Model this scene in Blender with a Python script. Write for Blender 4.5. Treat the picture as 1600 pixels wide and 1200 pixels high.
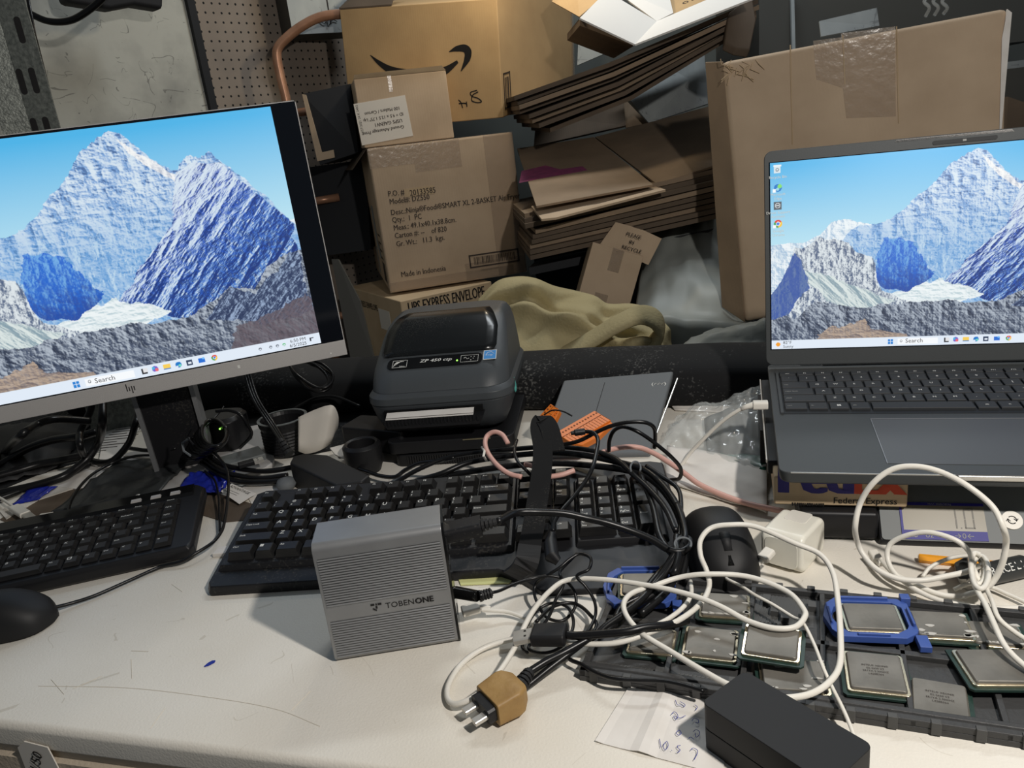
import bpy, math, random
import numpy as np
from math import radians, sin, cos, pi, hypot
from mathutils import Matrix, Vector, noise
random.seed(7)
for o in list(bpy.data.objects): bpy.data.objects.remove(o)
SC = bpy.context.scene
COL = SC.collection

# ------------------------------------------------------------------ camera
FPX, PITCH, ROLL, EYE = 1202.0, radians(17.8), radians(6.7), 0.393
vF = Vector((0, cos(PITCH), -sin(PITCH)))
_u = Vector((0, sin(PITCH), cos(PITCH)))
_r = Vector((1, 0, 0))
vR = _r*cos(ROLL) - _u*sin(ROLL)
vU = _u*cos(ROLL) + _r*sin(ROLL)
CAM = Vector((0, 0, EYE))
cd = bpy.data.cameras.new('camera'); cam = bpy.data.objects.new('camera', cd); COL.objects.link(cam)
cam.matrix_world = Matrix(((vR.x, vU.x, -vF.x, CAM.x), (vR.y, vU.y, -vF.y, CAM.y), (vR.z, vU.z, -vF.z, CAM.z), (0, 0, 0, 1)))
cd.sensor_width = 36; cd.lens = FPX/1600*36; cd.clip_start = .01
SC.camera = cam

# ------------------------------------------------------------------ light
SC.view_settings.view_transform = 'Standard'; SC.view_settings.look = 'None'
SC.view_settings.gamma = 1; SC.view_settings.use_curve_mapping = False
SC.view_settings.exposure = 0.0
w = bpy.data.worlds.new('world'); SC.world = w; w.use_nodes = True
w.node_tree.nodes['Background'].inputs[0].default_value = (.80, .90, 1, 1)
w.node_tree.nodes['Background'].inputs[1].default_value = .085
def point(name, loc, watt, col, rad):
    l = bpy.data.lights.new(name, 'POINT'); l.energy = watt; l.color = col; l.shadow_soft_size = rad
    o = bpy.data.objects.new(name, l); COL.objects.link(o); o.location = loc; return o
point('bench_lamp_light', (.41, .04, .76), 31, (1, .945, .88), .022)      # the work lamp over the right of the bench
point('shelf_lamp_light', (.10, 2.02, .93), 4.6, (1, .84, .60), .03)      # the lamp hanging over the boxes
al = bpy.data.lights.new('background_fill_light', 'AREA'); al.shape = 'RECTANGLE'; al.size = 1.2; al.size_y = .15; al.energy = 15; al.color = (.90, .96, 1)  # unseen soft fill, added over the boxes to brighten the backdrop
ao = bpy.data.objects.new('background_fill_light', al); COL.objects.link(ao); ao.location = (.55, 2.1, 1.85)
ao.rotation_euler = (radians(-8), radians(-4), 0)

# ------------------------------------------------------------------ placement helpers
def ray(px, py): return vF + vR*((px-800)/FPX) - vU*((py-600)/FPX)
def PZ(px, py, z=0.0):
    d = ray(px, py); return CAM + d*((z-EYE)/d.z)
def PY(px, py, y):
    d = ray(px, py); return CAM + d*(y/d.y)
def frame(o, yaw=0, pit=0, rol=0):
    return Matrix.Translation(Vector(o)) @ Matrix.Rotation(radians(yaw), 4, 'Z') @ Matrix.Rotation(radians(pit), 4, 'X') @ Matrix.Rotation(radians(rol), 4, 'Y')
def on_plane(M, px, py, lz=0.0):
    """local point where the sight line meets the frame's z = lz plane"""
    I = M.inverted(); o = I @ CAM; d = I.to_3x3() @ ray(px, py); return o + d*((lz-o.z)/d.z)
def on_front(M, px, py, ly=0.0):
    I = M.inverted(); o = I @ CAM; d = I.to_3x3() @ ray(px, py); return o + d*((ly-o.y)/d.y)

# ------------------------------------------------------------------ materials
def lin(c): return tuple(((v/255)/12.92 if v/255 <= .04045 else ((v/255+.055)/1.055)**2.4) for v in c)
def rgba(c): return lin(c)+(1,)
def mat(name, c, rough=.5, metal=0, c2=None, scale=20, bump=0, bscale=200, spec=.5, emit=0, alpha=1, trans=0, detail=4, stretch=None, mid=.5, coat=0):
    if spec == .5: spec = .36
    m = bpy.data.materials.new(name); m.use_nodes = True; nt = m.node_tree; b = nt.nodes['Principled BSDF']
    b.inputs['Base Color'].default_value = rgba(c); b.inputs['Roughness'].default_value = rough; b.inputs['Metallic'].default_value = metal
    b.inputs['Specular IOR Level'].default_value = spec; b.inputs['Alpha'].default_value = alpha; b.inputs['Transmission Weight'].default_value = trans
    b.inputs['Coat Weight'].default_value = coat
    tc = nt.nodes.new('ShaderNodeTexCoord'); src = tc.outputs['Object']
    if stretch:
        mp = nt.nodes.new('ShaderNodeMapping'); mp.inputs['Scale'].default_value = stretch; nt.links.new(src, mp.inputs[0]); src = mp.outputs[0]
    if c2 is not None:
        n = nt.nodes.new('ShaderNodeTexNoise'); n.inputs['Scale'].default_value = scale; n.inputs['Detail'].default_value = detail
        nt.links.new(src, n.inputs['Vector'])
        r = nt.nodes.new('ShaderNodeValToRGB'); r.color_ramp.elements[0].position = mid-.18; r.color_ramp.elements[1].position = mid+.18
        r.color_ramp.elements[0].color = rgba(c); r.color_ramp.elements[1].color = rgba(c2)
        nt.links.new(n.outputs['Fac'], r.inputs[0]); nt.links.new(r.outputs[0], b.inputs['Base Color'])
    if bump:
        n = nt.nodes.new('ShaderNodeTexNoise'); n.inputs['Scale'].default_value = bscale; n.inputs['Detail'].default_value = 3
        nt.links.new(src, n.inputs['Vector'])
        bp = nt.nodes.new('ShaderNodeBump'); bp.inputs['Strength'].default_value = bump; bp.inputs['Distance'].default_value = .002
        nt.links.new(n.outputs['Fac'], bp.inputs['Height']); nt.links.new(bp.outputs[0], b.inputs['Normal'])
    if emit:
        b.inputs['Emission Color'].default_value = rgba(c); b.inputs['Emission Strength'].default_value = emit
    return m
def speckled(name, c, dust, rough=.5, scale=350, thr=.68, size=6):
    """dark surface with fine pale dust specks"""
    m = mat(name, c, rough); nt = m.node_tree; b = nt.nodes['Principled BSDF']
    tc = nt.nodes.new('ShaderNodeTexCoord')
    v = nt.nodes.new('ShaderNodeTexNoise'); v.inputs['Scale'].default_value = scale; nt.links.new(tc.outputs['Object'], v.inputs['Vector'])
    n = nt.nodes.new('ShaderNodeTexNoise'); n.inputs['Scale'].default_value = size; nt.links.new(tc.outputs['Object'], n.inputs['Vector'])
    ml = nt.nodes.new('ShaderNodeMath'); ml.operation = 'MULTIPLY'; nt.links.new(v.outputs['Fac'], ml.inputs[0]); nt.links.new(n.outputs['Fac'], ml.inputs[1])
    r = nt.nodes.new('ShaderNodeValToRGB'); r.color_ramp.elements[0].position = thr*.5; r.color_ramp.elements[1].position = thr*.5+.12
    r.color_ramp.elements[0].color = rgba(c); r.color_ramp.elements[1].color = rgba(dust)
    nt.links.new(ml.outputs[0], r.inputs[0]); nt.links.new(r.outputs[0], b.inputs['Base Color'])
    return m
def corr(name, c, c2, rough=.75, tape=False):
    """kraft board: fibre mottling and faint flutes"""
    m = mat(name, c, rough, c2=c2, scale=9, spec=.25, detail=8); nt = m.node_tree; b = nt.nodes['Principled BSDF']
    tc = nt.nodes.new('ShaderNodeTexCoord'); wv = nt.nodes.new('ShaderNodeTexWave'); wv.inputs['Scale'].default_value = 45; wv.inputs['Distortion'].default_value = .6
    nt.links.new(tc.outputs['Object'], wv.inputs['Vector'])
    n = nt.nodes.new('ShaderNodeTexNoise'); n.inputs['Scale'].default_value = 60; nt.links.new(tc.outputs['Object'], n.inputs['Vector'])
    ad = nt.nodes.new('ShaderNodeMath'); ad.operation = 'ADD'; nt.links.new(wv.outputs['Fac'], ad.inputs[0]); nt.links.new(n.outputs['Fac'], ad.inputs[1])
    bp = nt.nodes.new('ShaderNodeBump'); bp.inputs['Strength'].default_value = .035; bp.inputs['Distance'].default_value = .002
    nt.links.new(ad.outputs[0], bp.inputs['Height']); nt.links.new(bp.outputs[0], b.inputs['Normal'])
    return m
M = {}
M['kraft'] = corr('kraft_board', (194, 172, 146), (180, 158, 133))
M['kraft_pale'] = corr('pale_kraft_board', (200, 178, 146), (184, 160, 128))
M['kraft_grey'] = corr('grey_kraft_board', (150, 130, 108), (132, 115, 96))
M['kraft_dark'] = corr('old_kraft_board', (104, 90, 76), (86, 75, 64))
M['kraft_edge'] = mat('kraft_edge', (196, 170, 135), .8, c2=(120, 96, 70), scale=120)
M['gold'] = corr('golden_kraft_board', (190, 160, 118), (176, 147, 108))
M['tape'] = mat('packing_tape', (190, 170, 148), .2, bump=.5, bscale=55, alpha=.22, spec=.8)
M['tape_brown'] = mat('brown_tape', (164, 132, 82), .5, c2=(146, 114, 68), scale=60, bump=.5, bscale=90)
M['ink'] = mat('black_ink', (28, 26, 26), .6)
M['ink_soft'] = mat('faded_ink', (58, 49, 43), .7)
M['pink'] = mat('pink_ink', (150, 70, 110), .7, c2=(120, 62, 96), scale=40)
M['white_paper'] = mat('white_paper', (226, 222, 216), .7, c2=(214, 209, 202), scale=30)
M['label_paper'] = mat('label_paper', (216, 210, 200), .6)
M['desk'] = mat('bench_top_plastic', (232, 228, 219), .6, c2=(218, 211, 197), scale=4, bump=.16, bscale=500, detail=10)
M['desk_skirt'] = mat('bench_skirt_plastic', (200, 186, 166), .6, c2=(186, 172, 152), scale=12, bump=.3, bscale=300)
M['scratch'] = mat('scuff', (204, 197, 183), .7)
M['black'] = speckled('black_plastic', (26, 26, 28), (60, 58, 55), .45, thr=.72)
M['black_key'] = mat('black_key_plastic', (24, 24, 25), .38, c2=(36, 35, 34), scale=30)
M['black_gloss'] = mat('glossy_black_plastic', (12, 12, 13), .12, c2=(26, 26, 26), scale=12)
M['cable_black'] = mat('black_cable_jacket', (18, 18, 19), .33)
M['cable_matt'] = mat('matt_black_cable', (26, 26, 27), .55)
M['cable_white'] = mat('white_cable_jacket', (226, 222, 212), .38)
M['cable_pink'] = mat('pink_cable_jacket', (214, 168, 156), .4)
M['rubber'] = mat('dark_rubber', (30, 30, 31), .6)
M['legend'] = mat('key_legend', (225, 225, 220), .6)
M['legend_dim'] = mat('dim_key_legend', (150, 150, 146), .6)
M['steel'] = mat('bright_steel', (206, 203, 196), .32, .65)
M['brass'] = mat('dull_nickel', (196, 182, 150), .3, 1)
M['alu'] = mat('grey_anodised_aluminium', (152, 153, 154), .42, .55, c2=(144, 145, 146), scale=30)
M['alu_groove'] = mat('aluminium_groove', (96, 97, 98), .5, .5)
M['silver_plastic'] = mat('silver_plastic', (186, 183, 180), .45, .1, bump=.15, bscale=900)
M['laptop'] = mat('charcoal_metal', (66, 69, 70), .55, .15, bump=.08, bscale=1400)
M['laptop_key'] = mat('charcoal_key', (50, 52, 54), .6)
M['laptop_well'] = mat('key_well', (36, 38, 40), .6)
M['trackpad'] = mat('trackpad_glass', (76, 78, 79), .45, .1)
M['screen_black'] = mat('screen_glass', (8, 12, 20), .08, spec=.6)
M['printer'] = mat('charcoal_printer_plastic', (70, 74, 77), .42, bump=.12, bscale=1500)
M['printer_low'] = mat('dark_printer_plastic', (58, 61, 64), .45, bump=.12, bscale=1500)
M['window'] = speckled('smoked_window', (22, 24, 25), (58, 58, 56), .22, scale=700, thr=.60, size=5)
M['teal'] = mat('teal_plastic', (92, 178, 170), .3)
M['blue'] = mat('blue_plastic', (62, 88, 158), .42)
M['blue_film'] = mat('blue_film', (34, 46, 150), .18, bump=.8, bscale=40)
M['sticker_blue'] = mat('blue_sticker', (66, 142, 210), .4)
M['led_green'] = mat('green_led', (150, 255, 90), .4, emit=2.5)
M['orange'] = mat('orange_plastic', (226, 122, 40), .42)
M['orange_dark'] = mat('orange_recess', (110, 56, 22), .6)
M['pencil'] = mat('pencil_paint', (240, 164, 46), .35)
M['wood'] = mat('bare_wood', (210, 176, 128), .7)
M['pcb'] = mat('green_substrate', (40, 62, 54), .4, c2=(32, 50, 46), scale=200)
M['ihs'] = mat('nickel_plate', (138, 134, 126), .5, .45, c2=(108, 105, 98), scale=26, bump=.2, bscale=90, detail=8)
M['ihs_edge'] = mat('nickel_rim', (214, 200, 172), .22, .95)
M['paste'] = mat('dried_paste', (190, 188, 182), .6)
M['tray'] = mat('tray_plastic', (62, 62, 62), .48, bump=.2, bscale=300)
M['tray_rib'] = mat('tray_rib_plastic', (76, 76, 75), .48)
M['charger'] = mat('white_charger_plastic', (232, 229, 216), .3)
M['velcro'] = speckled('hook_and_loop_fabric', (15, 15, 16), (52, 50, 47), .95, scale=600, thr=.69, size=30)
M['tablet'] = mat('grey_case_fabric', (104, 108, 111), .65, bump=.15, bscale=1200)
M['fleece'] = mat('khaki_fleece', (184, 172, 134), .95, c2=(168, 156, 120), scale=7, bump=.6, bscale=160, spec=.1)
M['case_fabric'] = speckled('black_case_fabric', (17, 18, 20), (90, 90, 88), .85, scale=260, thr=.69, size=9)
M['grey_sheet'] = mat('grey_plastic_sheet', (158, 162, 157), .5, c2=(142, 146, 142), scale=3)
M['clear'] = mat('clear_film', (220, 224, 222), .08, alpha=.20, bump=1, bscale=30, spec=1)
M['copper'] = mat('copper_painted_tube', (196, 150, 122), .35, .4, c2=(170, 126, 100), scale=20)
M['post'] = mat('hammered_grey_paint', (124, 128, 122), .42, .3, c2=(88, 92, 88), scale=160, bump=.4, bscale=320)
M['galv'] = mat('galvanised_sheet', (170, 176, 176), .5, .3, c2=(146, 152, 154), scale=14, stretch=(1, 1, .4), detail=8)
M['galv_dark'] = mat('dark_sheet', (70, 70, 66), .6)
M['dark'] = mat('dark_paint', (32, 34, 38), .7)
M['floor'] = mat('concrete_floor', (96, 94, 90), .85, c2=(80, 78, 75), scale=4)
M['lcd'] = mat('lcd_glass', (128, 121, 102), .35, c2=(120, 113, 96), scale=8)
M['lcd_off'] = mat('lcd_segment', (78, 73, 60), .4)
M['scale_blue'] = mat('blue_overlay', (40, 36, 128), .5)
M['scale_grey'] = mat('scale_housing', (104, 108, 108), .5)
M['battery'] = mat('battery_wrap', (52, 54, 54), .35)
M['fedex_blue'] = mat('purple_blue_ink', (50, 44, 120), .6)
M['fedex_red'] = mat('orange_red_ink', (196, 72, 44), .6)
M['green_film'] = mat('green_film', (30, 84, 66), .3)
M['glow_paper'] = mat('cream_board', (226, 224, 220), .6)
M['yellow_paper'] = mat('yellow_paper', (214, 214, 150), .7)
M['blue_chip'] = mat('blue_chip', (24, 44, 150), .4)
M['bag_dark'] = mat('dark_film', (44, 46, 48), .3, c2=(56, 58, 58), scale=14, bump=.6, bscale=30)
M['wall_grey'] = mat('scuffed_steel_panel', (196, 196, 186), .6, .05, c2=(132, 132, 128), scale=7, detail=14, mid=.64, bump=.25, bscale=60)
M['wall_dark'] = mat('dark_wall', (40, 42, 46), .85)

def pegboard(name):
    m = mat(name, (160, 146, 132), .75, c2=(136, 126, 116), scale=5, detail=8); nt = m.node_tree; b = nt.nodes['Principled BSDF']
    base = b.inputs['Base Color'].links[0].from_socket
    tc = nt.nodes.new('ShaderNodeTexCoord'); sx = nt.nodes.new('ShaderNodeSeparateXYZ'); nt.links.new(tc.outputs['Object'], sx.inputs[0])
    def f(s):
        a = nt.nodes.new('ShaderNodeMath'); a.operation = 'MULTIPLY'; a.inputs[1].default_value = 1/.0254; nt.links.new(s, a.inputs[0])
        c = nt.nodes.new('ShaderNodeMath'); c.operation = 'FRACT'; nt.links.new(a.outputs[0], c.inputs[0])
        d = nt.nodes.new('ShaderNodeMath'); d.operation = 'SUBTRACT'; d.inputs[1].default_value = .5; nt.links.new(c.outputs[0], d.inputs[0])
        e = nt.nodes.new('ShaderNodeMath'); e.operation = 'POWER'; e.inputs[1].default_value = 2; nt.links.new(d.outputs[0], e.inputs[0]); return e.outputs[0]
    ad = nt.nodes.new('ShaderNodeMath'); ad.operation = 'ADD'; nt.links.new(f(sx.outputs['X']), ad.inputs[0]); nt.links.new(f(sx.outputs['Z']), ad.inputs[1])
    lt = nt.nodes.new('ShaderNodeMath'); lt.operation = 'LESS_THAN'; lt.inputs[1].default_value = .018; nt.links.new(ad.outputs[0], lt.inputs[0])
    mx = nt.nodes.new('ShaderNodeMixRGB'); nt.links.new(lt.outputs[0], mx.inputs[0]); nt.links.new(base, mx.inputs[1]); mx.inputs[2].default_value = (.008, .008, .008, 1)
    nt.links.new(mx.outputs[0], b.inputs['Base Color']); return m
M['peg'] = pegboard('perforated_board')
def scuffed(m, scale=16, width=.010, dark=(88, 88, 86)):
    nt = m.node_tree; b = nt.nodes['Principled BSDF']; base = b.inputs['Base Color'].links[0].from_socket; tc = nt.nodes.new('ShaderNodeTexCoord'); prev = base
    for sc_, off, st in ((scale, 0, (1, 1, .6)), (scale*.55, 7, (.5, .5, 1.4))):
        mp = nt.nodes.new('ShaderNodeMapping'); mp.inputs['Location'].default_value = (off, off, off); mp.inputs['Scale'].default_value = st; nt.links.new(tc.outputs['Object'], mp.inputs[0])
        n = nt.nodes.new('ShaderNodeTexNoise'); n.inputs['Scale'].default_value = sc_; n.inputs['Detail'].default_value = 1.5; n.inputs['Distortion'].default_value = 1.2; nt.links.new(mp.outputs[0], n.inputs['Vector'])
        s = nt.nodes.new('ShaderNodeMath'); s.operation = 'SUBTRACT'; s.inputs[1].default_value = .5; nt.links.new(n.outputs['Fac'], s.inputs[0])
        a = nt.nodes.new('ShaderNodeMath'); a.operation = 'ABSOLUTE'; nt.links.new(s.outputs[0], a.inputs[0])
        l = nt.nodes.new('ShaderNodeMath'); l.operation = 'LESS_THAN'; l.inputs[1].default_value = width*.6; nt.links.new(a.outputs[0], l.inputs[0])
        g = nt.nodes.new('ShaderNodeTexNoise'); g.inputs['Scale'].default_value = 26; g.inputs['Detail'].default_value = 3; nt.links.new(mp.outputs[0], g.inputs['Vector'])
        k = nt.nodes.new('ShaderNodeMath'); k.operation = 'GREATER_THAN'; k.inputs[1].default_value = .56; nt.links.new(g.outputs['Fac'], k.inputs[0])
        q = nt.nodes.new('ShaderNodeMath'); q.operation = 'MULTIPLY'; nt.links.new(l.outputs[0], q.inputs[0]); nt.links.new(k.outputs[0], q.inputs[1])
        q2 = nt.nodes.new('ShaderNodeMath'); q2.operation = 'MULTIPLY'; q2.inputs[1].default_value = .55; nt.links.new(q.outputs[0], q2.inputs[0])
        mx = nt.nodes.new('ShaderNodeMixRGB'); nt.links.new(q2.outputs[0], mx.inputs[0]); nt.links.new(prev, mx.inputs[1]); mx.inputs[2].default_value = rgba(dark); prev = mx.outputs[0]
    nt.links.new(prev, b.inputs['Base Color'])
scuffed(M['wall_grey']); scuffed(M['desk'], 6, .0022, (194, 186, 171)); scuffed(M['galv'], 22, .014, (110, 114, 116))

# ------------------------------------------------------------------ mesh building
_glyph = {}
def glyph(s, align='LEFT'):
    k = (s, align)
    if k in _glyph: return _glyph[k]
    c = bpy.data.curves.new('lettering_curve', 'FONT'); c.body = s; c.size = 1; c.align_x = align; c.resolution_u = 2; c.fill_mode = 'FRONT'
    o = bpy.data.objects.new('lettering_tmp', c); COL.objects.link(o)
    dg = bpy.context.evaluated_depsgraph_get(); me = o.evaluated_get(dg).to_mesh()
    r = ([v.co.copy() for v in me.vertices], [tuple(p.vertices) for p in me.polygons])
    o.evaluated_get(dg).to_mesh_clear(); bpy.data.objects.remove(o); bpy.data.curves.remove(c)
    _glyph[k] = r; return r
class MB:
    def __init__(s): s.v = []; s.f = []; s.m = []
    def add(s, vs, fs, mi=0, T=None):
        n = len(s.v)
        for p in vs:
            p = Vector(p); s.v.append(T @ p if T is not None else p)
        for q in fs: s.f.append(tuple(i+n for i in q)); s.m.append(mi)
        return s
    def box(s, a, b, mi=0, T=None):
        x0, y0, z0 = a; x1, y1, z1 = b
        return s.add([(x0,y0,z0),(x1,y0,z0),(x1,y1,z0),(x0,y1,z0),(x0,y0,z1),(x1,y0,z1),(x1,y1,z1),(x0,y1,z1)],
              [(0,3,2,1),(4,5,6,7),(0,1,5,4),(1,2,6,5),(2,3,7,6),(3,0,4,7)], mi, T)
    def loft(s, rings, mi=0, T=None, cap=True, closed=False):
        n = len(rings[0]); vs = [p for r in rings for p in r]; fs = []
        R = len(rings)
        for i in range(R if closed else R-1):
            for j in range(n):
                a = i*n+j; b = i*n+(j+1) % n; c = ((i+1) % R)*n+(j+1) % n; d = ((i+1) % R)*n+j; fs.append((a, b, c, d))
        if cap and not closed: fs.append(tuple(range(n))[::-1]); fs.append(tuple((R-1)*n+j for j in range(n)))
        return s.add(vs, fs, mi, T)
    def prism(s, poly, z0, z1, mi=0, T=None):
        return s.loft([[(x, y, z0) for x, y in poly], [(x, y, z1) for x, y in poly]], mi, T)
    def xprism(s, poly, x0, x1, mi=0, T=None):
        return s.loft([[(x0, y, z) for y, z in poly], [(x1, y, z) for y, z in poly]], mi, T)
    def cyl(s, r, z0, z1, n=24, mi=0, T=None, r2=None):
        r2 = r if r2 is None else r2
        return s.loft([[(r*cos(2*pi*k/n), r*sin(2*pi*k/n), z0) for k in range(n)], [(r2*cos(2*pi*k/n), r2*sin(2*pi*k/n), z1) for k in range(n)]], mi, T)
    def lathe(s, prof, n=28, mi=0, T=None, cap=True):
        return s.loft([[(r*cos(2*pi*k/n), r*sin(2*pi*k/n), z) for k in range(n)] for r, z in prof], mi, T, cap)
    def tube(s, pts, r, n=10, mi=0, T=None, cap=True, flat=1.0):
        pts = [Vector(p) for p in pts]; rings = []; up = Vector((0, 0, 1))
        prev = None
        for i, p in enumerate(pts):
            t = (pts[min(i+1, len(pts)-1)]-pts[max(i-1, 0)])
            if t.length < 1e-9: t = Vector((1, 0, 0))
            t.normalize()
            if prev is None:
                a = up if abs(t.z) < .9 else Vector((1, 0, 0)); x = t.cross(a).normalized()
            else:
                x = (prev - t*prev.dot(t)); x = x.normalized() if x.length > 1e-6 else t.cross(up).normalized()
            prev = x; y = t.cross(x)
            rr = r[i] if isinstance(r, (list, tuple)) else r
            rings.append([tuple(p + x*(rr*cos(2*pi*k/n)) + y*(rr*flat*sin(2*pi*k/n))) for k in range(n)])
        return s.loft(rings, mi, T, cap)
    def quad(s, a, b, c, d, mi=0, T=None): return s.add([a, b, c, d], [(0, 1, 2, 3)], mi, T)
    def text(s, t, size, T, mi=0, align='LEFT', sx=1.0, bold=0):
        vs, fs = glyph(t, align); S = T @ Matrix.Diagonal((size*sx, size, 1, 1))
        s.add(vs, fs, mi, S)
        for k in range(bold): s.add([v + Vector((.03*(k+1), 0, .0001*(k+1))) for v in vs], fs, mi, S)
        return s
    def build(s, name, mats, parent=None, world=False, bevel=0, seg=2, smooth=False, sub=0, angle=35, origin=None):
        if not isinstance(mats, (list, tuple)): mats = [mats]
        vs = s.v; loc = None
        if parent is not None and world:
            I = parent.matrix_world_store.inverted() if hasattr(parent, 'matrix_world_store') else MW[parent.name].inverted()
            vs = [I @ v for v in vs]
        elif parent is None:
            if origin is None:
                n = len(vs); loc = Vector((sum(v.x for v in vs)/n, sum(v.y for v in vs)/n, min(v.z for v in vs)))
            else: loc = Vector(origin)
            vs = [v-loc for v in vs]
        me = bpy.data.meshes.new(name); me.from_pydata([tuple(v) for v in vs], [], s.f); me.update()
        for m in mats: me.materials.append(M[m] if isinstance(m, str) else m)
        me.polygons.foreach_set('material_index', s.m)
        if smooth: me.polygons.foreach_set('use_smooth', [True]*len(s.f))
        o = bpy.data.objects.new(name, me); COL.objects.link(o)
        if loc is not None: o.location = loc
        if parent is not None: o.parent = parent
        MW[o.name] = (MW[parent.name] if parent is not None else Matrix.Translation(loc))
        if bevel:
            b = o.modifiers.new('bevel', 'BEVEL'); b.width = bevel; b.segments = seg; b.limit_method = 'ANGLE'; b.angle_limit = radians(angle)
            me.polygons.foreach_set('use_smooth', [True]*len(s.f)); b.harden_normals = False
            try: me.shade_smooth()
            except Exception: pass
            wn = o.modifiers.new('normals', 'WEIGHTED_NORMAL'); wn.keep_sharp = True
        if sub:
            q = o.modifiers.new('sub', 'SUBSURF'); q.levels = sub; q.render_levels = sub
            me.polygons.foreach_set('use_smooth', [True]*len(s.f))
        return o
MW = {}
def tag(o, label=None, cat=None, group=None, kind=None):
    if label: o['label'] = label
    if cat: o['category'] = cat
    if group: o['group'] = group
    if kind: o['kind'] = kind
    return o
def thing(name, label, cat, Mx, group=None):
    o = bpy.data.objects.new(name, None); COL.objects.link(o); o.empty_display_size = .02
    if not isinstance(Mx, Matrix): Mx = Matrix.Translation(Vector(Mx))
    o.matrix_world = Mx; o.location = Mx.to_translation(); o.rotation_euler = Mx.to_euler(); MW[o.name] = Mx
    return tag(o, label, cat, group)
def rrect(w, h, r, n=6, cx=0, cy=0):
    out = []
    for (sx, sy, a0) in ((1, 1, 0), (-1, 1, 90), (-1, -1, 180), (1, -1, 270)):
        for k in range(n+1):
            a = radians(a0+90*k/n); out.append((cx+sx*(w/2-r)+r*cos(a), cy+sy*(h/2-r)+r*sin(a)))
    return out
def crom(P, k=8):
    P = [Vector(p) for p in P]; out = []
    Q = [P[0]*2-P[1]]+P+[P[-1]*2-P[-2]]
    for i in range(1, len(Q)-2):
        a, b, c, d = Q[i-1:i+3]
        for j in range(k):
            t = j/k; out.append(.5*((2*b)+(-a+c)*t+(2*a-5*b+4*c-d)*t*t+(-a+3*b-3*c+d)*t**3))
    out.append(P[-1]); return out
def path(pts, k=8):
    """pts are (px, py, height above the bench) or (px, py, (depth,))"""
    return crom([PY(p[0], p[1], p[2][0]) if isinstance(p[2], tuple) else PZ(*p) for p in pts], k)
def zc(x, y, ox, oy, s): return (ox+x/s, oy+y/s)
FACE = lambda Mx, x, y, z: Mx @ Matrix.Translation((x, y, z)) @ Matrix.Rotation(radians(90), 4, 'X')   # lettering on a front (-Y) face
# ------------------------------------------------------------------ the picture shown on both screens
def vnoise(H, W, f, seed, ax=1.0):
    rs = np.random.RandomState(seed); g = rs.rand(int(f*ax)+3, f+3)
    y = np.linspace(0, f*ax, H)[:, None]; x = np.linspace(0, f, W)[None, :]
    yi = np.floor(y).astype(int); xi = np.floor(x).astype(int); fy = y-yi; fx = x-xi
    fy = fy*fy*(3-2*fy); fx = fx*fx*(3-2*fx); yi = np.broadcast_to(yi, (H, W)); xi = np.broadcast_to(xi, (H, W))
    return (g[yi, xi]*(1-fx)+g[yi, xi+1]*fx)*(1-fy)+(g[yi+1, xi]*(1-fx)+g[yi+1, xi+1]*fx)*fy
def fbm(H, W, f, seed, o=5, ax=1.0, ridge=False):
    s = 0; a = .5
    for k in range(o):
        n = vnoise(H, W, f, seed+k, ax)
        if ridge: n = 1-np.abs(2*n-1)
        s = s+a*n; a *= .55; f = int(f*2)
    return s
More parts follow.
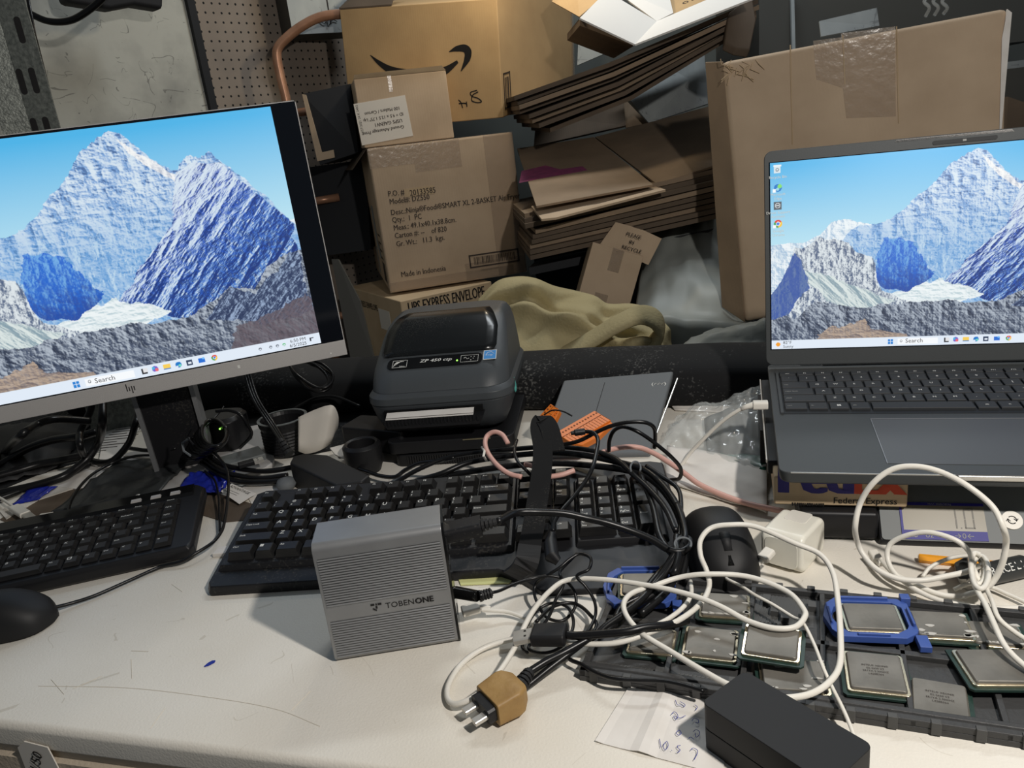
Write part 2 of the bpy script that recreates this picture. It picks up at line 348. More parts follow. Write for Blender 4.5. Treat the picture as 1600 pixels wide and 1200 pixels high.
def wallpaper(W, H):
    u = np.linspace(0, 1, W)[None, :]*np.ones((H, 1)); v = np.linspace(0, 1, H)[:, None]*np.ones((1, W))
    n1 = fbm(H, W, 10, 1, 6, .7, True); n2 = fbm(H, W, 26, 9, 5, .6, True); n3 = fbm(H, W, 6, 21, 5, .7); n4 = fbm(H, W, 70, 33, 3, .6)
    def relief(f, seed, ax, kx, ky, o=6):
        h = fbm(H, W, f, seed, o, ax, True); gy, gx = np.gradient(h); s = kx*gx+ky*gy; return s/(np.std(s)+1e-9)
    def shear(a, k):
        out = np.empty_like(a)
        for j in range(H): out[j] = np.roll(a[j], int(k*j))
        return out
    r1 = relief(16, 101, .75, 1, .5); r2 = relief(22, 131, .5, 1, -.2); r2s = shear(r2, .85); r3 = relief(30, 171, 1.3, .6, 1)
    r4 = shear(relief(26, 211, .35, 1, 0), -.9); fine = relief(60, 251, .7, 1, .6, 4)
    def C(*c): return np.array(lin(c))
    def mix(a, b, t): t = np.clip(t, 0, 1)[..., None]; return a*(1-t)+b*t
    def sg(x, k=1.2): return 1/(1+np.exp(-k*x))
    def curve(pts): return np.interp(u[0], [p[0] for p in pts], [p[1] for p in pts])[None, :]
    def poly(P, soft=.012, wob=.03):
        uu = u+(n3-.5)*wob+(n2-.6)*wob*.5; vv = v+(n1-.5)*wob+(n4-.5)*wob*.3; inside = np.zeros_like(u, bool)
        for i in range(len(P)):
            (x1, y1), (x2, y2) = P[i-1], P[i]
            c = ((y1 > vv) != (y2 > vv)) & (uu < (x2-x1)*(vv-y1)/(y2-y1+1e-12)+x1); inside ^= c
        return inside.astype(float)
    img = mix(C(190, 228, 240), C(76, 178, 230), (v-.52)/.46)
    wob = (n2-.55)*.03
    far = curve([(0, .565), (.06, .575), (.1, .565), (.16, .61), (.19, .665), (.23, .68), (.27, .66), (.33, .64), (.5, .6), (1, .55)])+wob*.6
    m = v < far; snow = mix(C(236, 243, 246), C(132, 172, 206), sg(r1-.4, 2)*.8); img = np.where(m[..., None], snow, img)
    R = [(0, .0), (.24, .60), (.27, .64), (.31, .645), (.37, .66), (.41, .71), (.45, .77), (.49, .82), (.525, .88), (.54, .915), (.575, .945), (.6, .972), (.615, .988), (.64, .955), (.665, .91), (.69, .87), (.725, .81), (.745, .795), (.755, .825), (.775, .85), (.80, .84), (.83, .855), (.85, .82), (.87, .785), (.9, .73), (.94, .655), (.97, .58), (1, .53)]
    rg = curve(R)+wob; m = v < rg
    base = mix(C(216, 230, 240), C(98, 150, 210), sg(r1*.9+r3*.5-.1, 1.7))
    base = mix(base, C(74, 100, 146), sg(r1+r3*.7+fine*.5-2.0+(v-.8)*2, 3)*.85)
    base = mix(base, C(96, 160, 216), np.clip((.74-v)*2.2, 0, .55))
    base = mix(base, C(196, 220, 236), sg(r2-1.1, 3)*np.clip((.8-v)*3, 0, .8))
    crest = poly([(.612, .985), (.66, .90), (.73, .80), (.75, .79), (.745, .76), (.69, .82), (.645, .90), (.63, .95)], wob=.015); base = mix(base, mix(C(246, 246, 244), C(190, 196, 208), sg(r1-1, 2)), crest*.9)
    fl = poly([(.745, .80), (.79, .84), (.85, .82), (1, .54), (1, .0), (.66, .22), (.53, .33), (.58, .42), (.64, .52), (.70, .60), (.72, .70)], wob=.03)
    flc = mix(C(28, 84, 192), C(112, 164, 222), sg(r2s+fine*.4-.5, 1.6))
    flc = mix(flc, C(222, 234, 242), sg(r2s*1.1+(v-.60)*9-.6-(u-.8)*10, 2)*.9)
    flc = mix(flc, C(28, 46, 104), sg(-r2s+fine*.5-.7+(.56-v)*5+(u-.8)*4, 2.2)*.85)
    flc = mix(flc, C(206, 222, 234), sg(r2s+fine*.6-2.0, 3)*.8)
    base = base*(1-fl[..., None])+flc*fl[..., None]
    h1 = poly([(.335, .55), (.36, .585), (.40, .58), (.45, .56), (.475, .44), (.50, .37), (.47, .32), (.42, .285), (.37, .31), (.335, .36), (.33, .46)], wob=.05)
    hc = mix(C(30, 98, 204), C(112, 172, 228), sg(r2*.9+fine*.5-.6+(v-.45)*6, 1.6)); hc = mix(hc, C(20, 56, 146), sg(-r1*.6+(.37-v)*22, 1.5)*.85)
    base = base*(1-h1[..., None]*.95)+hc*h1[..., None]*.95
    img = np.where(m[..., None], base, img)
    bowl = poly([(.42, .29), (.47, .33), (.53, .355), (.545, .33), (.60, .29), (.64, .26), (.52, .20), (.40, .22), (.37, .27)], wob=.04); img = mix(img, mix(C(240, 246, 246), C(186, 206, 212), sg(r3-.8, 2)), bowl*.95)
    L = curve([(0, .30), (.03, .36), (.055, .44), (.075, .535), (.11, .545), (.135, .57), (.15, .60), (.175, .575), (.21, .575), (.245, .545), (.27, .50), (.315, .475), (.325, .44), (.33, .35), (.345, .30), (.40, .25), (.5, .2), (1, .12)])+wob*.8
    m = v < L; hl = mix(C(222, 230, 234), C(80, 98, 130), sg(r2*.9+r1*.6+fine*.4-.2, 2))
    hl = mix(hl, mix(C(218, 228, 226), C(134, 158, 170), sg(r4-.2, 2.2)), poly([(.10, .42), (.18, .40), (.26, .34), (.40, .24), (.30, .19), (.17, .26)], wob=.03))
    hb = poly([(0, .30), (.075, .53), (.10, .46), (.125, .34), (.07, .22), (0, .14)], wob=.03); hl = mix(hl, mix(C(40, 78, 160), C(96, 120, 168), sg(r2-.5, 2)), hb*.95)
    img = np.where(m[..., None], hl, img)
    G = curve([(0, .16), (.08, .17), (.14, .26), (.2, .22), (.3, .2), (.42, .225), (.55, .215), (.68, .205), (.72, .235), (.8, .30), (.86, .27), (.9, .36), (.95, .40), (1, .42)])+(n1-.55)*.05
    m = v < G; gr = mix(C(70, 82, 106), C(176, 186, 198), sg(r1*.6+r4*.5+fine*.7-.5+(v-.14)*5, 1.8)); gr = mix(gr, C(36, 44, 62), sg(-r1-r4*.5-1.2, 2.4)*.8)
    gr = mix(gr, mix(C(44, 58, 92), C(150, 170, 200), sg(r2s+fine*.6-.9, 2)), poly([(.72, .20), (.8, .32), (.86, .28), (1, .44), (1, .16), (.86, .14)], wob=.04))
    gr = mix(gr, mix(C(112, 100, 106), C(76, 68, 76), sg(fine-.2, 1.5)), poly([(.74, .05), (.80, .14), (.9, .19), (1, .24), (1, .0), (.7, .0)], wob=.05)*.8)
    tan_ = poly([(.14, .06), (.18, .13), (.24, .125), (.30, .17), (.33, .12), (.42, .075), (.44, .04), (.1, .04)], wob=.06); gr = mix(gr, mix(C(196, 174, 152), C(120, 106, 104), sg(r3+fine*.4-.2, 1.6)), tan_*.85)
    img = np.where(m[..., None], gr, img)
    # task bar
    img = np.where((v < .048)[..., None], C(224, 234, 246), img)
    pill = (np.abs(v-.024) < .016) & (u > .395) & (u < .515); img = np.where(pill[..., None], C(246, 249, 252), img)
    A = W/H*0+1.6
    def disc(cu, cv, r, c):
        nonlocal img; img = np.where(((((u-cu)*1.6)**2+(v-cv)**2) < r*r)[..., None], C(*c), img)
    def rect(a, b, c_, d, c):
        nonlocal img; img = np.where(((u > a) & (u < b) & (v > c_) & (v < d))[..., None], C(*c), img)
    for dx in (0, .0085):
        for dy in (0, .0135): rect(.366+dx, .3735+dx, .011+dy, .0235+dy, (40, 130, 210))
    disc(.406, .026, .0065, (90, 96, 104)); disc(.406, .026, .0042, (246, 249, 252))
    rect(.533, .538, .012, .036, (40, 40, 44)); rect(.533, .547, .012, .019, (40, 40, 44)); rect(.538, .548, .02, .036, (226, 226, 228))
    disc(.567, .026, .0125, (120, 100, 200)); disc(.571, .021, .007, (230, 110, 120)); disc(.563, .03, .006, (80, 180, 220))
    rect(.588, .606, .014, .037, (246, 206, 90)); rect(.588, .606, .014, .019, (60, 130, 200))
    disc(.626, .025, .0125, (32, 120, 200)); disc(.629, .021, .0055, (120, 220, 190)); disc(.622, .018, .004, (224, 234, 246))
    rect(.646, .662, .013, .036, (44, 62, 92)); rect(.650, .658, .019, .028, (226, 234, 244))
    rect(.676, .694, .014, .035, (40, 110, 210)); disc(.690, .032, .005, (120, 190, 250))
    def chrome(cu, cv, r):
        nonlocal img
        d2 = ((u-cu)*1.6)**2+(v-cv)**2; a = np.degrees(np.arctan2(v-cv, (u-cu)*1.6)) % 360
        col = np.where(((a > 30) & (a < 150))[..., None], C(222, 66, 52), np.where(((a >= 150) & (a < 270))[..., None], C(60, 164, 84), C(248, 200, 60)))
        img = np.where((d2 < r*r)[..., None], col, img); img = np.where((d2 < (r*.5)**2)[..., None], C(244, 244, 244), img); img = np.where((d2 < (r*.36)**2)[..., None], C(60, 130, 232), img)
    chrome(.718, .025, .0125)
    return img, C, chrome, disc, rect
GW, GH = 720, 450
WP, C_, chrome, disc, rect = wallpaper(GW, GH)
def screen_mesh(name, parent, Wm, Hm, T, laptop):
    img = WP.copy(); u = np.linspace(0, 1, GW)[None, :]*np.ones((GH, 1)); v = np.linspace(0, 1, GH)[:, None]*np.ones((1, GW))
    def disc(cu, cv, r, c):
        nonlocal img; img = np.where(((((u-cu)*1.6)**2+(v-cv)**2) < r*r)[..., None], C_(*c), img)
    def rect(a, b, c_, d, c):
        nonlocal img; img = np.where(((u > a) & (u < b) & (v > c_) & (v < d))[..., None], C_(*c), img)
    if laptop:
        disc(.021, .026, .0115, (240, 160, 50))
        rect(.012, .033, .945, .985, (214, 226, 232)); rect(.010, .035, .978, .988, (232, 240, 244)); disc(.0225, .963, .009, (110, 126, 136)); disc(.0225, .963, .005, (214, 226, 232))
        disc(.024, .868, .020, (30, 120, 200)); disc(.030, .876, .011, (130, 220, 110)); disc(.023, .861, .008, (150, 214, 232)); rect(.008, .017, .846, .862, (244, 248, 250))
        rect(.010, .036, .755, .797, (88, 96, 104)); disc(.023, .776, .014, (214, 220, 224)); disc(.023, .776, .0105, (88, 96, 104)); rect(.018, .028, .774, .778, (224, 228, 230))
        cu, cv, r = .024, .680, .021; d2 = ((u-cu)*1.6)**2+(v-cv)**2; a = np.degrees(np.arctan2(v-cv, (u-cu)*1.6)) % 360
        col = np.where(((a > 30) & (a < 150))[..., None], C_(222, 66, 52), np.where(((a >= 150) & (a < 270))[..., None], C_(60, 164, 84), C_(248, 200, 60)))
        img = np.where((d2 < r*r)[..., None], col, img); img = np.where((d2 < (r*.52)**2)[..., None], C_(244, 244, 244), img); img = np.where((d2 < (r*.38)**2)[..., None], C_(60, 130, 232), img)
        rect(.008, .017, .658, .674, (244, 248, 250))
    else:
        for k, cu in enumerate((.838, .866, .884, .902)): disc(cu, .024, .0065, (110, 118, 130) if k < 3 else (90, 190, 120)); disc(cu, .022, .0035, (224, 234, 246))
        rect(.972, .976, .016, .032, (60, 66, 76)); rect(.972, .982, .028, .032, (60, 66, 76))
    xs = np.linspace(0, Wm, GW); zs = np.linspace(0, Hm, GH); X, Z = np.meshgrid(xs, zs)
    P = np.stack([X.ravel(), np.zeros(X.size), Z.ravel()], 1)
    Tn = np.array(T); P = P @ Tn[:3, :3].T + Tn[:3, 3]
    idx = np.arange(GW*GH).reshape(GH, GW); F = np.stack([idx[:-1, :-1], idx[:-1, 1:], idx[1:, 1:], idx[1:, :-1]], -1).reshape(-1, 4)
    me = bpy.data.meshes.new(name); me.vertices.add(len(P)); me.vertices.foreach_set('co', P.ravel())
    me.loops.add(F.size); me.loops.foreach_set('vertex_index', F.ravel()); me.polygons.add(len(F))
    me.polygons.foreach_set('loop_start', np.arange(len(F))*4); me.update(calc_edges=True)
    ca = me.color_attributes.new('picture', 'FLOAT_COLOR', 'POINT'); ca.data.foreach_set('color', np.concatenate([img.reshape(-1, 3), np.ones((GW*GH, 1))], 1).ravel())
    m = bpy.data.materials.new(name+'_glow'); m.use_nodes = True; nt = m.node_tree; b = nt.nodes['Principled BSDF']
    at = nt.nodes.new('ShaderNodeAttribute'); at.attribute_name = 'picture'; b.inputs['Base Color'].default_value = (.01, .01, .01, 1); b.inputs['Roughness'].default_value = .35
    nt.links.new(at.outputs['Color'], b.inputs['Emission Color']); b.inputs['Emission Strength'].default_value = 1.0
    me.materials.append(m); o = bpy.data.objects.new(name, me); COL.objects.link(o); o.parent = parent; MW[o.name] = MW[parent.name]
    return o

# ------------------------------------------------------------------ bench
DY = -16.7
D = frame((-.432, .510, 0), DY)
bench = thing('folding_bench', 'long off white plastic bench top with scuffs and a ribbed front edge', 'table', D)
b = MB(); b.loft([[(x, 0, -.004), (x, .004, 0), (x, .70, 0), (x, .704, -.004), (x, .704, -.022), (x, 0, -.022)] for x in (-.75, 1.45)]); b.build('bench_top', 'desk', bench, bevel=.002)
b = MB(); b.loft([[(x, .003, -.022), (x, .003, -.030), (x, -.001, -.032), (x, -.001, -.046), (x, .004, -.048), (x, .004, -.060), (x, 0, -.062), (x, 0, -.085), (x, .012, -.085), (x, .012, -.022)] for x in (-.75, 1.45)]); b.build('front_skirt', 'desk_skirt', bench)
for (x, y) in ((-.65, .08), (1.35, .08), (-.65, .62), (1.35, .62)):
    b = MB(); b.tube([(x, y, -.022), (x, y, -.75)], .016, 14); b.build('leg', 'galv', bench, smooth=False)
b = MB()
for pts in ([(60, 1072), (200, 1075), (330, 1090), (430, 1108), (500, 1135)], [(205, 1017), (232, 1018)], [(205, 1030), (206, 1060)], [(235, 1138), (258, 1106)], [(80, 1062), (100, 1085)], [(455, 1110), (485, 1080)], [(268, 913), (285, 925)], [(115, 1076), (160, 1056)]):
    pp = crom([PZ(x, y, .0001) for x, y in pts], 8); b.tube(pp, .00028, 4)
b.build('scuff_marks', 'scratch', bench, world=True)
b = MB(); T = D
p = PZ(62, 1188, -.03); pl = MW[bench.name].inverted() @ p
tp = thing('tape_tag', 'torn masking tape tag with handwriting on the front edge of the bench', 'tape', D @ Matrix.Translation((on_front(D, 62, 1190, -.002).x, -.0025, on_front(D, 62, 1190, -.002).z)))
b = MB(); b.loft([[(-.017, 0, -.02), (.02, 0, -.02), (.014, 0, .016), (-.008, 0, .019), (-.017, 0, .012)], [(-.017, .001, -.02), (.02, .001, -.02), (.014, .001, .016), (-.008, .001, .019), (-.017, .001, .012)]]); b.build('tape_strip', 'label_paper', tp)
b = MB(); b.text('1/50', .013, Matrix.Translation((-.004, -.0006, -.012)) @ Matrix.Rotation(radians(90), 4, 'X') @ Matrix.Rotation(radians(62), 4, 'Z'), bold=1); b.build('handwriting', 'ink', tp)
# floor and walls
b = MB(); b.box((-3.2, -1.0, -.80), (3.2, 4.2, -.75)); tag(b.build('floor', 'floor'), kind='structure')

# ------------------------------------------------------------------ monitor
MM = frame((-.244, .993, .162), 14.75, .2, -1.1)
mon = thing('desktop_monitor', 'wide silver chinned desktop monitor showing a snowy mountain beside the label printer', 'monitor', MM)
PH = .296; PW = PH*1.6; X1 = .0305; X0 = -PW-.0305; ZT = PH+.004; ZB = -.0225
T2 = Matrix.Rotation(radians(90), 4, 'X')
b = MB(); b.loft([[(x, y, z) for x, z in rrect(X1-X0, ZT-ZB, .004, 4, (X0+X1)/2, (ZT+ZB)/2)] for y in (.001, .020)]); b.loft([[(x, .0201, z) for x, z in rrect(.40, .22, .02, 4, (X0+X1)/2, .15)], [(x, .042, z) for x, z in rrect(.34, .17, .02, 4, (X0+X1)/2, .15)]])
b.build('housing', 'silver_plastic', mon, bevel=.0012)
b = MB(); b.box((X0+.0012, -.0002, -.0015), (X1-.0012, .002, ZT-.0012)); b.build('screen_glass', 'screen_black', mon)
b = MB(); b.box((X0, -.0012, ZB), (X1, .004, -.0018)); b.build('chin', 'silver_plastic', mon, bevel=.0008)
screen_mesh('display_picture', mon, PW, PH, Matrix.Translation((-PW, -.0006, 0)), False)
b = MB(); lx = on_front(MM, 204, 607, -.0015)
for dx, z0, z1 in ((-.0042, -.0030, .0064), (-.0014, -.0030, .0024), (.0016, -.0064, .0030), (.0044, -.0030, .0024)):
    b.add([(lx.x+dx+a_-sh*.0, y_, lx.z+z_) for y_ in (-.0017, -.0012) for a_, z_, sh in ((-.0005, z0, 0), (.0005, z0, 0), (.0005, z1, 1), (-.0005, z1, 1))], [(0, 1, 2, 3), (7, 6, 5, 4), (0, 4, 5, 1), (1, 5, 6, 2), (2, 6, 7, 3), (3, 7, 4, 0)])
b.build('maker_emblem', 'ink', mon)
b = MB(); q = on_front(MM, 517, 552, -.0013); b.cyl(.0010, 0, .0004, 12, T=Matrix.Translation((q.x, -.0012, q.z)) @ T2); q = on_front(MM, 373, 573, -.0013)
b.box((q.x-.0014, -.0015, q.z-.002), (q.x+.0016, -.0012, q.z+.002)); b.build('indicator_mark', 'legend', mon)
b = MB(); b.text('Search', .0088, Matrix.Translation((-PW+.418*PW, -.0012, .0042)) @ T2); b.text('6:50 PM', .0062, Matrix.Translation((-PW+.962*PW, -.0012, .0078)) @ T2, align='RIGHT'); b.text('6/5/2025', .0062, Matrix.Translation((-PW+.962*PW, -.0012, .0018)) @ T2, align='RIGHT')
b.build('screen_lettering', 'ink_soft', mon)
# stand
b = MB(); N = MM @ Matrix.Translation((-.24, .055, 0)); Ni = Matrix.Translation((-.24, .055, 0))
b.loft([[(-.246, .03, .16), (-.246+.064, .03, .16), (-.246+.064, .062, .16), (-.246, .062, .16)], [(-.25, .070, -.159), (-.25+.068, .070, -.159), (-.25+.068, .098, -.159), (-.25, .098, -.159)]])
b.build('stand_neck', 'black', mon, bevel=.002)
for sx in (-.2545, -.1825):
    b = MB(); b.loft([[(sx+.004, .026, .16), (sx+.0095, .026, .16), (sx+.0095, .066, .16), (sx+.004, .066, .16)], [(sx, .064, -.1585), (sx+.006, .064, -.1585), (sx+.006, .100, -.1585), (sx, .100, -.1585)]]); b.build('neck_trim', 'alu', mon)
b = MB(); b.prism(rrect(.25, .20, .03, 6, -.22, .09), -.1625, -.153); b.build('stand_foot', 'silver_plastic', mon, bevel=.002)

# ------------------------------------------------------------------ laptop
LM = frame((.338, .805, .093), -17.4, 3.3, .3)
U = .01905
lap = thing('laptop', 'open charcoal laptop with a mountain picture on screen, raised on a shipping box', 'laptop', LM)
LX0, LX1, LY0, LY1 = -.050, .307, -.200, .0745
b = MB(); b.loft([[(x, y, z) for x, y in rrect(LX1-LX0-i, LY1-LY0-i, .009, 5, (LX0+LX1)/2, (LY0+LY1)/2)] for z, i in ((-.0165, .008), (-.0145, .002), (-.0075, 0), (-.0035, .0)) ]); b.build('base', 'laptop', lap, bevel=.001)
KX0, KX1, KY0, KY1 = -.0385, .2555, -.0735, .042
b = MB(); b.box((KX0, KY0, -.0036), (KX1, KY1, -.0030)); b.build('key_well', 'laptop_well', lap)
b = MB(); b.box((KX0-.0035, KY0-.001, -.0036), (KX0-.0005, KY1, -.0012)); b.build('keyboard_edge_trim', 'laptop', lap)
for s in (0,):
    b = MB(); b.box((.0118, .0655, -.0036), (.262, .0735, -.0012)); b.build('hinge_cover', 'silver_plastic', lap, bevel=.0012)
    b = MB(); b.box((-.0125, .0670, -.0036), (.011, .0735, -.0030)); b.build('speaker_slot', 'laptop_well', lap)
TPX0, TPX1 = .0429, .2045
b = MB(); b.box((TPX0, -.1815, -.0036), (TPX1, -.0870, -.0031)); b.build('touchpad', 'trackpad', lap)
b = MB()
for a_, c_ in (((TPX0-.0006, -.0868, -.0036), (TPX1, -.0862, -.0027)), ((TPX0-.0008, -.1815, -.0036), (TPX0-.0002, -.0868, -.0029))): b.box(a_, c_)
b.build('touchpad_rim', 'alu', lap)
b = MB(); b.box((.094, -.2012, -.0090), (.166, -.1985, -.0040)); b.build('opening_notch', 'steel', lap, bevel=.001)
b = MB(); b.box((-.040, -.2004, -.0046), (.092, -.1998, -.0034)); b.build('front_edge_highlight', 'steel', lap); b = MB(); b.box((.168, -.2004, -.0046), (.30, -.1998, -.0034)); b.build('front_edge_highlight', 'steel', lap)
def lkey(cx, cy, w, d, legend, sz=.0048, small=False):
    b = MB(); x0, x1, y0, y1 = cx-w/2+.0011, cx+w/2-.0011, cy-d/2+.0011, cy+d/2-.0011
    b.loft([[(x, y, z) for x, y in ((x0+i, y0+i), (x1-i, y0+i), (x1-i, y1-i), (x0+i, y1-i))] for z, i in ((-.003, 0), (-.0009, 0), (-.0004, .0005))])
    if legend == 'WIN':
        for ax in (-.0019, .0001):
            for ay in (-.0019, .0001): b.box((cx+ax, cy+ay, -.0004), (cx+ax+.0017, cy+ay+.0017, -.00035), 1)
    elif legend:
        if small: b.text(legend, sz, Matrix.Translation((x0+.0022, cy-.0014, -.0003)), 1, bold=1)
        else: b.text(legend, sz, Matrix.Translation((cx, cy-.0017, -.0003)), 1, 'CENTER', bold=1)
    b.build('key', ['laptop_key', 'legend_dim' if small else 'legend'], lap)
lk = lambda col: (col-2.0)*U
x = -.0385
for i, t in enumerate(['esc', 'F1', 'F2', 'F3', 'F4', 'F5', 'F6', 'F7', 'F8', 'F9', 'F10', 'F11', 'F12', 'prt', 'del']):
    lkey(lk(.5+i*1.0)-.001+i*.0002, .0345, U, .0125, t, .0034)
for i, t in enumerate('`1234567890-='): lkey(lk(.5+i), U, U, U, t, .0046)
lkey(lk(14.1), U, U*2, U, 'backspace', .0034, True)
lkey(lk(.75), 0, U*1.5, U, 'tab', .0036, True)
for i, t in enumerate('QWERTYUIOP[]'): lkey(lk(2+i), 0, U, U, t)
lkey(lk(14.3), 0, U*1.6, U, '\\')
lkey(lk(.875), -U, U*1.75, U, 'caps lock', .0036, True)
for i, t in enumerate("ASDFGHJKL;'"): lkey(lk(2.25+i), -U, U, U, t)
lkey(lk(13.9), -U, U*2.3, U, 'enter', .0036, True)
lkey(lk(1.125), -2*U, U*2.25, U, 'shift', .0036, True)
for i, t in enumerate('ZXCVBNM,./'): lkey(lk(2.75+i), -2*U, U, U, t)
lkey(lk(13.6), -2*U, U*2.75, U, 'shift', .0036, True)
for c, wd, t in ((.625, 1.25, 'ctrl'), (1.78, 1.05, 'fn'), (2.85, 1.05, 'WIN'), (3.9, 1.05, 'alt')): lkey(lk(c), -3*U-.001, U*wd, U*.92, t, .0034, t != 'WIN')
lkey(lk(6.95), -3*U-.001, U*5.0, U*.92, '')
for c, t in ((9.98, 'alt'), (11.03, 'C'), (12.08, '<'), (13.13, '^'), (14.18, '>')): lkey(lk(c), -3*U-.001, U*1.05, U*.92, t, .0034)
# lid
TL_ = .2162; HY = .0556
LT = Matrix.Translation((-.0454, HY, 0)) @ Matrix.Rotation(-TL_, 4, 'X')
Tz = Matrix.Translation((0, 0, .0213))
def lidp(x, y, z): return LT @ Tz @ Vector((x, y, z))
LH = .215; LW = .344
b = MB(); b.loft([[(x, y, z) for x, z in rrect(LW+.013, LH+.0135+.0195, .009, 5, LW/2, LH/2-.003)] for y in (.0006, .0055)], T=LT @ Tz); b.build('lid', 'laptop', lap, bevel=.0008)
b = MB(); b.box((-.0012, .0, -.001), (LW+.0012, .001, LH+.001), T=LT @ Tz); b.build('screen_border', 'screen_black', lap)
b = MB(); b.loft([[(x, y, z) for x, z in rrect(.062, .0042, .0018, 4, .1985, LH+.0056)] for y in (-.0002, .0008)], T=LT @ Tz); b.box((.1965, -.0004, LH+.0046), (.2000, .0, LH+.0066), 1, T=LT @ Tz); b.build('camera_bar', ['laptop_well', 'legend_dim'], lap)
b = MB(); b.loft([[(x, y, z) for x, z in ((.13, LH+.0098), (.245, LH+.0098), (.243, LH+.0125), (.132, LH+.0125))] for y in (.0006, .0055)], T=LT @ Tz); b.build('camera_lip', 'silver_plastic', lap)
screen_mesh('display_picture', lap, LW, LH, LT @ Tz @ Matrix.Translation((0, -.0004, 0)), True)
b = MB(); ST = lambda uu, vv: LT @ Tz @ Matrix.Translation((uu*LW, -.0010, vv*LH)) @ T2
b.text('Search', .0068, ST(.418, .016)); b.text('82\u00b0F', .0052, ST(.037, .027)); b.text('Sunny', .0048, ST(.037, .006)); b.build('taskbar_lettering', 'ink_soft', lap)
b = MB()
for t, vv in (('Recycle Bin', .918), ('Microsoft', .828), ('Edge', .806), ('Driver Support', .733), ('Assistant', .712), ('Google', .636), ('Chrome', .614)): b.text(t, .0042, ST(.024, vv), align='CENTER')
b.build('desktop_lettering', 'legend', lap)

# ------------------------------------------------------------------ docking station
DK = frame((-.171, .536, 0), 4.2, 0, 0)
W_, T_, H_ = .1045, .044, .1085
dock = thing('docking_station', 'silver ribbed aluminium docking station standing upright before the full size keyboard', 'docking station', DK)
b = MB(); b.loft([[(x, y, z) for y, z in rrect(T_, H_, .006, 5, T_/2, H_/2)] for x in (0.0006, W_-.0018)]); b.build('housing', 'alu', dock, bevel=.0006)
b = MB(); b.loft([[(x, y, z) for y, z in rrect(T_+.0006, H_+.0006, .006, 5, T_/2, H_/2)] for x in (W_-.0018, W_)]); b.build('port_plate', 'black_gloss', dock)
for z0, z1 in ((.0045, .0405), (.0525, .0965)):
    b = MB(); n = int((z1-z0)/.0023)
    for k in range(n):
        z = z0+k*.0023; b.add([(.0035, -.0001, z), (W_-.0045, -.0001, z), (W_-.0045, -.00085, z+.0005), (.0035, -.00085, z+.0005), (.0035, -.00085, z+.0009), (W_-.0045, -.00085, z+.0009), (W_-.0045, -.0001, z+.0015), (.0035, -.0001, z+.0015)], [(0, 1, 2, 3), (3, 2, 5, 4), (4, 5, 6, 7)], 0)
        b.box((.0035, -.00012, z+.0015), (W_-.0045, -.0001, z+.0023), 1)
    b.build('ribbed_panel', ['alu', 'alu_groove'], dock)
b = MB(); TT = Matrix.Translation((.0490, -.0003, .0435)) @ T2
b.text('TOBEN', .0072, TT); b.text('ONE', .0072, TT @ Matrix.Translation((.0235, 0, 0)), bold=3)
e = [(.0385, .0495), (.0405, .0495), (.0405, .0475), (.0385, .0475)]
for q in (((.0375, .0478), (.0405, .0494)), ((.0415, .0478), (.0425, .0494)), ((.0432, .0478), (.0462, .0494)), ((.0412, .0448), (.0426, .0470))): b.box((q[0][0], -.0005, q[0][1]), (q[1][0], -.0002, q[1][1]))
b.loft([[(.0385+.0032*(1-cos(a))*0+.0032-.0032*cos(a), y, .0440-.0014*sin(a)+.0012*(abs(cos(a)))) for a in (0, .8, 1.57)][::1]+[(.0385+.0032-.0018*cos(a), y, .0452-.0014*sin(a)) for a in (1.57, .8, 0)] for y in (-.0005, -.0002)])
b.build('lettering', 'ink', dock)
b = MB()
for z, hh, y0, y1 in ((.0920, .003, .012, .030), (.080, .0125, .010, .034), (.060, .006, .014, .030), (.0325, .006, .018, .026), (.016, .004, .016, .028)): b.box((W_-.0002, y0, z), (W_+.0004, y1, z+hh))
b.build('ports', 'laptop_well', dock)
# ------------------------------------------------------------------ full size keyboard
KM = frame((-.261, .752, .035), -5.4, 7.4)
kb = thing('keyboard', 'full size dusty black keyboard with numeric pad, behind the silver docking station', 'keyboard', KM)
b = MB()
yb, yf = .062, -.098
prof = [(-.0535, yb), (-.0515, yf+.008), (-.047, yf), (.240, yf-.002), (.262, yf-.016), (.280, yf-.036), (.395, yf-.040), (.413, yf-.030), (.417, yf), (.413, yb), (.40, yb+.005), (-.045, yb+.005)]
def kring(z, i): 
    cx, cy = .18, -.03; return [(x-(i if x > cx else -i), y-(i if y > cy else -i), z) for x, y in prof]
b.loft([[(x, y, z-.0045-(.012 if y < -.075 else 0)) for x, y, z in kring(-.018, .002)], [(x, y, z-(.006 if y < -.075 else 0)) for x, y, z in kring(-.013, 0)], [(x, y, z-(.004 if y < -.075 else 0)) for x, y, z in kring(-.0085, .002)]])
b.build('case', 'black', kb, bevel=.001)
b = MB()
b.loft([[(x, y, z) for x, y in ((-.043-i, -.0715-i), (.250+i, -.0715-i), (.250+i, .055+i), (-.043-i, .055+i))] for z, i in ((-.0125, .003), (-.0062, 0))]); b.build('key_deck', 'black', kb, bevel=.001)
b = MB(); b.loft([[(x, y, z) for x, y in ((.314-i, -.0715-i), (.398+i, -.0715-i), (.398+i, .034+i), (.314-i, .034+i))] for z, i in ((-.0125, .003), (-.0062, 0))]); b.build('number_pad_deck', 'black', kb, bevel=.001)
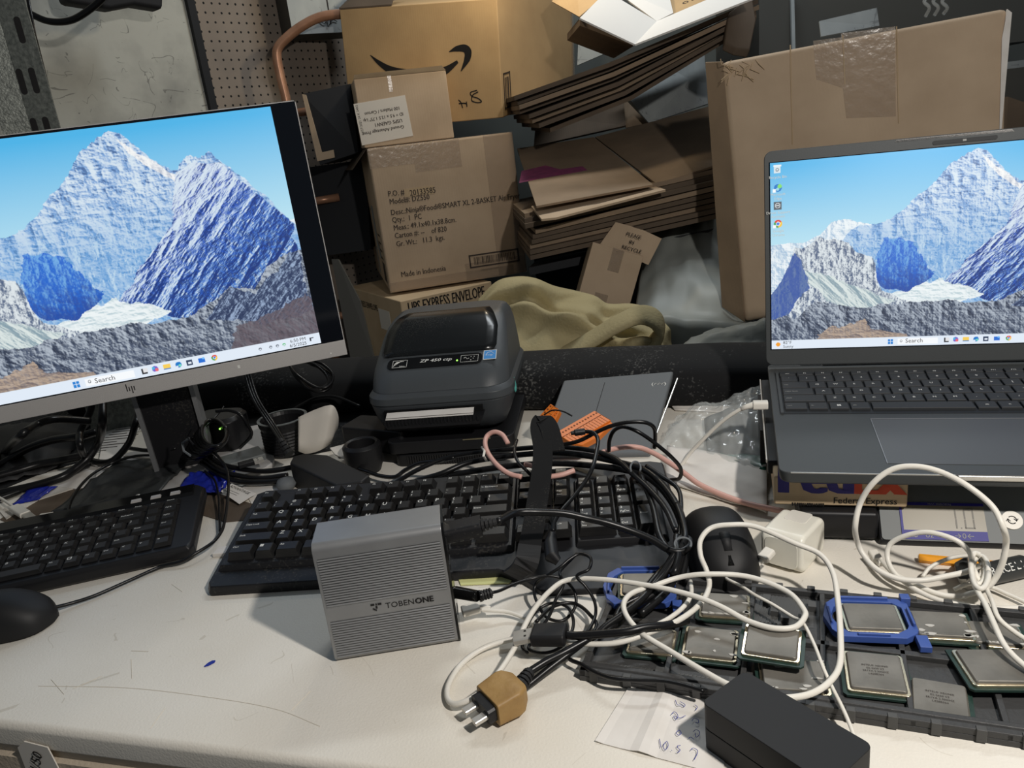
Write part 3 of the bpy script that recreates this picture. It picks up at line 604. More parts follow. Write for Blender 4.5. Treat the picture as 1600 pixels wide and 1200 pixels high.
def cap(b, cx, cy, w, d, z0=-.006, h=.0088, in_=.0028, mi=0):
    b.loft([[(x, y, z) for x, y in ((cx-w/2+.0006+i, cy-d/2+.0006+i*.7), (cx+w/2-.0006-i, cy-d/2+.0006+i*.7), (cx+w/2-.0006-i, cy+d/2-.0006-i*1.1), (cx-w/2+.0006+i, cy+d/2-.0006-i*1.1))] for z, i in ((z0, 0), (z0+h*.45, in_*.55), (z0+h*.93, in_), (z0+h, in_+.0006))], mi)
def key(par, cx, cy, w, d, t, sz=.0058, m='black_key', z0=-.006, h=.0088, leg='legend', sub=None):
    b = MB(); cap(b, cx, cy, w, d, z0, h); lx = cx-w/2+.0048; zt = z0+h+.0001
    if t == 'WIN':
        for ax in (0, .0019):
            for ay in (0, .0019): b.box((lx+ax, cy+ay, zt-.0001), (lx+ax+.0017, cy+ay+.0017, zt), 1)
    elif t == 'MENU': b.box((lx, cy, zt-.0001), (lx+.0042, cy+.0042, zt), 1); b.box((lx+.0008, cy+.0008, zt-.0001), (lx+.0034, cy+.0034, zt+.0001), 0)
    elif t:
        b.text(t, sz, Matrix.Translation((lx, cy+(.0004 if not sub else .0014), zt)), 1, bold=1)
        if sub: b.text(sub, sz*.72 if len(sub) > 1 else sz*.8, Matrix.Translation((lx, cy-.0046, zt)), 1, bold=1)
    return b.build('key', [m, leg], par)
kc = lambda c: (c-2.0)*U
def krow(items, y, hgt=U):
    for c, wd, t, s, sub in items: key(kb, kc(c), y, U*wd, hgt, t, s, sub=sub)
krow([(.5, 1, 'Esc', .0032, None)]+[(c, 1, 'F%d' % (i+1), .0036, None) for i, c in enumerate((2.5, 3.5, 4.5, 5.5, 7, 8, 9, 10, 11.5, 12.5, 13.5, 14.5))]+[(15.75, 1, 'PrtSc', .0028, None), (16.75, 1, 'Scroll', .0028, None), (17.75, 1, 'Pause', .0028, None)], 2.18*U)
krow([(.5+i, 1, s, .0046, t) for i, (s, t) in enumerate(zip('~!@#$%^&*()_+', '`1234567890-='))]+[(14, 2, '<- Backspace', .0034, None), (15.75, 1, 'Insert', .0028, None), (16.75, 1, 'Home', .0030, None), (17.75, 1, 'Page', .0030, 'Up'), (19, 1, 'Num', .003, 'Lock'), (20, 1, '/', .0050, None), (21, 1, '*', .0055, None), (22, 1, '-', .0055, None)], U)
krow([(.75, 1.5, 'Tab', .0036, None)]+[(2+i, 1, t, .0072, None) for i, t in enumerate('QWERTYUIOP')]+[(12, 1, '{', .005, '['), (13, 1, '}', .005, ']'), (14.25, 1.5, '|', .005, '\\'), (15.75, 1, 'Delete', .0028, None), (16.75, 1, 'End', .003, None), (17.75, 1, 'Page', .0030, 'Down'), (19, 1, '7', .0056, 'Home'), (20, 1, '8', .0056, '^'), (21, 1, '9', .0056, 'PgUp')], 0)
krow([(.875, 1.75, 'Caps Lock', .0034, None)]+[(2.25+i, 1, t, .0072, None) for i, t in enumerate('ASDFGHJKL')]+[(11.25, 1, ':', .005, ';'), (12.25, 1, '"', .005, "'"), (13.875, 2.25, 'Enter', .0036, None), (19, 1, '4', .0056, '<'), (20, 1, '5', .0056, None), (21, 1, '6', .0056, '>')], -U)
krow([(1.125, 2.25, 'Shift', .0036, None)]+[(2.75+i, 1, t, .0072, None) for i, t in enumerate('ZXCVBNM')]+[(9.75, 1, '<', .005, ','), (10.75, 1, '>', .005, '.'), (11.75, 1, '?', .005, '/'), (13.625, 2.75, 'Shift', .0036, None), (16.75, 1, '^', .005, None), (19, 1, '1', .0056, 'End'), (20, 1, '2', .0056, 'v'), (21, 1, '3', .0056, 'PgDn')], -2*U)
krow([(.75, 1.5, 'Ctrl', .0036, None), (2.05, 1.1, 'WIN', .0036, None), (3.3, 1.4, 'Alt', .0036, None), (7.25, 6.5, '', .0036, None), (11.2, 1.4, 'Alt', .0036, None), (12.5, 1.15, 'MENU', .003, None), (14.1, 1.8, 'Ctrl', .0036, None), (15.75, 1, '<', .005, None), (16.75, 1, 'v', .005, None), (17.75, 1, '->', .005, None), (19.5, 2, '0', .0056, 'Ins'), (21, 1, '.', .0056, 'Del')], -3*U)
key(kb, kc(22), -.5*U, U, 2*U, '+', .0056); key(kb, kc(22), -2.5*U, U, 2*U, 'Enter', .0034)

# ------------------------------------------------------------------ compact keyboard, left
p0 = PZ(300, 868, .004); K2 = frame((p0.x, p0.y, .016), 13.5, 5)
kb2 = thing('keyboard', 'compact black keyboard with multimedia keys at the left, lying under the desktop monitor', 'keyboard', K2)
b = MB()
for z, i in ((0, 0),): pass
P2_ = [(-.47, -.004), (0, -.004), (.004, .004), (.006, .132), (-.002, .142), (-.47, .142)]
b.loft([[(x, y, z+(-.002)) for x, y in [(a+(i if a < -.2 else -i), c+(i if c < .07 else -i)) for a, c in P2_]] for z, i in ((-.0135, .004), (-.010, 0), (.0, 0), (.004, .003))]); b.build('case', 'black', kb2, bevel=.0015)
b = MB(); b.loft([[(x, y, z) for x, y in ((-.46, .112+i), (-.006, .112+i), (-.006, .138-i), (-.46, .138-i))] for z, i in ((.001, 0), (.0055, .003))]); b.build('control_ridge', 'black_gloss', kb2)
b = MB()
for k, x in enumerate((-.070, -.048, -.026)): b.loft([[(x+dx*(1-i), .119+dy*(1-i), z) for dx, dy in ((-.006, -.003), (.006, -.003), (.006, .003), (-.006, .003))] for z, i in ((.005, 0), (.0075, .15))])
b.build('media_buttons', 'silver_plastic', kb2)
S2 = .0178; rr_ = random.Random(3)
rows2 = [(.100, ['Esc']+['F%d' % i for i in range(1, 13)]+['PrtSc', 'Pause', 'Del', 'Home'], .72), (.0835, list('`1234567890-=')+['Backspace', '', 'PgUp'], 1), (.0660, ['Tab']+list('QWERTYUIOP[]')+['\\', 'PgDn'], 1), (.0485, ['Caps']+list('ASDFGHJKL;')+["'", 'Enter', 'End'], 1), (.0310, ['Shift', '']+list('ZXCVBNM,./')+['Shift', '^', ''], 1), (.0135, ['Ctrl', 'Fn', 'WIN', 'Alt', '', 'Alt', 'MENU', 'Ins', 'Del', '<', 'v', '>'], 1)]
for y, labs, hs in rows2:
    x = -.018
    for k, t in enumerate(reversed(labs)):
        wd = 1.0
        if t in ('Backspace',): wd = 1.7
        if t in ('Enter', 'Shift'): wd = 1.6
        if t == '' and y < .02: wd = 5
        if t == '' and y > .03 and y < .05: wd = .6
        if k == 0: wd = 1.1
        w0 = S2*wd; cx = x-w0/2; x -= w0
        if cx < -.33: break
        key(kb2, cx, y, w0, S2*hs, t if t else None, .0052 if len(t) == 1 else .0032, z0=.003, h=.0042)

# ------------------------------------------------------------------ mice
def mouse(name, label, Mx, L, Wd, Hh, strip=True):
    t = thing(name, label, 'mouse', Mx); n = 24; rings = []
    for k in range(15):
        s = k/14; y = -L/2+L*s; ww = Wd/2*(1-abs(2*s-1)**3.2)**.5*(1-.10*sin(pi*s)) + .0004; hh = Hh*(sin(pi*min(1, max(0, s*.86+.10)))**.62)*(1 if s < .97 else .6)*(.45+.55*min(1, sin(pi*s)**.4+.05)) + .001
        rings.append([(ww*abs(cos(a))**.75*(1 if cos(a) > 0 else -1), y, .0015+max(0, hh*abs(sin(a))**.8)*(1 if sin(a) > 0 else 0)) for a in [2*pi*j/n for j in range(n)]])
    b = MB(); b.loft(rings); b.build('shell', 'cable_matt', t, smooth=True, sub=1)
    if strip:
        b = MB(); b.tube([(0, -L*.42, Hh*.50), (0, -L*.25, Hh*.80), (0, -L*.05, Hh*.95)], [.0032, .0042, .003], 10); b.build('scroll_strip', 'black_gloss', t, smooth=True)
        b = MB(); b.tube([(0, -L*.33, Hh*.66), (0, -L*.22, Hh*.90)], .0052, 12); b.build('scroll_wheel', 'rubber', t, smooth=True)
    return t
p = PZ(1122, 850, .015); mouse('computer_mouse', 'black computer mouse between the tangled cables and the white charger', frame((p.x, p.y, .0), -4), .124, .068, .046)
p = PZ(-8, 968, .012); mouse('computer_mouse', 'black corded mouse at the left edge below the compact keyboard', frame((p.x, p.y, 0), 96), .112, .062, .036, False)

# ------------------------------------------------------------------ label printer on a lower black unit
PM = frame((-.188, .937, .034), -8)
pr = thing('label_printer', 'charcoal thermal label printer with a blank label in its slot, behind the full size keyboard', 'printer', PM)
pw, pd = .184, .205
def sect(y0, y1, w, r, z): return [(x, y, z) for x, y in rrect(w, y1-y0, r, 6, pw/2, (y0+y1)/2)]
b = MB(); b.loft([sect(.030, .200, .144, .020, 0), sect(.012, .205, .162, .022, .010), sect(.003, .208, .178, .028, .026), sect(.0, .210, .187, .030, .043), sect(.0, .210, .189, .030, .0475)]); b.build('lower_shell', 'printer_low', pr, smooth=False, bevel=.0008)
b = MB(); b.loft([sect(0.0005, .2095, .189, .030, .0475), sect(-.001, .210, .191, .030, .0495), sect(-.001, .210, .191, .032, .0580), sect(.002, .210, .186, .032, .0612), sect(.004, .210, .183, .034, .0635)])
def hood(y0, z0, w, r, y1=.209): return [(x, y, z0) for x, y in rrect(w, y1-y0, r, 6, pw/2, (y0+y1)/2)]
HPY = [.004, .010, .022, .046, .070, .094, .110, .122, .2]; HPZ = [.0635, .0735, .0860, .0985, .1120, .1240, .1310, .1340, .1340]
b.loft([hood(y, z, w, r) for y, z, w, r in zip(HPY[:7], HPZ[:7], (.183, .182, .180, .177, .173, .166, .156), (.034, .034, .034, .032, .030, .028, .028))]+[hood(.122, .1340, .140, .026, .20)], cap=True)
b.build('hood', 'printer', pr, smooth=False, bevel=.0006)
HS = lambda y: np.interp(y, HPY, HPZ)
def hp(x, y, d=.0008): return (x, y, float(HS(y))+d)
def slab_on_hood(poly_xy, name, m, d0=.0002, d1=.0012, extra=None):
    b = MB(); b.loft([[hp(x, y, d0) for x, y in poly_xy], [hp(x, y, d1) for x, y in poly_xy]]); return b.build(name, m, pr)
b = MB(); ny, nx = 14, 10; ys = np.linspace(.0475, .150, ny); vs = []; fs = []
for j, y in enumerate(ys):
    hw = (.076 if y < .09 else .076-(y-.09)*.30)
    for i in range(nx+1):
        x = pw/2+(-1+2*i/nx)*hw*(1 if y > .054 else .95); vs.append(hp(x, y, .0016))
for j in range(ny-1):
    for i in range(nx): a = j*(nx+1)+i; fs.append((a, a+1, a+nx+2, a+nx+1))
b.add(vs, fs); o = b.build('smoked_window', 'window', pr, smooth=True); s = o.modifiers.new('t', 'SOLIDIFY'); s.thickness = .001
# control strip
cpM = PM @ Matrix.Translation((pw/2, .047, float(HS(.047))+.0012)) @ Matrix.Rotation(math.atan2(.0120, .022), 4, 'X')
cpL = Matrix.Translation((pw/2-.004, .0350, float(HS(.0350))+.0008)) @ Matrix.Rotation(math.atan2(.0125, .024), 4, 'X')
b = MB(); b.loft([[(x, y, z) for x, y in rrect(.125, .0200, .0075, 5, 0, 0)] for z in (0, .0007)], T=cpL); b.build('control_strip', 'black_gloss', pr)
b = MB(); b.text('ZP 450 ctp', .0076, cpL @ Matrix.Translation((-.020, -.0008, .0009)) @ Matrix(((1.25, .25, 0, 0), (0, 1, 0, 0), (0, 0, 1, 0), (0, 0, 0, 1))), bold=1)
b.text('Zebra', .0030, cpL @ Matrix.Translation((-.0465, -.0062, .0009)), bold=1)
for q in (((-.0560, -.0070), (-.0365, -.0066)), ((-.0560, .0056), (-.0365, .0060)), ((-.0560, -.0070), (-.0556, .0060)), ((-.0369, -.0070), (-.0365, .0060)), ((.0345, -.0060), (.0575, -.0057)), ((.0345, .0060), (.0575, .0063)), ((.0345, -.0060), (.0348, .0060)), ((.0572, -.0060), (.0575, .0060))):
    b.box((q[0][0], q[0][1], .0007), (q[1][0], q[1][1], .0009), T=cpL)
# striped head emblem
for k in range(5): b.tube([cpL @ Vector((-.0545+k*.0016, -.005+k*.0016, .0009)), cpL @ Vector((-.0530+k*.0018, .000+k*.0010, .0009)), cpL @ Vector((-.0500+k*.0022, .0038, .0009))], .00035, 4)
b.tube([cpL @ Vector((.0385, .0010, .0009)), cpL @ Vector((.0410, .0026, .0009)), cpL @ Vector((.0430, -.001, .0009)), cpL @ Vector((.0455, .0005, .0009))], .0003, 4)
for q in ((.048, .003), (.051, -.0002), (.048, -.003), (.052, .0032)): b.cyl(.0006, .0007, .0009, 8, T=cpL @ Matrix.Translation((q[0], q[1], 0)))
b.build('panel_lettering', 'legend', pr)
b = MB(); b.cyl(.0011, .0007, .0013, 12, T=cpL @ Matrix.Translation((.0300, -.0022, 0))); b.build('status_light', 'led_green', pr)
b = MB(); SK = cpL @ Matrix.Translation((.0725, .004, 0)); b.box((-.0085, -.0085, .0004), (.0085, .0085, .0009), 1, T=SK); b.box((-.0077, -.0077, .0009), (.0077, .0077, .0010), 0, T=SK)
b.tube([SK @ Vector((-.0055, -.001, .0011)), SK @ Vector((-.003, .004, .0011)), SK @ Vector((.002, .0048, .0011)), SK @ Vector((.0055, .001, .0011))], .0003, 4, 1)
b.text('energy', .0034, SK @ Matrix.Translation((-.0055, -.0016, .0011)), 1); b.build('energy_sticker', ['sticker_blue', 'legend'], pr)
# slot, label and serrated tear bar
b = MB(); b.box((.022, -.0035, .0315), (.150, .004, .0435)); b.build('label_slot', 'black_gloss', pr)
b = MB(); b.loft([[(.026, -.014, .0225), (.146, -.014, .0225), (.142, .002, .014), (.030, .002, .014)], [(.020, -.015, .0340), (.152, -.015, .0340), (.152, .002, .0355), (.020, .002, .0355)]])
for k in range(27): b.box((.0235+k*.0046, -.0162, .0280), (.0257+k*.0046, -.0146, .0348))
b.build('tear_bar', 'black', pr)
b = MB(); b.loft([[(x, y, z) for y, z in ((.006, .0420), (-.004, .0412), (-.010, .0385), (-.0155, .0358), (-.0150, .0352), (-.009, .0378), (-.004, .0405), (.006, .0414))] for x in (.026, .139)]); b.box((.026, -.0142, .0372), (.139, -.0138, .0376), 1); b.build('blank_label', ['white_paper', 'ink_soft'], pr)
b = MB(); b.lathe([(.0002, .0125), (.0026, .009), (.0050, .003), (.0058, -.002), (.0046, -.0065), (.0002, -.0085)], 16, T=Matrix.Translation((.1865, .050, .0475)) @ Matrix.Diagonal((.35, 1, 1, 1))); b.build('release_latch', 'teal', pr, smooth=True)
# unit below
UM = frame((-.168, .926, 0), -8)
un = thing('black_base_unit', 'black slotted base unit under the charcoal label printer', 'device', UM)
b = MB(); b.loft([[(x, y, z) for x, y in rrect(.150, .19, .01, 4, .080, .098)] for z in (0, .016)]); b.loft([[(x, y, z) for x, y in rrect(.168, .195, .012, 4, .080, .100)] for z in (.018, .0345)]); b.loft([[(x, y, z) for x, y in rrect(.14, .17, .01, 4, .080, .1)] for z in (.012, .02)]); b.build('housing', 'black', un, bevel=.0015)
b = MB()
for k in range(34): b.box((.022+k*.0033, .0012, .002), (.0238+k*.0033, .004, .0150))
b.build('vent_grille', 'rubber', un)
b = MB(); b.box((.098, .0012, .0325), (.134, .003, .0340)); b.build('bright_edge', 'brass', un)

# ------------------------------------------------------------------ tablet, terminal blocks
a0 = PZ(845, 715, .012); a1 = PZ(1010, 705, .008); a2 = PY(1058, 592, .99); a3 = PY(885, 592, 1.04)
def quadslab(b, q, th, mi=0, n=1):
    q = [Vector(x) for x in q]; nn = (q[1]-q[0]).cross(q[3]-q[0]).normalized()
    b.loft([[tuple(x) for x in q], [tuple(x-nn*th) for x in q]], mi)
    return nn
def planeM(q):
    q = [Vector(x) for x in q]; ex = (q[1]-q[0]).normalized(); n = ex.cross(q[3]-q[0]).normalized(); ey = n.cross(ex)
    return Matrix(((ex.x, ey.x, n.x, q[0].x), (ex.y, ey.y, n.y, q[0].y), (ex.z, ey.z, n.z, q[0].z), (0, 0, 0, 1)))
tq = [PZ(838, 712, .006), PZ(1015, 708, .006), PY(1060, 593, 1.02), PY(872, 594, 1.045)]
tM = planeM(tq); tab = thing('tablet_folio', 'grey fabric tablet folio leaning back behind the tangle of black cables', 'tablet', tM)
Ti = tM.inverted(); lq = [Ti @ x for x in tq]
w_ = (lq[1].x+lq[2].x)/2; h_ = (lq[2].y+lq[3].y)/2
b = MB(); pl_ = [(lq[0].x, 0), (lq[1].x, lq[1].y), (lq[2].x-.006, lq[2].y), (lq[3].x+.008, lq[3].y)]
b.loft([[(x, y, z) for x, y in pl_] for z in (-.010, .0)]); b.build('cover', 'tablet', tab, bevel=.003, seg=3)
b = MB(); b.box((lq[3].x+.048, .006, .0), (lq[3].x+.0488, lq[3].y-.002, .0004), T=Matrix.Rotation(radians(-7), 4, 'Z') @ Matrix.Translation((-.0, 0.0, 0))); b.build('fold_crease', 'rubber', tab)
b = MB(); e = on_plane(tM, 1029, 600); b.text('(', .009, Matrix.Translation((e.x-.010, e.y-.003, .0004)), bold=1); b.text(')', .009, Matrix.Translation((e.x+.0075, e.y-.003, .0004)), bold=1)
for k in range(3): b.tube([(e.x-.006+k*.005, e.y-.0018, .0004), (e.x-.0035+k*.005, e.y+.0022, .0004), (e.x-.001+k*.005, e.y-.0018, .0004)], .0004, 4)
b.build('antenna_mark', 'legend', tab)
b = MB(); b.tube([(lq[1].x+.0005, .01, -.005), (lq[2].x-.001, lq[2].y-.012, -.005)], .0011, 6); b.build('metal_edge', 'steel', tab)
def terminal(pts, label, n, seed):
    """a row of screw terminals seen from above: pts are image corners on a height"""
    q = [PZ(x, y, z) for x, y, z in pts]; m = planeM(q); t = thing('terminal_block', label, 'connector', m); I = m.inverted(); l = [I @ x for x in q]
    w = (l[1].x+l[2].x-l[3].x)/2; h = (l[2].y+l[3].y)/2; b = MB()
    b.loft([[(0, 0, z), (w, 0, z), (w, h, z), (0, h, z)] for z in (-.010, 0)]); b.loft([[(w, h*.04, z), (w*1.28, h*.16, z-.002), (w*1.34, h*.55, z-.002), (w*1.15, h*.98, z), (w, h, z)] for z in (-.010, -.002)]); b.build('body', 'orange', t, bevel=.0006)
    b = MB()
    for k in range(n):
        y = h*(k+.5)/n; b.cyl(.0013, 0, .0003, 12, T=Matrix.Translation((w*.2, y, 0))); b.box((w*.42, y-h/n*.42, 0), (w*.46, y+h/n*.42, .0003)); b.box((w*.50, y+h/n*.36, 0), (w*.98, y+h/n*.42, .0003))
        b.cyl(.0006, -.002, -.0016, 8, T=Matrix.Translation((w*1.14, y*.7+h*.15, 0)))
    b.build('screw_recesses', 'orange_dark', t)
    return t
terminal([(868, 676, .052), (890, 690, .046), (932, 644, .060), (910, 627, .066)], 'orange screw terminal block, the large one lying on the grey tablet folio', 14, 1)
terminal([(838, 655, .040), (852, 664, .036), (882, 645, .046), (868, 637, .052)], 'small orange terminal block with thin black wires, half hidden behind the larger one', 5, 2)
b = MB(); b.tube(crom([PZ(850, 648, .055), PZ(864, 641, .062), PZ(880, 643, .06), PZ(894, 650, .055)]), .0010, 6); tag(b.build('jumper_wire', 'cable_black', smooth=True), 'short thin black wire on the small orange terminal block', 'wire')

# ------------------------------------------------------------------ boxes of electronics in the foreground
AM = frame(PZ(1097, 1098, .036)-Vector((0, 0, .036)), -56.0)
L0 = on_plane(AM, 1363, 1163, .036); L1_ = on_plane(AM, 1162, 1046, .036)
AL, AW = L0.x-.0, L1_.y
ad = thing('power_adapter', 'black matt power adapter brick lying on the handwritten note, nearest the camera', 'power adapter', AM)
b = MB(); b.loft([[(x, y, z) for x, y in rrect(AL+.002, AW, .005, 5, AL/2, AW/2)] for z in (.0, .0168)]); b.loft([[(x, y, z) for x, y in rrect(AL+.0012, AW-.0008, .005, 5, AL/2, AW/2)] for z in (.0165, .0175)]); b.loft([[(x, y, z) for x, y in rrect(AL+.002, AW, .005, 5, AL/2, AW/2)] for z in (.0172, .036)]); b.build('shell', 'cable_matt', ad, bevel=.0012)
nq = [PZ(930, 1160), PZ(1075, 1198), PZ(1100, 1088), PZ(985, 1072)]
NM = planeM(nq); note = thing('paper_note', 'creased white paper note with numbers handwritten in blue, under the black power adapter', 'paper', NM); I = NM.inverted()
nl = [I @ x for x in nq]
ext = [nl[0], nl[1]+(nl[1]-nl[0])*.35, nl[2]+(nl[2]-nl[3])*.35, nl[3]]
b = MB(); n = 14; vs = []; fs = []
for j in range(n+1):
    for i in range(n+1):
        s, t = i/n, j/n; p = ext[0]*(1-s)*(1-t)+ext[1]*s*(1-t)+ext[2]*s*t+ext[3]*(1-s)*t
        vs.append((p.x, p.y, .0006+.0022*max(0, 1-abs(s-.38)*9)+.0006*max(0, .05-s)*30))
for j in range(n):
    for i in range(n): a = j*(n+1)+i; fs.append((a, a+1, a+n+2, a+n+1))
b.add(vs, fs); o = b.build('sheet', 'white_paper', note); s = o.modifiers.new('t', 'SOLIDIFY'); s.thickness = .0004; s.offset = 0
b = MB()
def scrawl(strokes, r=.00022):
    for st in strokes: b.tube(crom([I @ PZ(x, y, .0026) for x, y in st], 5), r, 4)
Z7 = lambda L: [zc(x, y, 860, 1000, 2.963) for x, y in L]
scrawl([Z7(L) for L in ([(505, 458), (508, 475), (512, 497)], [(528, 478), (522, 495), (532, 508), (545, 490), (540, 470), (528, 478)], [(560, 510), (563, 512)], [(603, 488), (588, 490), (590, 500), (600, 508), (592, 520), (584, 518)],
  [(560, 345), (572, 332), (585, 340), (590, 355), (580, 368), (572, 352), (600, 360), (625, 350)], [(578, 278), (588, 300), (605, 300), (618, 308), (622, 298), (600, 285)],
  [(590, 420), (583, 430), (592, 440), (605, 432), (598, 418), (590, 420)], [(640, 455), (650, 450), (665, 460)], [(660, 425), (675, 415), (690, 425), (688, 440), (675, 450), (670, 430)], [(655, 375), (665, 362), (685, 370), (683, 385), (668, 380)], [(650, 510), (660, 500), (680, 510), (678, 530), (665, 555)], [(668, 300), (680, 310), (672, 325)])])
b.build('handwriting', 'blue_chip', note)
b = MB(); p = PZ(328, 1037, .0006); b.loft([[(p.x+a*.7, p.y+c*.7, z) for a, c in ((-.0055, -.0045), (-.001, -.0035), (.005, .0015), (.0052, .0045), (.001, .005), (-.003, .001))] for z in (.0002, .0011)]); tag(b.build('plastic_chip', 'blue_chip'), 'tiny dark blue plastic chip on the bare bench top', 'chip')
p = PZ(346, 868, 0); cM = frame(p, -8); c_ = thing('paper_scrap', 'tiny white block by the left end of the full size keyboard', 'scrap', cM)
b = MB(); b.loft([[(-.008, -.004, 0), (.008, -.004, 0), (.009, .012, 0), (-.008, .012, 0)], [(-.008, -.004, .005), (.008, -.004, .005), (.009, .012, .005), (-.008, .012, .005)]]); b.build('block', 'white_paper', c_, bevel=.0008)

# white charger
CM = frame(PZ(1188, 882, 0)+Vector((0, 0, .0)), -44)
ch = thing('wall_charger', 'white cube wall charger with a cable plugged in, beside the black mouse', 'charger', CM)
b = MB(); b.loft([[(x, y, z) for y, z in rrect(.052, .036, .009, 6, .026, .0180)] for x in (.0, .0385)], T=Matrix.Translation((0, 0, 0))); b.build('body', 'charger', ch, bevel=.004, seg=3)
b = MB(); b.loft([[(x, y, z) for x, y in rrect(.020, .020, .003, 4, .019, .038)] for z in (.0358, .0363)]); b.build('label_recess', 'cable_white', ch, bevel=.0002)
b = MB(); b.loft([[(x, y, z) for x, z in rrect(.0305, .028, .007, 5, .0192, .0180)] for y in (-.0004, .004)]); b.build('end_face', 'charger', ch, bevel=.0008)
# orange pencil
p1, p2 = PZ(1436, 872, .004), PZ(1540, 882, .004); d = (p2-p1)
b = MB(); b.tube([p1, p1+d*1.5], .0038, 6); pn = thing('pencil', 'short yellow orange pencil in front of the postal scale', 'pencil', frame(p1, 0)); b.build('barrel', 'pencil', pn, world=True)
b = MB(); b.tube([p1-d*.012, p1], .0030, 8); b.build('end_face', 'wood', pn, world=True)
# battery
p1, p2 = PZ(1508, 905, .009), PZ(1600, 884, .009); d = (p2-p1).normalized(); BM = frame(p1, math.degrees(math.atan2(d.y, d.x)))
bt = thing('battery', 'charcoal battery lettered DURACELL under the white cable coil at the right', 'battery', BM)
RY = Matrix.Rotation(radians(90), 4, 'Y'); b = MB(); b.lathe([(.0082, .001), (.0092, .002), (.0092, .054), (.0085, .0555)], 28, T=RY); b.build('wrap', 'battery', bt, smooth=False, bevel=.0002)
b = MB(); b.lathe([(.0088, .0), (.0088, .0012), (.003, .0012), (.003, -.001)], 20, T=RY); b.build('contact', 'steel', bt)
b = MB()
for k, chh in enumerate('DURACELL'):
    vs, fs = glyph(chh); R_ = .0095
    pv = []
    for v in vs:
        a = radians(64)+(-(v.y*.0092))/R_ ; pv.append((.006+k*.0058+v.x*.0078, -R_*cos(radians(52)-v.y*.0088/R_*(-1)), R_*sin(radians(38)+v.y*.0092/R_)) if False else (.006+k*.0058+v.x*.0078, -R_*cos(radians(28)+v.y*.0095/R_), R_*sin(radians(28)+v.y*.0095/R_)))
    b.add(pv, fs)
b.build('lettering', 'legend', bt)
# strap
SP = [PZ(*p) for p in [(868, 705, .075), (858, 668, .088), (848, 655, .092), (843, 668, .088), (848, 700, .078), (846, 740, .066), (840, 780, .054), (834, 820, .046), (828, 852, .038), (822, 880, .030), (800, 900, .018)]]
st = thing('cable_strap', 'wide black hook and loop strap arching over the keyboard', 'strap', frame(SP[8]))
def ribbon(b, pts, hw, th, side, mi=0):
    rings = []
    for i, p in enumerate(pts):
        t = (pts[min(i+1, len(pts)-1)]-pts[max(i-1, 0)]).normalized(); s = (side-t*side.dot(t)).normalized(); n = t.cross(s)
        rings.append([tuple(p-s*hw-n*th), tuple(p+s*hw-n*th), tuple(p+s*hw+n*th), tuple(p-s*hw+n*th)])
    b.loft(rings, mi)
b = MB(); ribbon(b, crom(SP[:9], 6), .0102, .0009, Vector((1, .1, 0))); b.build('loop_face', 'velcro', st, world=True)
b = MB(); ribbon(b, crom(SP[8:], 6), .0106, .0011, Vector((1, .1, 0))); b.build('hook_end', 'rubber', st, world=True)
# ------------------------------------------------------------------ processor tray
TM = frame((.022, .495, 0), -22.5)
tray = thing('component_tray', 'dark grey plastic tray of processors at the right front of the bench', 'tray', TM)
TX0, TX1, TY0, TY1 = .008, .326, -.012, .127
b = MB(); b.box((TX0, TY0, 0), (TX1, TY1, .0045)); b.loft([[(TX0, TY0, .0), (TX1, TY0, .0), (TX1, TY0+.006, .0105), (TX0, TY0+.006, .0105)], [(TX0, TY0, .0), (TX1, TY0, .0), (TX1, TY0+.010, .0105), (TX0, TY0+.010, .0105)]])
for (a_, c_) in (((TX0, TY0, .0045), (TX1, TY0+.005, .0095)), ((TX0, TY1-.005, .0045), (TX1, TY1, .0095)), ((TX0, TY0, .0045), (TX0+.005, TY1, .0095)), ((TX1-.005, TY0, .0045), (TX1, TY1, .0095)), ((TX0, .055, .0045), (TX1, .0605, .0090))): b.box(a_, c_)
for k in range(1, 6): b.box((.017+.0535*k-.002, TY0, .0045), (.017+.0535*k+.002, TY1, .0090))
b.build('tray_body', 'tray', tray, bevel=.0006)
b = MB()
for k in range(13): b.box((TX0+.008+k*.025, TY0-.0015, .001), (TX0+.014+k*.025, TY0+.003, .0105))
b.build('rim_lugs', 'tray_rib', tray, bevel=.0005); b = MB()
for k in range(13): b.box((TX0+.008+k*.025, TY1-.003, .001), (TX0+.014+k*.025, TY1+.0015, .0115))
b.build('rim_lugs', 'tray_rib', tray, bevel=.0005)
for (x0, y0, x1, y1) in ((.122, .080, .165, .118), (.016, -.006, .060, .006), (.074, -.006, .11, .006), (.237, .055, .268, .062)):
    n = int((x1-x0)/.003); b = MB(); b.box((x0, min(y0, y1), .0044), (x1+.006, max(y0, y1), .0047))
    for k in range(n): b.add([(x0+k*.003, y0, .0052), (x0+k*.003+.0012, y0, .0052), (x0+k*.003+.0062, y1, .0052), (x0+k*.003+.005, y1, .0052), (x0+k*.003, y0, .0044), (x0+k*.003+.0012, y0, .0044), (x0+k*.003+.0062, y1, .0044), (x0+k*.003+.005, y1, .0044)], [(0, 1, 2, 3), (4, 5, 1, 0), (2, 6, 7, 3)])
    b.build('cell_ribs', 'tray_rib', tray)
for (x, y) in ((.135, .108), (.142, .093), (.15, .086), (.066, .000), (.118, .000), (.165, .065), (.165, .09), (.17, .105)): b = MB(); b.box((x-.003, y-.004, .0045), (x+.003, y+.004, .0098)); b.build('cell_clip', 'tray_rib', tray)
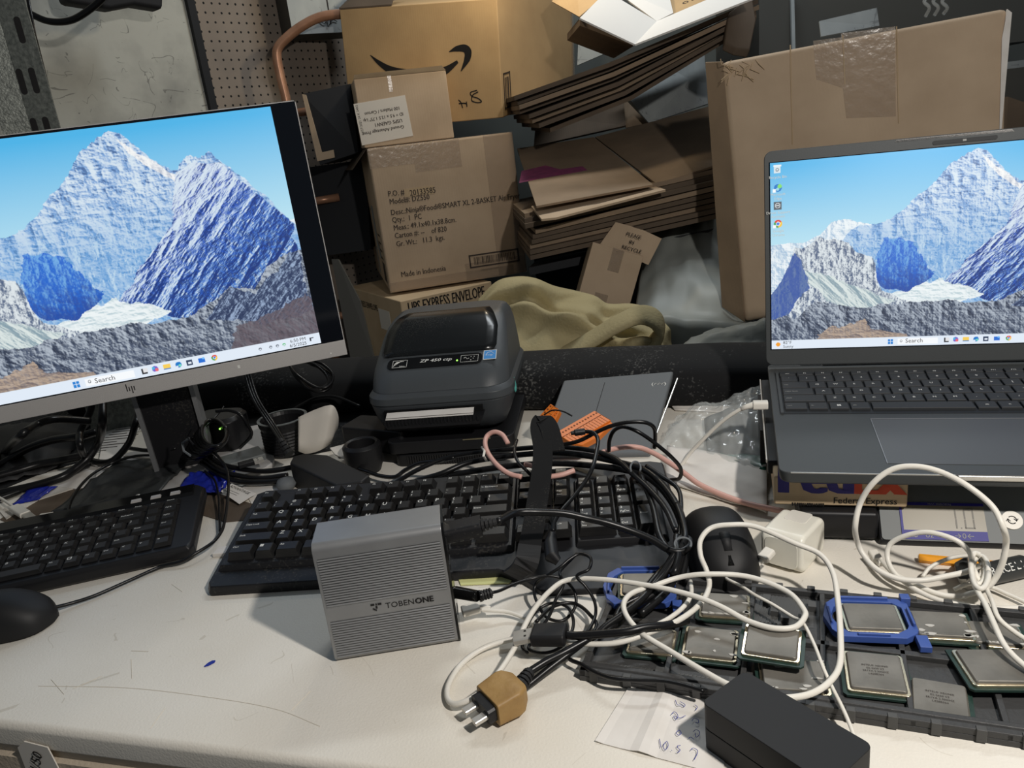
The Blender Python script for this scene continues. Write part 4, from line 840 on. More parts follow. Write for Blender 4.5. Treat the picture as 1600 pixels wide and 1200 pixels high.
def cpu(label, x, y, rot, w, h, z=.006, pcbw=None, tilt=0, flat=False, text=True, paste=0, group=None, tx=0):
    m = TM @ Matrix.Translation((x, y, z)) @ Matrix.Rotation(radians(rot), 4, 'Z') @ Matrix.Rotation(radians(tilt), 4, 'X') @ Matrix.Rotation(radians(tx), 4, 'Y')
    t = thing('processor', label, 'processor', m, group); pw_, ph_ = pcbw or (w+.0055, h+.0050)
    b = MB(); c = .0022; P = [(-pw_/2+c, -ph_/2), (pw_/2-c, -ph_/2), (pw_/2, -ph_/2+c), (pw_/2, ph_/2), (-pw_/2, ph_/2), (-pw_/2, -ph_/2+c)]
    b.prism(P, 0, .0016); b.build('substrate', 'pcb', t)
    b = MB()
    if flat: b.loft([[(a, d, z_) for a, d in rrect(w-i, h-i, .002, 4)] for z_, i in ((.0016, 0), (.0030, .0004))])
    else: b.loft([[(a, d, z_) for a, d in rrect(w-i, h-i, .0025, 5)] for z_, i in ((.0016, 0), (.0030, 0), (.0034, .0004))])
    b.build('spreader_rim', 'ihs_edge', t, bevel=.0002)
    b = MB(); i = .0045 if not flat else .002; b.loft([[(a, d, z_) for a, d in rrect(w-i-j, h-i-j, .0022, 5)] for z_, j in ((.0032, -.001), (.0048, 0), (.0053, .0012))]); b.build('heat_spreader', 'ihs', t, bevel=.0003)
    if text:
        b = MB()
        for k, s in enumerate(('INTEL\u00ae XEON\u00ae', 'E5-2650 V3', 'SR1YA 2.30GHZ', 'L428B364')): b.text(s, .0024, Matrix.Translation((0, .004-k*.0030, .0056)), align='CENTER')
        b.build('engraving', 'ink_soft', t)
    if paste:
        rr = random.Random(paste); b = MB()
        for k in range(9):
            s_ = rr.choice((0, 1, 2)); cx = rr.uniform(-w/2, w/2)*.85; cy = rr.uniform(-h/2, h/2)*.85
            if s_ == 0: cy = -h/2+.003
            if s_ == 1: cx = w/2-.003
            rx, ry = rr.uniform(.001, .004), rr.uniform(.0006, .0018)
            b.loft([[(cx+rx*cos(a)*(1+.3*sin(3*a+k)), cy+ry*sin(a), z_) for a in [2*pi*j/10 for j in range(10)]] for z_ in (.0050, .0057)])
        b.build('dried_paste', 'paste', t)
    return t
def bracket(label, x, y, rot, w, h, z):
    m = TM @ Matrix.Translation((x, y, z)) @ Matrix.Rotation(radians(rot), 4, 'Z'); t = thing('carrier_frame', label, 'bracket', m)
    o = [(-w/2+.006, -h/2), (w/2-.010, -h/2), (w/2-.002, -h/2+.006), (w/2, -h/2+.010), (w/2, h/2-.006), (w/2-.006, h/2), (-w/2+.008, h/2), (-w/2, h/2-.008), (-w/2-.004, 0), (-w/2, -h/2+.008)]
    k = .0055; i = [(a-(k if a > 0 else -k), c-(k if c > 0 else (-k if c < 0 else 0))) for a, c in o]
    b = MB(); n = len(o); vs = [(a, c, 0) for a, c in o]+[(a, c, 0) for a, c in i]+[(a, c, .0055) for a, c in o]+[(a, c, .0055) for a, c in i]; fs = []
    for j in range(n):
        q = (j+1) % n; fs += [(2*n+j, 2*n+q, 3*n+q, 3*n+j), (j, q, 2*n+q, 2*n+j), (n+q, n+j, 3*n+j, 3*n+q), (j, n+j, n+q, q)]
    b.add(vs, fs); b.box((-w*.22, -h/2+.001, .005), (w*.15, -h/2+.003, .0075)); b.box((-w*.3, h/2-.003, .005), (w*.28, h/2-.001, .0078)); b.box((w/2-.003, -h*.22, .005), (w/2-.001, h*.2, .0085)); b.box((-w/2, -h*.2, .005), (-w/2+.002, h*.2, .0075))
    b.build('frame', 'blue', t, bevel=.0005)
    b = MB(); b.loft([[(w/2-.004, -h/2-.010, .001), (w/2+.004, -h/2-.010, .001), (w/2+.004, -h/2+.004, .001), (w/2-.004, -h/2+.004, .001)], [(w/2-.004, -h/2-.010, .006), (w/2+.004, -h/2-.010, .006), (w/2+.004, -h/2+.004, .006), (w/2-.004, -h/2+.004, .006)]]); b.build('clip', 'blue', t, bevel=.0005); b = MB(); b.box((w/2-.004, h/2-.004, .001), (w/2+.003, h/2+.003, .0085)); b.build('clip', 'blue', t, bevel=.0005)
def tp_(px, py, z=.012): return on_plane(TM, px, py, z)
q = tp_(1002, 916); bracket('blue plastic processor carrier under the cables at the left end of the tray', q.x, q.y, 12, .058, .055, .008); cpu('grey processor seated in the left blue carrier, half under the cables', q.x, q.y, 12, .036, .034, .0105, (.040, .040), text=False)
q = tp_(1360, 968); bracket('blue plastic processor carrier in the middle of the tray, clear of the cables', q.x, q.y, 8, .060, .050, .009); cpu('grey processor seated in the right blue carrier', q.x+.001, q.y, 8, .042, .036, .0105, (.044, .040), text=False)
q = tp_(1132, 942); cpu('smeared processor behind, under the crossing white cables near the mouse', q.x, q.y, 5, .040, .034, .006, text=False, paste=3)
q = tp_(1470, 974); cpu('processor with paste smears, right of the right blue carrier', q.x, q.y, 6, .040, .034, .007, text=False, paste=5)
q = tp_(1556, 985); cpu('processor at the back right corner of the tray, half under the smeared one', q.x, q.y, 4, .036, .030, .005, text=False, paste=8)
q = tp_(1018, 997); cpu('processor at the front left of the tray, mostly under the white cable', q.x, q.y, 4, .036, .032, .006, text=False)
q = tp_(1110, 1004); cpu('clean grey processor second from the left in the front row of the tray', q.x, q.y, 2, .040, .038, .008, text=False, paste=11)
q = tp_(1240, 1052); cpu('smeared processor lying below the tilted one stacked on it', q.x, q.y, 8, .046, .036, .006, text=False, paste=14)
q = tp_(1206, 1000, .024); cpu('loose shiny processor tilted on top of another, in front of the empty cells', q.x, q.y, -2, .040, .034, .019, tilt=5, text=False, paste=0)
q = tp_(1368, 1046); cpu('large engraved processor in front of the right blue carrier', q.x, q.y, 3, .0395, .043, .006)
q = tp_(1469, 1086); cpu('low flat processor right of the large engraved one', q.x, q.y, -4, .034, .036, .0045, flat=True)
q = tp_(1565, 1045); cpu('large processor at the front right, tilted across its cell', q.x, q.y, 12, .050, .040, .010, tilt=-3, text=False)

# ------------------------------------------------------------------ postal scale and the boxes under the laptop
SM = frame(PZ(1385, 852, 0), -17.4)
sc = thing('postal_scale', 'black and grey postal scale with a display, under the shipping box and laptop', 'scale', SM)
def ppt(px, py, lz): return on_plane(SM, px, py, lz)
b = MB(); b.box((-.075, .004, .002), (-.006, .23, .030)); b.box((-.006, .062, .002), (.22, .23, .030)); b.build('platform', 'black', sc, bevel=.004)
b = MB(); b.loft([[(x, 0, 0), (x, .065, 0), (x, .065, .044), (x, .038, .0455), (x, -.002, .006)] for x in (-.006, .16)]); b.build('console', 'black', sc, bevel=.002)
# sloped console face frame
CF = SM @ Matrix.Translation((0, -.002, .006)) @ Matrix.Rotation(math.atan2(.0395, .040), 4, 'X'); CFl = Matrix.Translation((0, -.002, .006)) @ Matrix.Rotation(math.atan2(.0395, .040), 4, 'X')
def cf(px, py): return on_plane(CF, px, py, .0016)
a = cf(1414, 842); c2_ = cf(1545, 786); 
wd0, wd1 = a.x, cf(1545, 846).x; h0, h1_ = a.y, a.y+.036
b = MB(); b.loft([[(x, y, z) for x, y in rrect(.164, .0545, .003, 4, .078, .0280)] for z in (.0, .0012)], T=CFl); b.build('face_plate', 'scale_grey', sc)
b = MB(); b.box((wd0, h0, .0012), (wd1, h0+.034, .0018), T=CFl); b.build('display_window', 'lcd', sc)
b = MB(); b.box((wd0, h0, .0018), (wd1, h0+.0085, .0021), T=CFl); b.box((wd0, h0+.0320, .0018), (wd1, h0+.0345, .0021), T=CFl); b.box((wd0-.002, h0, .0018), (wd0, h0+.0345, .0021), T=CFl); b.build('display_overlay', 'scale_blue', sc)
b = MB(); b.text('lb   oz   kg  \u21920\u2190', .0070, CFl @ Matrix.Translation((wd0+.006, h0+.0018, .0023)), sx=1.0); b.build('overlay_lettering', 'legend_dim', sc); b = MB(); b.text('MAX 400lb/181kg', .0026, CFl @ Matrix.Translation((wd0+.022, h0+.0324, .0023))); b.build('capacity_lettering', 'legend_dim', sc)
b = MB()
def seg(x, y, on):
    for k, (x0, y0, x1, y1) in {'a': (0, .017, .008, .0185), 'b': (.0068, .009, .008, .0175), 'c': (.0068, .0, .008, .0085), 'd': (0, 0, .008, .0012), 'e': (0, 0, .0012, .0085), 'f': (0, .009, .0012, .0175), 'g': (0, .0083, .008, .0095)}.items():
        if k in on: b.box((x+x0, y+y0, .0018), (x+x1, y+y1, .0021), T=CFl)
seg(wd0+.050, h0+.0110, 'abcdef'); seg(wd0+.036, h0+.0110, 'bc'); b.box((wd0+.0465, h0+.011, .0018), (wd0+.0475, h0+.012, .0021), T=CFl); b.build('display_digits', 'lcd_off', sc)
q = cf(1581, 813); b = MB(); b.cyl(.0085, .0012, .0026, 28, T=CFl @ Matrix.Translation((q.x, q.y, 0))); b.build('unit_button', 'cable_white', sc, bevel=.0004)
b = MB()
for s_ in (1, -1): b.tube([CFl @ Vector((q.x+s_*.0034*cos(a_), q.y+s_*.0034*sin(a_), .0028)) for a_ in [radians(t_) for t_ in range(-20, 150, 17)]], .0004, 4); b.tube([CFl @ Vector((q.x+s_*(.0014), q.y+s_*.0012, .0028)), CFl @ Vector((q.x+s_*.0034, q.y-s_*.001, .0028)), CFl @ Vector((q.x+s_*.0048, q.y+s_*.0012, .0028))], .0004, 4)
b.build('button_mark', 'ink', sc)
FM = frame(PZ(1262, 790, .032)-Vector((0, 0, 0)), -17.4)
fx = thing('shipping_box', 'pale flat shipping box printed with a purple and orange wordmark, between laptop and scale', 'box', FM)
b = MB(); b.box((-.030, 0, 0), (.085, .070, .030)); b.box((-.004, .070, 0), (.085, .16, .030)); b.build('carton', 'kraft_pale', fx, bevel=.002)
b = MB(); b.text('Fed', .046, FACE(Matrix.Identity(4), -.030, -.0005, .0135), bold=4); b.build('wordmark_start', 'fedex_blue', fx)
b = MB(); b.text('Ex', .046, FACE(Matrix.Identity(4), .033, -.0005, .0135), bold=4); b.build('wordmark_end', 'fedex_red', fx)
b = MB(); b.text('Federal Express', .0085, FACE(Matrix.Identity(4), .022, -.0005, .0035), bold=1)
x = -.014
rb = random.Random(5)
while x < .014: w_ = rb.choice((.0005, .0008, .0013)); b.box((x, -.0006, -.0002), (x+w_, -.0001, .0030)); x += w_+rb.choice((.0005, .0009))
b.build('lettering', 'ink', fx)
pM = LM @ Matrix.Translation((-.062, -.150, -.0335))
sl = thing('metal_riser_plate', 'thin silver edged riser plate under the charcoal laptop', 'laptop riser', pM)
b = MB(); b.box((.004, -.0, 0), (.33, .212, .0150)); b.build('plate', 'laptop_well', sl, bevel=.002)
b = MB(); b.box((.0025, .002, .0115), (.004, .212, .0155)); b.build('bright_edge', 'steel', sl, bevel=.0004)
b = MB(); b.box((.0, .1, -.045), (.32, .20, .0)); b.build('support_block', 'black', sl)

# ------------------------------------------------------------------ clear bag, papers behind it
def sheet(name, q, nx, ny, mt, thick, amp=0, freq=8, seed=0, fn=None):
    q = [Vector(x) for x in q]; nn = (q[1]-q[0]).cross(q[3]-q[0]).normalized(); b = MB(); vs = []; fs = []
    for j in range(ny+1):
        for i in range(nx+1):
            s, t = i/nx, j/ny; p = q[0]*(1-s)*(1-t)+q[1]*s*(1-t)+q[2]*s*t+q[3]*(1-s)*t
            d = amp*noise.noise(Vector((s*freq+seed*7.1, t*freq+seed*3.3, seed)))+amp*.4*noise.noise(Vector((s*freq*3+seed, t*freq*3, seed+5)))
            if fn: d += fn(s, t)
            vs.append(p+nn*d)
    for j in range(ny):
        for i in range(nx): a = j*(nx+1)+i; fs.append((a, a+1, a+nx+2, a+nx+1))
    b.add(vs, fs); o = b.build(name, mt, smooth=True); m = o.modifiers.new('t', 'SOLIDIFY'); m.thickness = thick; return o
o = sheet('mailer_bag', [PZ(1040, 752, .004), PZ(1198, 800, .004), PZ(1198, 722, .016), PZ(1042, 695, .020)], 18, 12, 'white_paper', .002, .003, 5, 2); tag(o, 'white paper mailer lying under the clear plastic bag left of the laptop', 'envelope')
o = sheet('envelope', [PZ(1055, 640, .003), PZ(1197, 646, .003), PY(1190, 626, 1.0), PY(1050, 634, 1.02)], 8, 6, 'white_paper', .002, .001, 4, 3); tag(o, 'white envelope seen behind the clear plastic bag', 'envelope')
o = sheet('plastic_bag', [PZ(1030, 700, .012), PZ(1196, 742, .010), PY(1188, 602, .90), PZ(1058, 648, .02)], 60, 50, 'clear', .0006, .010, 4, 4, fn=lambda s, t: .022*sin(pi*s)*sin(pi*t)+.003*abs(noise.noise(Vector((s*14, t*9, 2))))); tag(o, 'crumpled clear plastic bag left of the laptop', 'bag')
o = sheet('green_film_strip', [PZ(1105, 708, .014), PZ(1197, 735, .014), PZ(1197, 712, .020), PZ(1125, 708, .016)], 14, 5, 'green_film', .001, .003, 6, 6); tag(o, 'dark green film strip inside the clear bag', 'film')
o = sheet('black_pad', [PZ(1125, 727, .010), PZ(1198, 748, .010), PZ(1198, 732, .013), PZ(1148, 722, .013)], 8, 5, 'rubber', .003, .001, 6, 7); tag(o, 'small black pad between the green film and the white mailer', 'pad')

# ------------------------------------------------------------------ clutter under the monitor
def flat(name, pts, z, th, mt, label, cat, bevel=0):
    b = MB(); P = [PZ(x, y, z) for x, y in pts]; b.loft([[tuple(p) for p in P], [tuple(p+Vector((0, 0, th))) for p in P]]); o = b.build(name, mt, bevel=bevel); return tag(o, label, cat)
flat('kraft_paper_sheet', [(0, 812), (60, 770), (110, 745), (200, 738), (330, 768), (352, 775), (402, 790), (392, 812), (352, 816), (300, 800), (160, 812), (40, 830)], .0006, .0006, 'kraft_dark', 'brown kraft paper sheet lying behind the compact keyboard', 'paper')
o = sheet('dark_plastic_sleeve', [PZ(80, 800, .006), PZ(245, 772, .006), PZ(300, 715, .012), PZ(185, 718, .012)], 24, 16, 'bag_dark', .0012, .004, 5, 9); tag(o, 'dark grey translucent plastic sleeve behind the compact keyboard', 'sleeve')
o = sheet('blue_film_bag', [PZ(275, 765, .006), PZ(340, 772, .006), PZ(368, 738, .010), PZ(300, 735, .014)], 18, 12, 'blue_film', .0012, .006, 6, 11); tag(o, 'crumpled shiny blue film bag below the bundle of black cables', 'bag')
o = sheet('blue_film_scrap', [PZ(18, 788, .004), PZ(60, 780, .004), PZ(90, 758, .006), PZ(48, 762, .006)], 8, 6, 'blue_film', .001, .003, 5, 12); tag(o, 'scrap of blue film at the far left beside the brown paper', 'film')
lq = [PZ(345, 768, .010), PZ(374, 788, .004), PZ(400, 772, .006), PZ(362, 756, .012)]
lm = planeM(lq); t = thing('torn_label', 'torn white label printed ADVANTAGE beside the blue film bag', 'label', lm); Ii = lm.inverted(); ll = [Ii @ x for x in lq]
b = MB(); b.loft([[(p.x, p.y, z) for p in ll] for z in (0, .0005)]); b.build('paper', 'white_paper', t)
b = MB(); fl = (ll[1]-ll[0]).normalized(); e0 = ll[3]+(ll[0]-ll[3])*.35+(ll[2]-ll[3])*.05; dr = (ll[2]-ll[3]); an = math.atan2(dr.y, dr.x)
b.text('ADVANTAGE', .0062, Matrix.Translation((e0.x, e0.y, .0007)) @ Matrix.Rotation(an, 4, 'Z'), bold=1)
for k in range(2): b.box((0, -.005-.0035*k, 0), (.026, -.0046-.0035*k, .0001), T=Matrix.Translation((e0.x, e0.y, .0007)) @ Matrix.Rotation(an, 4, 'Z'))
b.build('lettering', 'ink', t)
pq = [PZ(150, 745, .003), PZ(178, 742, .003), PZ(218, 668, .006), PZ(165, 665, .006)]
pm = planeM(pq); t = thing('printed_sheet', 'white sheet with rows of small print below the monitor stand', 'paper', pm); Ii = pm.inverted(); ll = [Ii @ x for x in pq]
b = MB(); b.loft([[(p.x, p.y, z) for p in ll] for z in (0, .0005)]); b.build('paper', 'white_paper', t)
b = MB(); hh = ll[3].y
for k in range(9): b.box((ll[3].x*.8+.012, hh*.45+k*.0115, .0006), (ll[3].x*.8+.012+.030+.012*((k*7) % 3), hh*.45+k*.0115+.0028, .0008))
b.build('print_rows', 'ink_soft', t)
flat('white_card', [(82, 760), (148, 722), (180, 735), (170, 752), (120, 765)], .0014, .0012, 'white_paper', 'blank white card under the looping cables at the left', 'card')
flat('white_card', [(0, 800), (40, 772), (95, 752), (128, 760), (60, 782), (10, 812)], .0012, .0010, 'label_paper', 'blank white strip of card at the far left behind the compact keyboard', 'card')
flat('white_sheet', [(378, 760), (450, 735), (452, 775), (430, 800), (400, 800)], .0005, .0006, 'white_paper', 'white sheet between the torn label and the black adapter box', 'paper')
flat('dark_shade_sheet', [(-60, 690), (-40, 600), (300, 575), (620, 560), (620, 715), (530, 716), (520, 704), (450, 716), (385, 715), (330, 712), (240, 712), (226, 660), (160, 668), (130, 720), (60, 742), (-60, 790)], .0004, .0008, 'case_fabric', 'black sheet added as shade on the bench under the monitor stand and cable heap', 'mat')  # flat dark sheet standing in for the shade below the monitor
o = sheet('black_cable_pouch', [PZ(-60, 775, .004), PZ(95, 728, .004), PZ(150, 655, .006), PZ(-60, 672, .006)], 24, 14, 'cable_matt', .002, .012, 4, 21, fn=lambda s, t: .035*sin(pi*t)*min(1, sin(pi*min(1, s*.9+.08))*1.2)); tag(o, 'lumpy black cloth pouch under the leads at the far left', 'pouch')
o = sheet('bag_shade_sheet', [PZ(1105, 712, .008), PZ(1197, 716, .008), PY(1190, 618, .96), PY(1100, 655, .96)], 16, 12, 'galv_dark', .003, .006, 3, 22); tag(o, 'dark grey sheet added as shade behind the clear bag beside the laptop', 'pouch')  # added sheet, its dark grey stands for the laptop's shadow behind the bag
# black adapter box with its triple lead
am = frame(PZ(452, 756, 0), 22)
t = thing('power_adapter', 'black power adapter with a ribbed lead, between the monitor and the label printer', 'power adapter', am)
b = MB(); tp = [PZ(x, y, .034) for x, y in ((452, 723), (458, 712), (475, 708), (512, 710), (578, 742), (566, 752), (524, 758))]
b.loft([[(p.x, p.y, .0) for p in tp], [tuple(p) for p in tp]]); b.build('shell', 'cable_matt', t, world=True, bevel=.003)
b = MB()
for k in range(4): b.tube([PZ(452-k*4, 710-k*6, .030+.004*k), PZ(449-k*4, 706-k*6, .033+.004*k)], .0078-.001*k, 12)
b.build('strain_relief', 'rubber', t, world=True)
for k in (-1, 0, 1):
    b = MB(); b.tube(crom([PZ(448+k*3, 700, .038), PY(425+k*4, 664, 1.0), PY(400+k*4, 625, 1.03), PY(388+k*4, 590, 1.06), PY(382+k*4, 560, 1.08)]), .0020, 8); b.build('lead', 'cable_black', t, world=True, smooth=True)
# second dark brick
dm = frame(PZ(540, 718, .0), -28); t = thing('power_adapter', 'dark power brick behind the curled receipt, left of the label printer', 'power adapter', dm)
b = MB(); b.loft([[(x, y, z) for x, y in rrect(.10, .048, .006, 4, .045, .03)] for z in (.012, .045)]); b.build('shell', 'black', t, bevel=.002)
b = MB(); b.box((0, .005, 0), (.09, .055, .0125)); b.build('underside_label', 'rubber', t)
rm = frame(PZ(572, 735, .0), 10); t = thing('black_socket_cup', 'round black plastic cup shaped connector left of the base unit', 'connector', rm)
b = MB(); b.lathe([(.020, 0), (.024, .01), (.025, .036), (.021, .040), (.018, .038), (.018, .012), (.001, .012)], 28, cap=True); b.build('cup', 'black', t, smooth=False, bevel=.0004)
# ribbed cup
cm = frame(PZ(452, 704, .0), 0); t = thing('ribbed_cup', 'round ribbed black cup on the bench below the monitor corner', 'cup', cm)
prof = [(.030, 0)]
for k in range(8): prof += [(.033, .004+k*.0045), (.0315, .0062+k*.0045)]
prof += [(.034, .044), (.0345, .050), (.031, .0505), (.029, .046), (.028, .006), (.001, .006)]
b = MB(); b.lathe(prof, 36); b.build('cup_wall', 'black', t)
b = MB(); b.lathe([(.0312, .0505), (.0345, .0502), (.0350, .0515), (.0310, .0516)], 36, cap=False); b.build('rim', 'scale_grey', t)
# curled receipt paper
rp = [PZ(466, 700, .030), PZ(500, 708, .012)]
t = thing('curled_label_strip', 'curled strip of white label paper standing beside the ribbed cup', 'paper', frame(PZ(490, 705, 0), -25))
b = MB(); vs = []; fs = []
cols = [((466, 652), (466, 705), 1.000), ((490, 641), (478, 709), 1.000), ((510, 634), (494, 706), .998), ((522, 635), (507, 700), 1.000), ((529, 652), (518, 692), 1.012), ((526, 672), (516, 688), 1.028), ((514, 668), (508, 684), 1.034), ((504, 655), (503, 678), 1.030)]
t_ = crom([PY(a[0], a[1], y) for a, c, y in cols], 5); b_ = crom([PY(c[0], c[1], y-.008) for a, c, y in cols], 5); m4 = 5
for p, q in zip(t_, b_):
    for k in range(m4): vs.append(p.lerp(q, k/(m4-1)))
for i in range(len(t_)-1):
    for j in range(m4-1): a = i*m4+j; fs.append((a, a+1, a+m4+1, a+m4))
b.add(vs, fs); o = b.build('strip', 'label_paper', t, world=True, smooth=True); mo = o.modifiers.new('t', 'SOLIDIFY'); mo.thickness = .0006
flat('folded_label', [(516, 702), (545, 694), (548, 722), (524, 712)], .022, .002, 'label_paper', 'small crumpled white label beside the round socket cup', 'label')
p = PZ(452, 762, .012); b = MB(); b.lathe([(.001, 0), (.010, .002), (.013, .008), (.010, .014), (.001, .017)], 20, T=Matrix.Translation(PZ(449, 765, 0))); tag(b.build('rubber_ball', 'tablet', smooth=True), 'small grey rubber ball behind the escape key corner of the keyboard', 'ball')
p = PZ(217, 779, .008); b = MB(); b.lathe([(.001, 0), (.0028, .001), (.0034, .003), (.0025, .0055), (.001, .006)], 14, T=Matrix.Translation(p)); tag(b.build('screw', 'steel', smooth=True), 'tiny bright screw on the dark plastic sleeve', 'screw')
# round dark speaker-like disc near cable coil
t = thing('coiled_power_brick', 'dark rounded power brick behind the coiled black cable bundle', 'power adapter', frame(PZ(352, 700, 0), -10)); b = MB(); b.loft([[(x, y, z) for x, y in rrect(.075-i, .06-i, .018, 6)] for z, i in ((0, .006), (.006, 0), (.048, 0), (.054, .008))]); b.build('shell', 'black', t, bevel=.001)
b = MB(); b.cyl(.0012, 0, .0012, 10, T=Matrix.Translation((.018, -.0300, .042)) @ Matrix.Rotation(radians(90), 4, 'X')); b.build('green_light', 'led_green', t)
# grey box edge with usb adapter
t = thing('grey_mains_block', 'grey plastic block with a small adapter on the bench below the monitor', 'block', frame(PZ(385, 735, 0), 30)); b = MB(); b.box((-.03, 0, 0), (.03, .04, .016)); b.build('body', 'scale_grey', t, bevel=.002)
t = thing('usb_receiver', 'black and silver USB plug on the white sheet near the cable bundle', 'connector', frame(PZ(388, 727, .018), 25)); b = MB(); b.box((-.012, -.006, 0), (.008, .006, .006)); b.build('grip', 'black', t, bevel=.0008); b = MB(); b.box((.008, -.006, .0005), (.020, .006, .005)); b.box((.012, -.004, .005), (.014, -.002, .0052), 1); b.box((.012, .002, .005), (.014, .004, .0052), 1); b.build('plug_shell', ['steel', 'ink'], t)

# ------------------------------------------------------------------ cables
def cable(name, label, pts, r, mt='cable_black', k=8, n=10, cat='cable', group=None, zbase=0):
    P = path(pts, k); c = P[len(P)//2]
    b = MB(); b.tube(P, r, n); return tag(b.build(name, mt, smooth=True), label, cat, group)
def cable_thing(name, label, pts, r, mt, parts, k=8, cat='cable', group=None):
    P = path(pts, k); t = thing(name, label, cat, frame(P[len(P)//2]), group); b = MB(); b.tube(P, r, 10); b.build('cord', mt, t, world=True, smooth=True)
    for nm, fn, m in parts: b = MB(); fn(b); b.build(nm, m, t, world=True, smooth=False, bevel=.0006)
    return t
def plugbox(b, p, q, w, h, up=Vector((0, 0, 1)), mi=0):
    p, q = Vector(p), Vector(q); t = (q-p).normalized(); s = t.cross(up).normalized(); u = s.cross(t)
    b.loft([[tuple(o_+s*a+u*c) for a, c in rrect(w, h, min(w, h)*.3, 3)] for o_ in (p, q)], mi)
z5 = lambda L: [(860+x/3.75, 820+y/3.75, z) for x, y, z in L]
z4 = lambda L: [(1200+x/3.75, 820+y/3.75, z) for x, y, z in L]
z6 = lambda L: [(640+x/3.75, 860+y/3.75, z) for x, y, z in L]
z3 = lambda L: [(1160+x/3.53, 520+y/3.53, z) for x, y, z in L]
zl3 = lambda L: [(700+x/4, 600+y/4, z) for x, y, z in L]
zl2 = lambda L: [(300+x/4, 560+y/4, z) for x, y, z in L]
zl1 = lambda L: [(x/4, 600+y/4, z) for x, y, z in L]
zl4 = lambda L: [(1000+x/4, 580+y/4, z) for x, y, z in L]
wr = .0022
big = z5([(100, 690, .016), (250, 700, .018), (400, 690, .020), (560, 640, .022), (750, 560, .024), (880, 460, .026), (930, 360, .028), (915, 270, .034), (880, 180, .044), (880, 90, .052), (940, 20, .058), (1050, 0, .060), (1200, 10, .058)]) + z4([(150, 105, .050), (300, 170, .044), (380, 280, .038), (410, 450, .032), (425, 650, .028), (420, 820, .026), (360, 920, .026), (250, 990, .026), (100, 1015, .028), (0, 1000, .028)]) + z5([(1350, 1000, .030), (1200, 985, .028), (1050, 940, .026), (900, 860, .024), (700, 740, .022), (540, 640, .024), (450, 540, .028), (430, 460, .030), (480, 400, .030), (600, 360, .030), (750, 310, .032), (900, 290, .036), (1100, 295, .034), (1250, 330, .032), (1400, 400, .030), (1480, 490, .030), (1490, 540, .030), (1430, 600, .028), (1300, 605, .028), (1150, 560, .028), (1000, 480, .032), (850, 420, .034), (650, 370, .034), (400, 330, .032), (200, 315, .030), (80, 330, .028)]) + z6([(820, 240, .026), (740, 330, .024), (680, 430, .020), (620, 560, .016), (540, 690, .014), (440, 810, .014), (340, 880, .010), (260, 900, .006), (222, 860, .004), (230, 780, .004), (300, 670, .004), (420, 580, .005), (560, 530, .006), (660, 518, .008), (800, 522, .010), (940, 530, .012)])
cable('white_charging_cable', 'thick white charging cable looping widely over the processor tray and bench', big, wr, 'cable_white', 7)
cable('white_charging_cable', 'second white cable strand running beside the wide loop under the black connector', z6([(900, 590, .006), (930, 560, .010)])+z5([(170, 690, .014), (320, 700, .016), (440, 665, .018), (580, 605, .020), (700, 545, .021), (790, 470, .022), (825, 400, .022), (820, 330, .020)]), .0019, 'cable_white')
def usbc(b): p, q = PZ(722, 956, .011), PZ(749, 949, .011); plugbox(b, p, q, .011, .0065)
def relief(b): b.tube([PZ(749, 949, .011), PZ(752, 948.5, .011), PZ(766, 951, .010)], [.0028, .0030, .0024], 10)
cable_thing('white_usb_cable', 'short white cable plugged into the lower right side of the docking station', z6([(420, 350, .011), (480, 352, .010), (580, 362, .007), (680, 400, .0045), (740, 436, .004), (790, 470, .004), (840, 500, .004)]), .0017, 'cable_white', [('plug', usbc, 'cable_white'), ('strain_relief', relief, 'cable_white')])
# thin white cord from charger across the tray to the front
def aplug(b): p, q = PZ(1193, 868, .020), PZ(1203, 858, .022); plugbox(b, PZ(1191, 874, .018), PZ(1204, 860, .022), .0105, .0065)
cable_thing('white_charger_cord', 'thin white cord from wall charger over the tray to the bench front', z5([(1240, 195, .018), (1215, 240, .012), (1165, 290, .010), (1100, 306, .012), (1030, 312, .016), (1120, 360, .020), (1200, 412, .022), (1300, 465, .022), (1420, 540, .022)])+z4([(205, 575, .026), (270, 700, .024), (320, 830, .024), (370, 940, .018), (440, 1080, .014), (490, 1200, .010), (520, 1300, .006)]), .0013, 'cable_white', [('plug', aplug, 'cable_white'), ('strain_relief', lambda b: b.tube([PZ(1193, 870, .018), PZ(1188, 878, .015), PZ(1184, 884, .013)], [.0026, .0022, .0016], 10), 'cable_white')])
# laptop charging cable
LP = [zl4([(705, 212, .0)])[0][:2], zl4([(808, 212, 0)])[0][:2]]
pl0, pl1 = PY(LP[0][0], LP[0][1], .782), PY(LP[1][0]-2, LP[1][1]-.5, .778)
t = thing('laptop_charging_cable', 'white charging cable plugged into the left side of the laptop', 'cable', frame(pl0))
b = MB(); plugbox(b, pl0, pl1, .010, .0095); b.build('plug', 'cable_white', t, world=True, bevel=.001)
mid = [PY(*p) for p in ((1176, 633, .782), (1168, 635, .782), (1158, 639, .784), (1140, 650, .79), (1122, 664, .797), (1100, 685, .805), (1080, 706, .812), (1062, 730, .81), (1044, 748, .808))]
b = MB(); b.tube([pl0, mid[0], mid[1], mid[2]], [.0040, .0036, .0030, .0026], 10); b.build('strain_relief', 'cable_white', t, world=True, smooth=True)
b = MB(); b.tube(crom(mid, 6), .0021, 10); b.build('cord', 'cable_white', t, world=True, smooth=True)
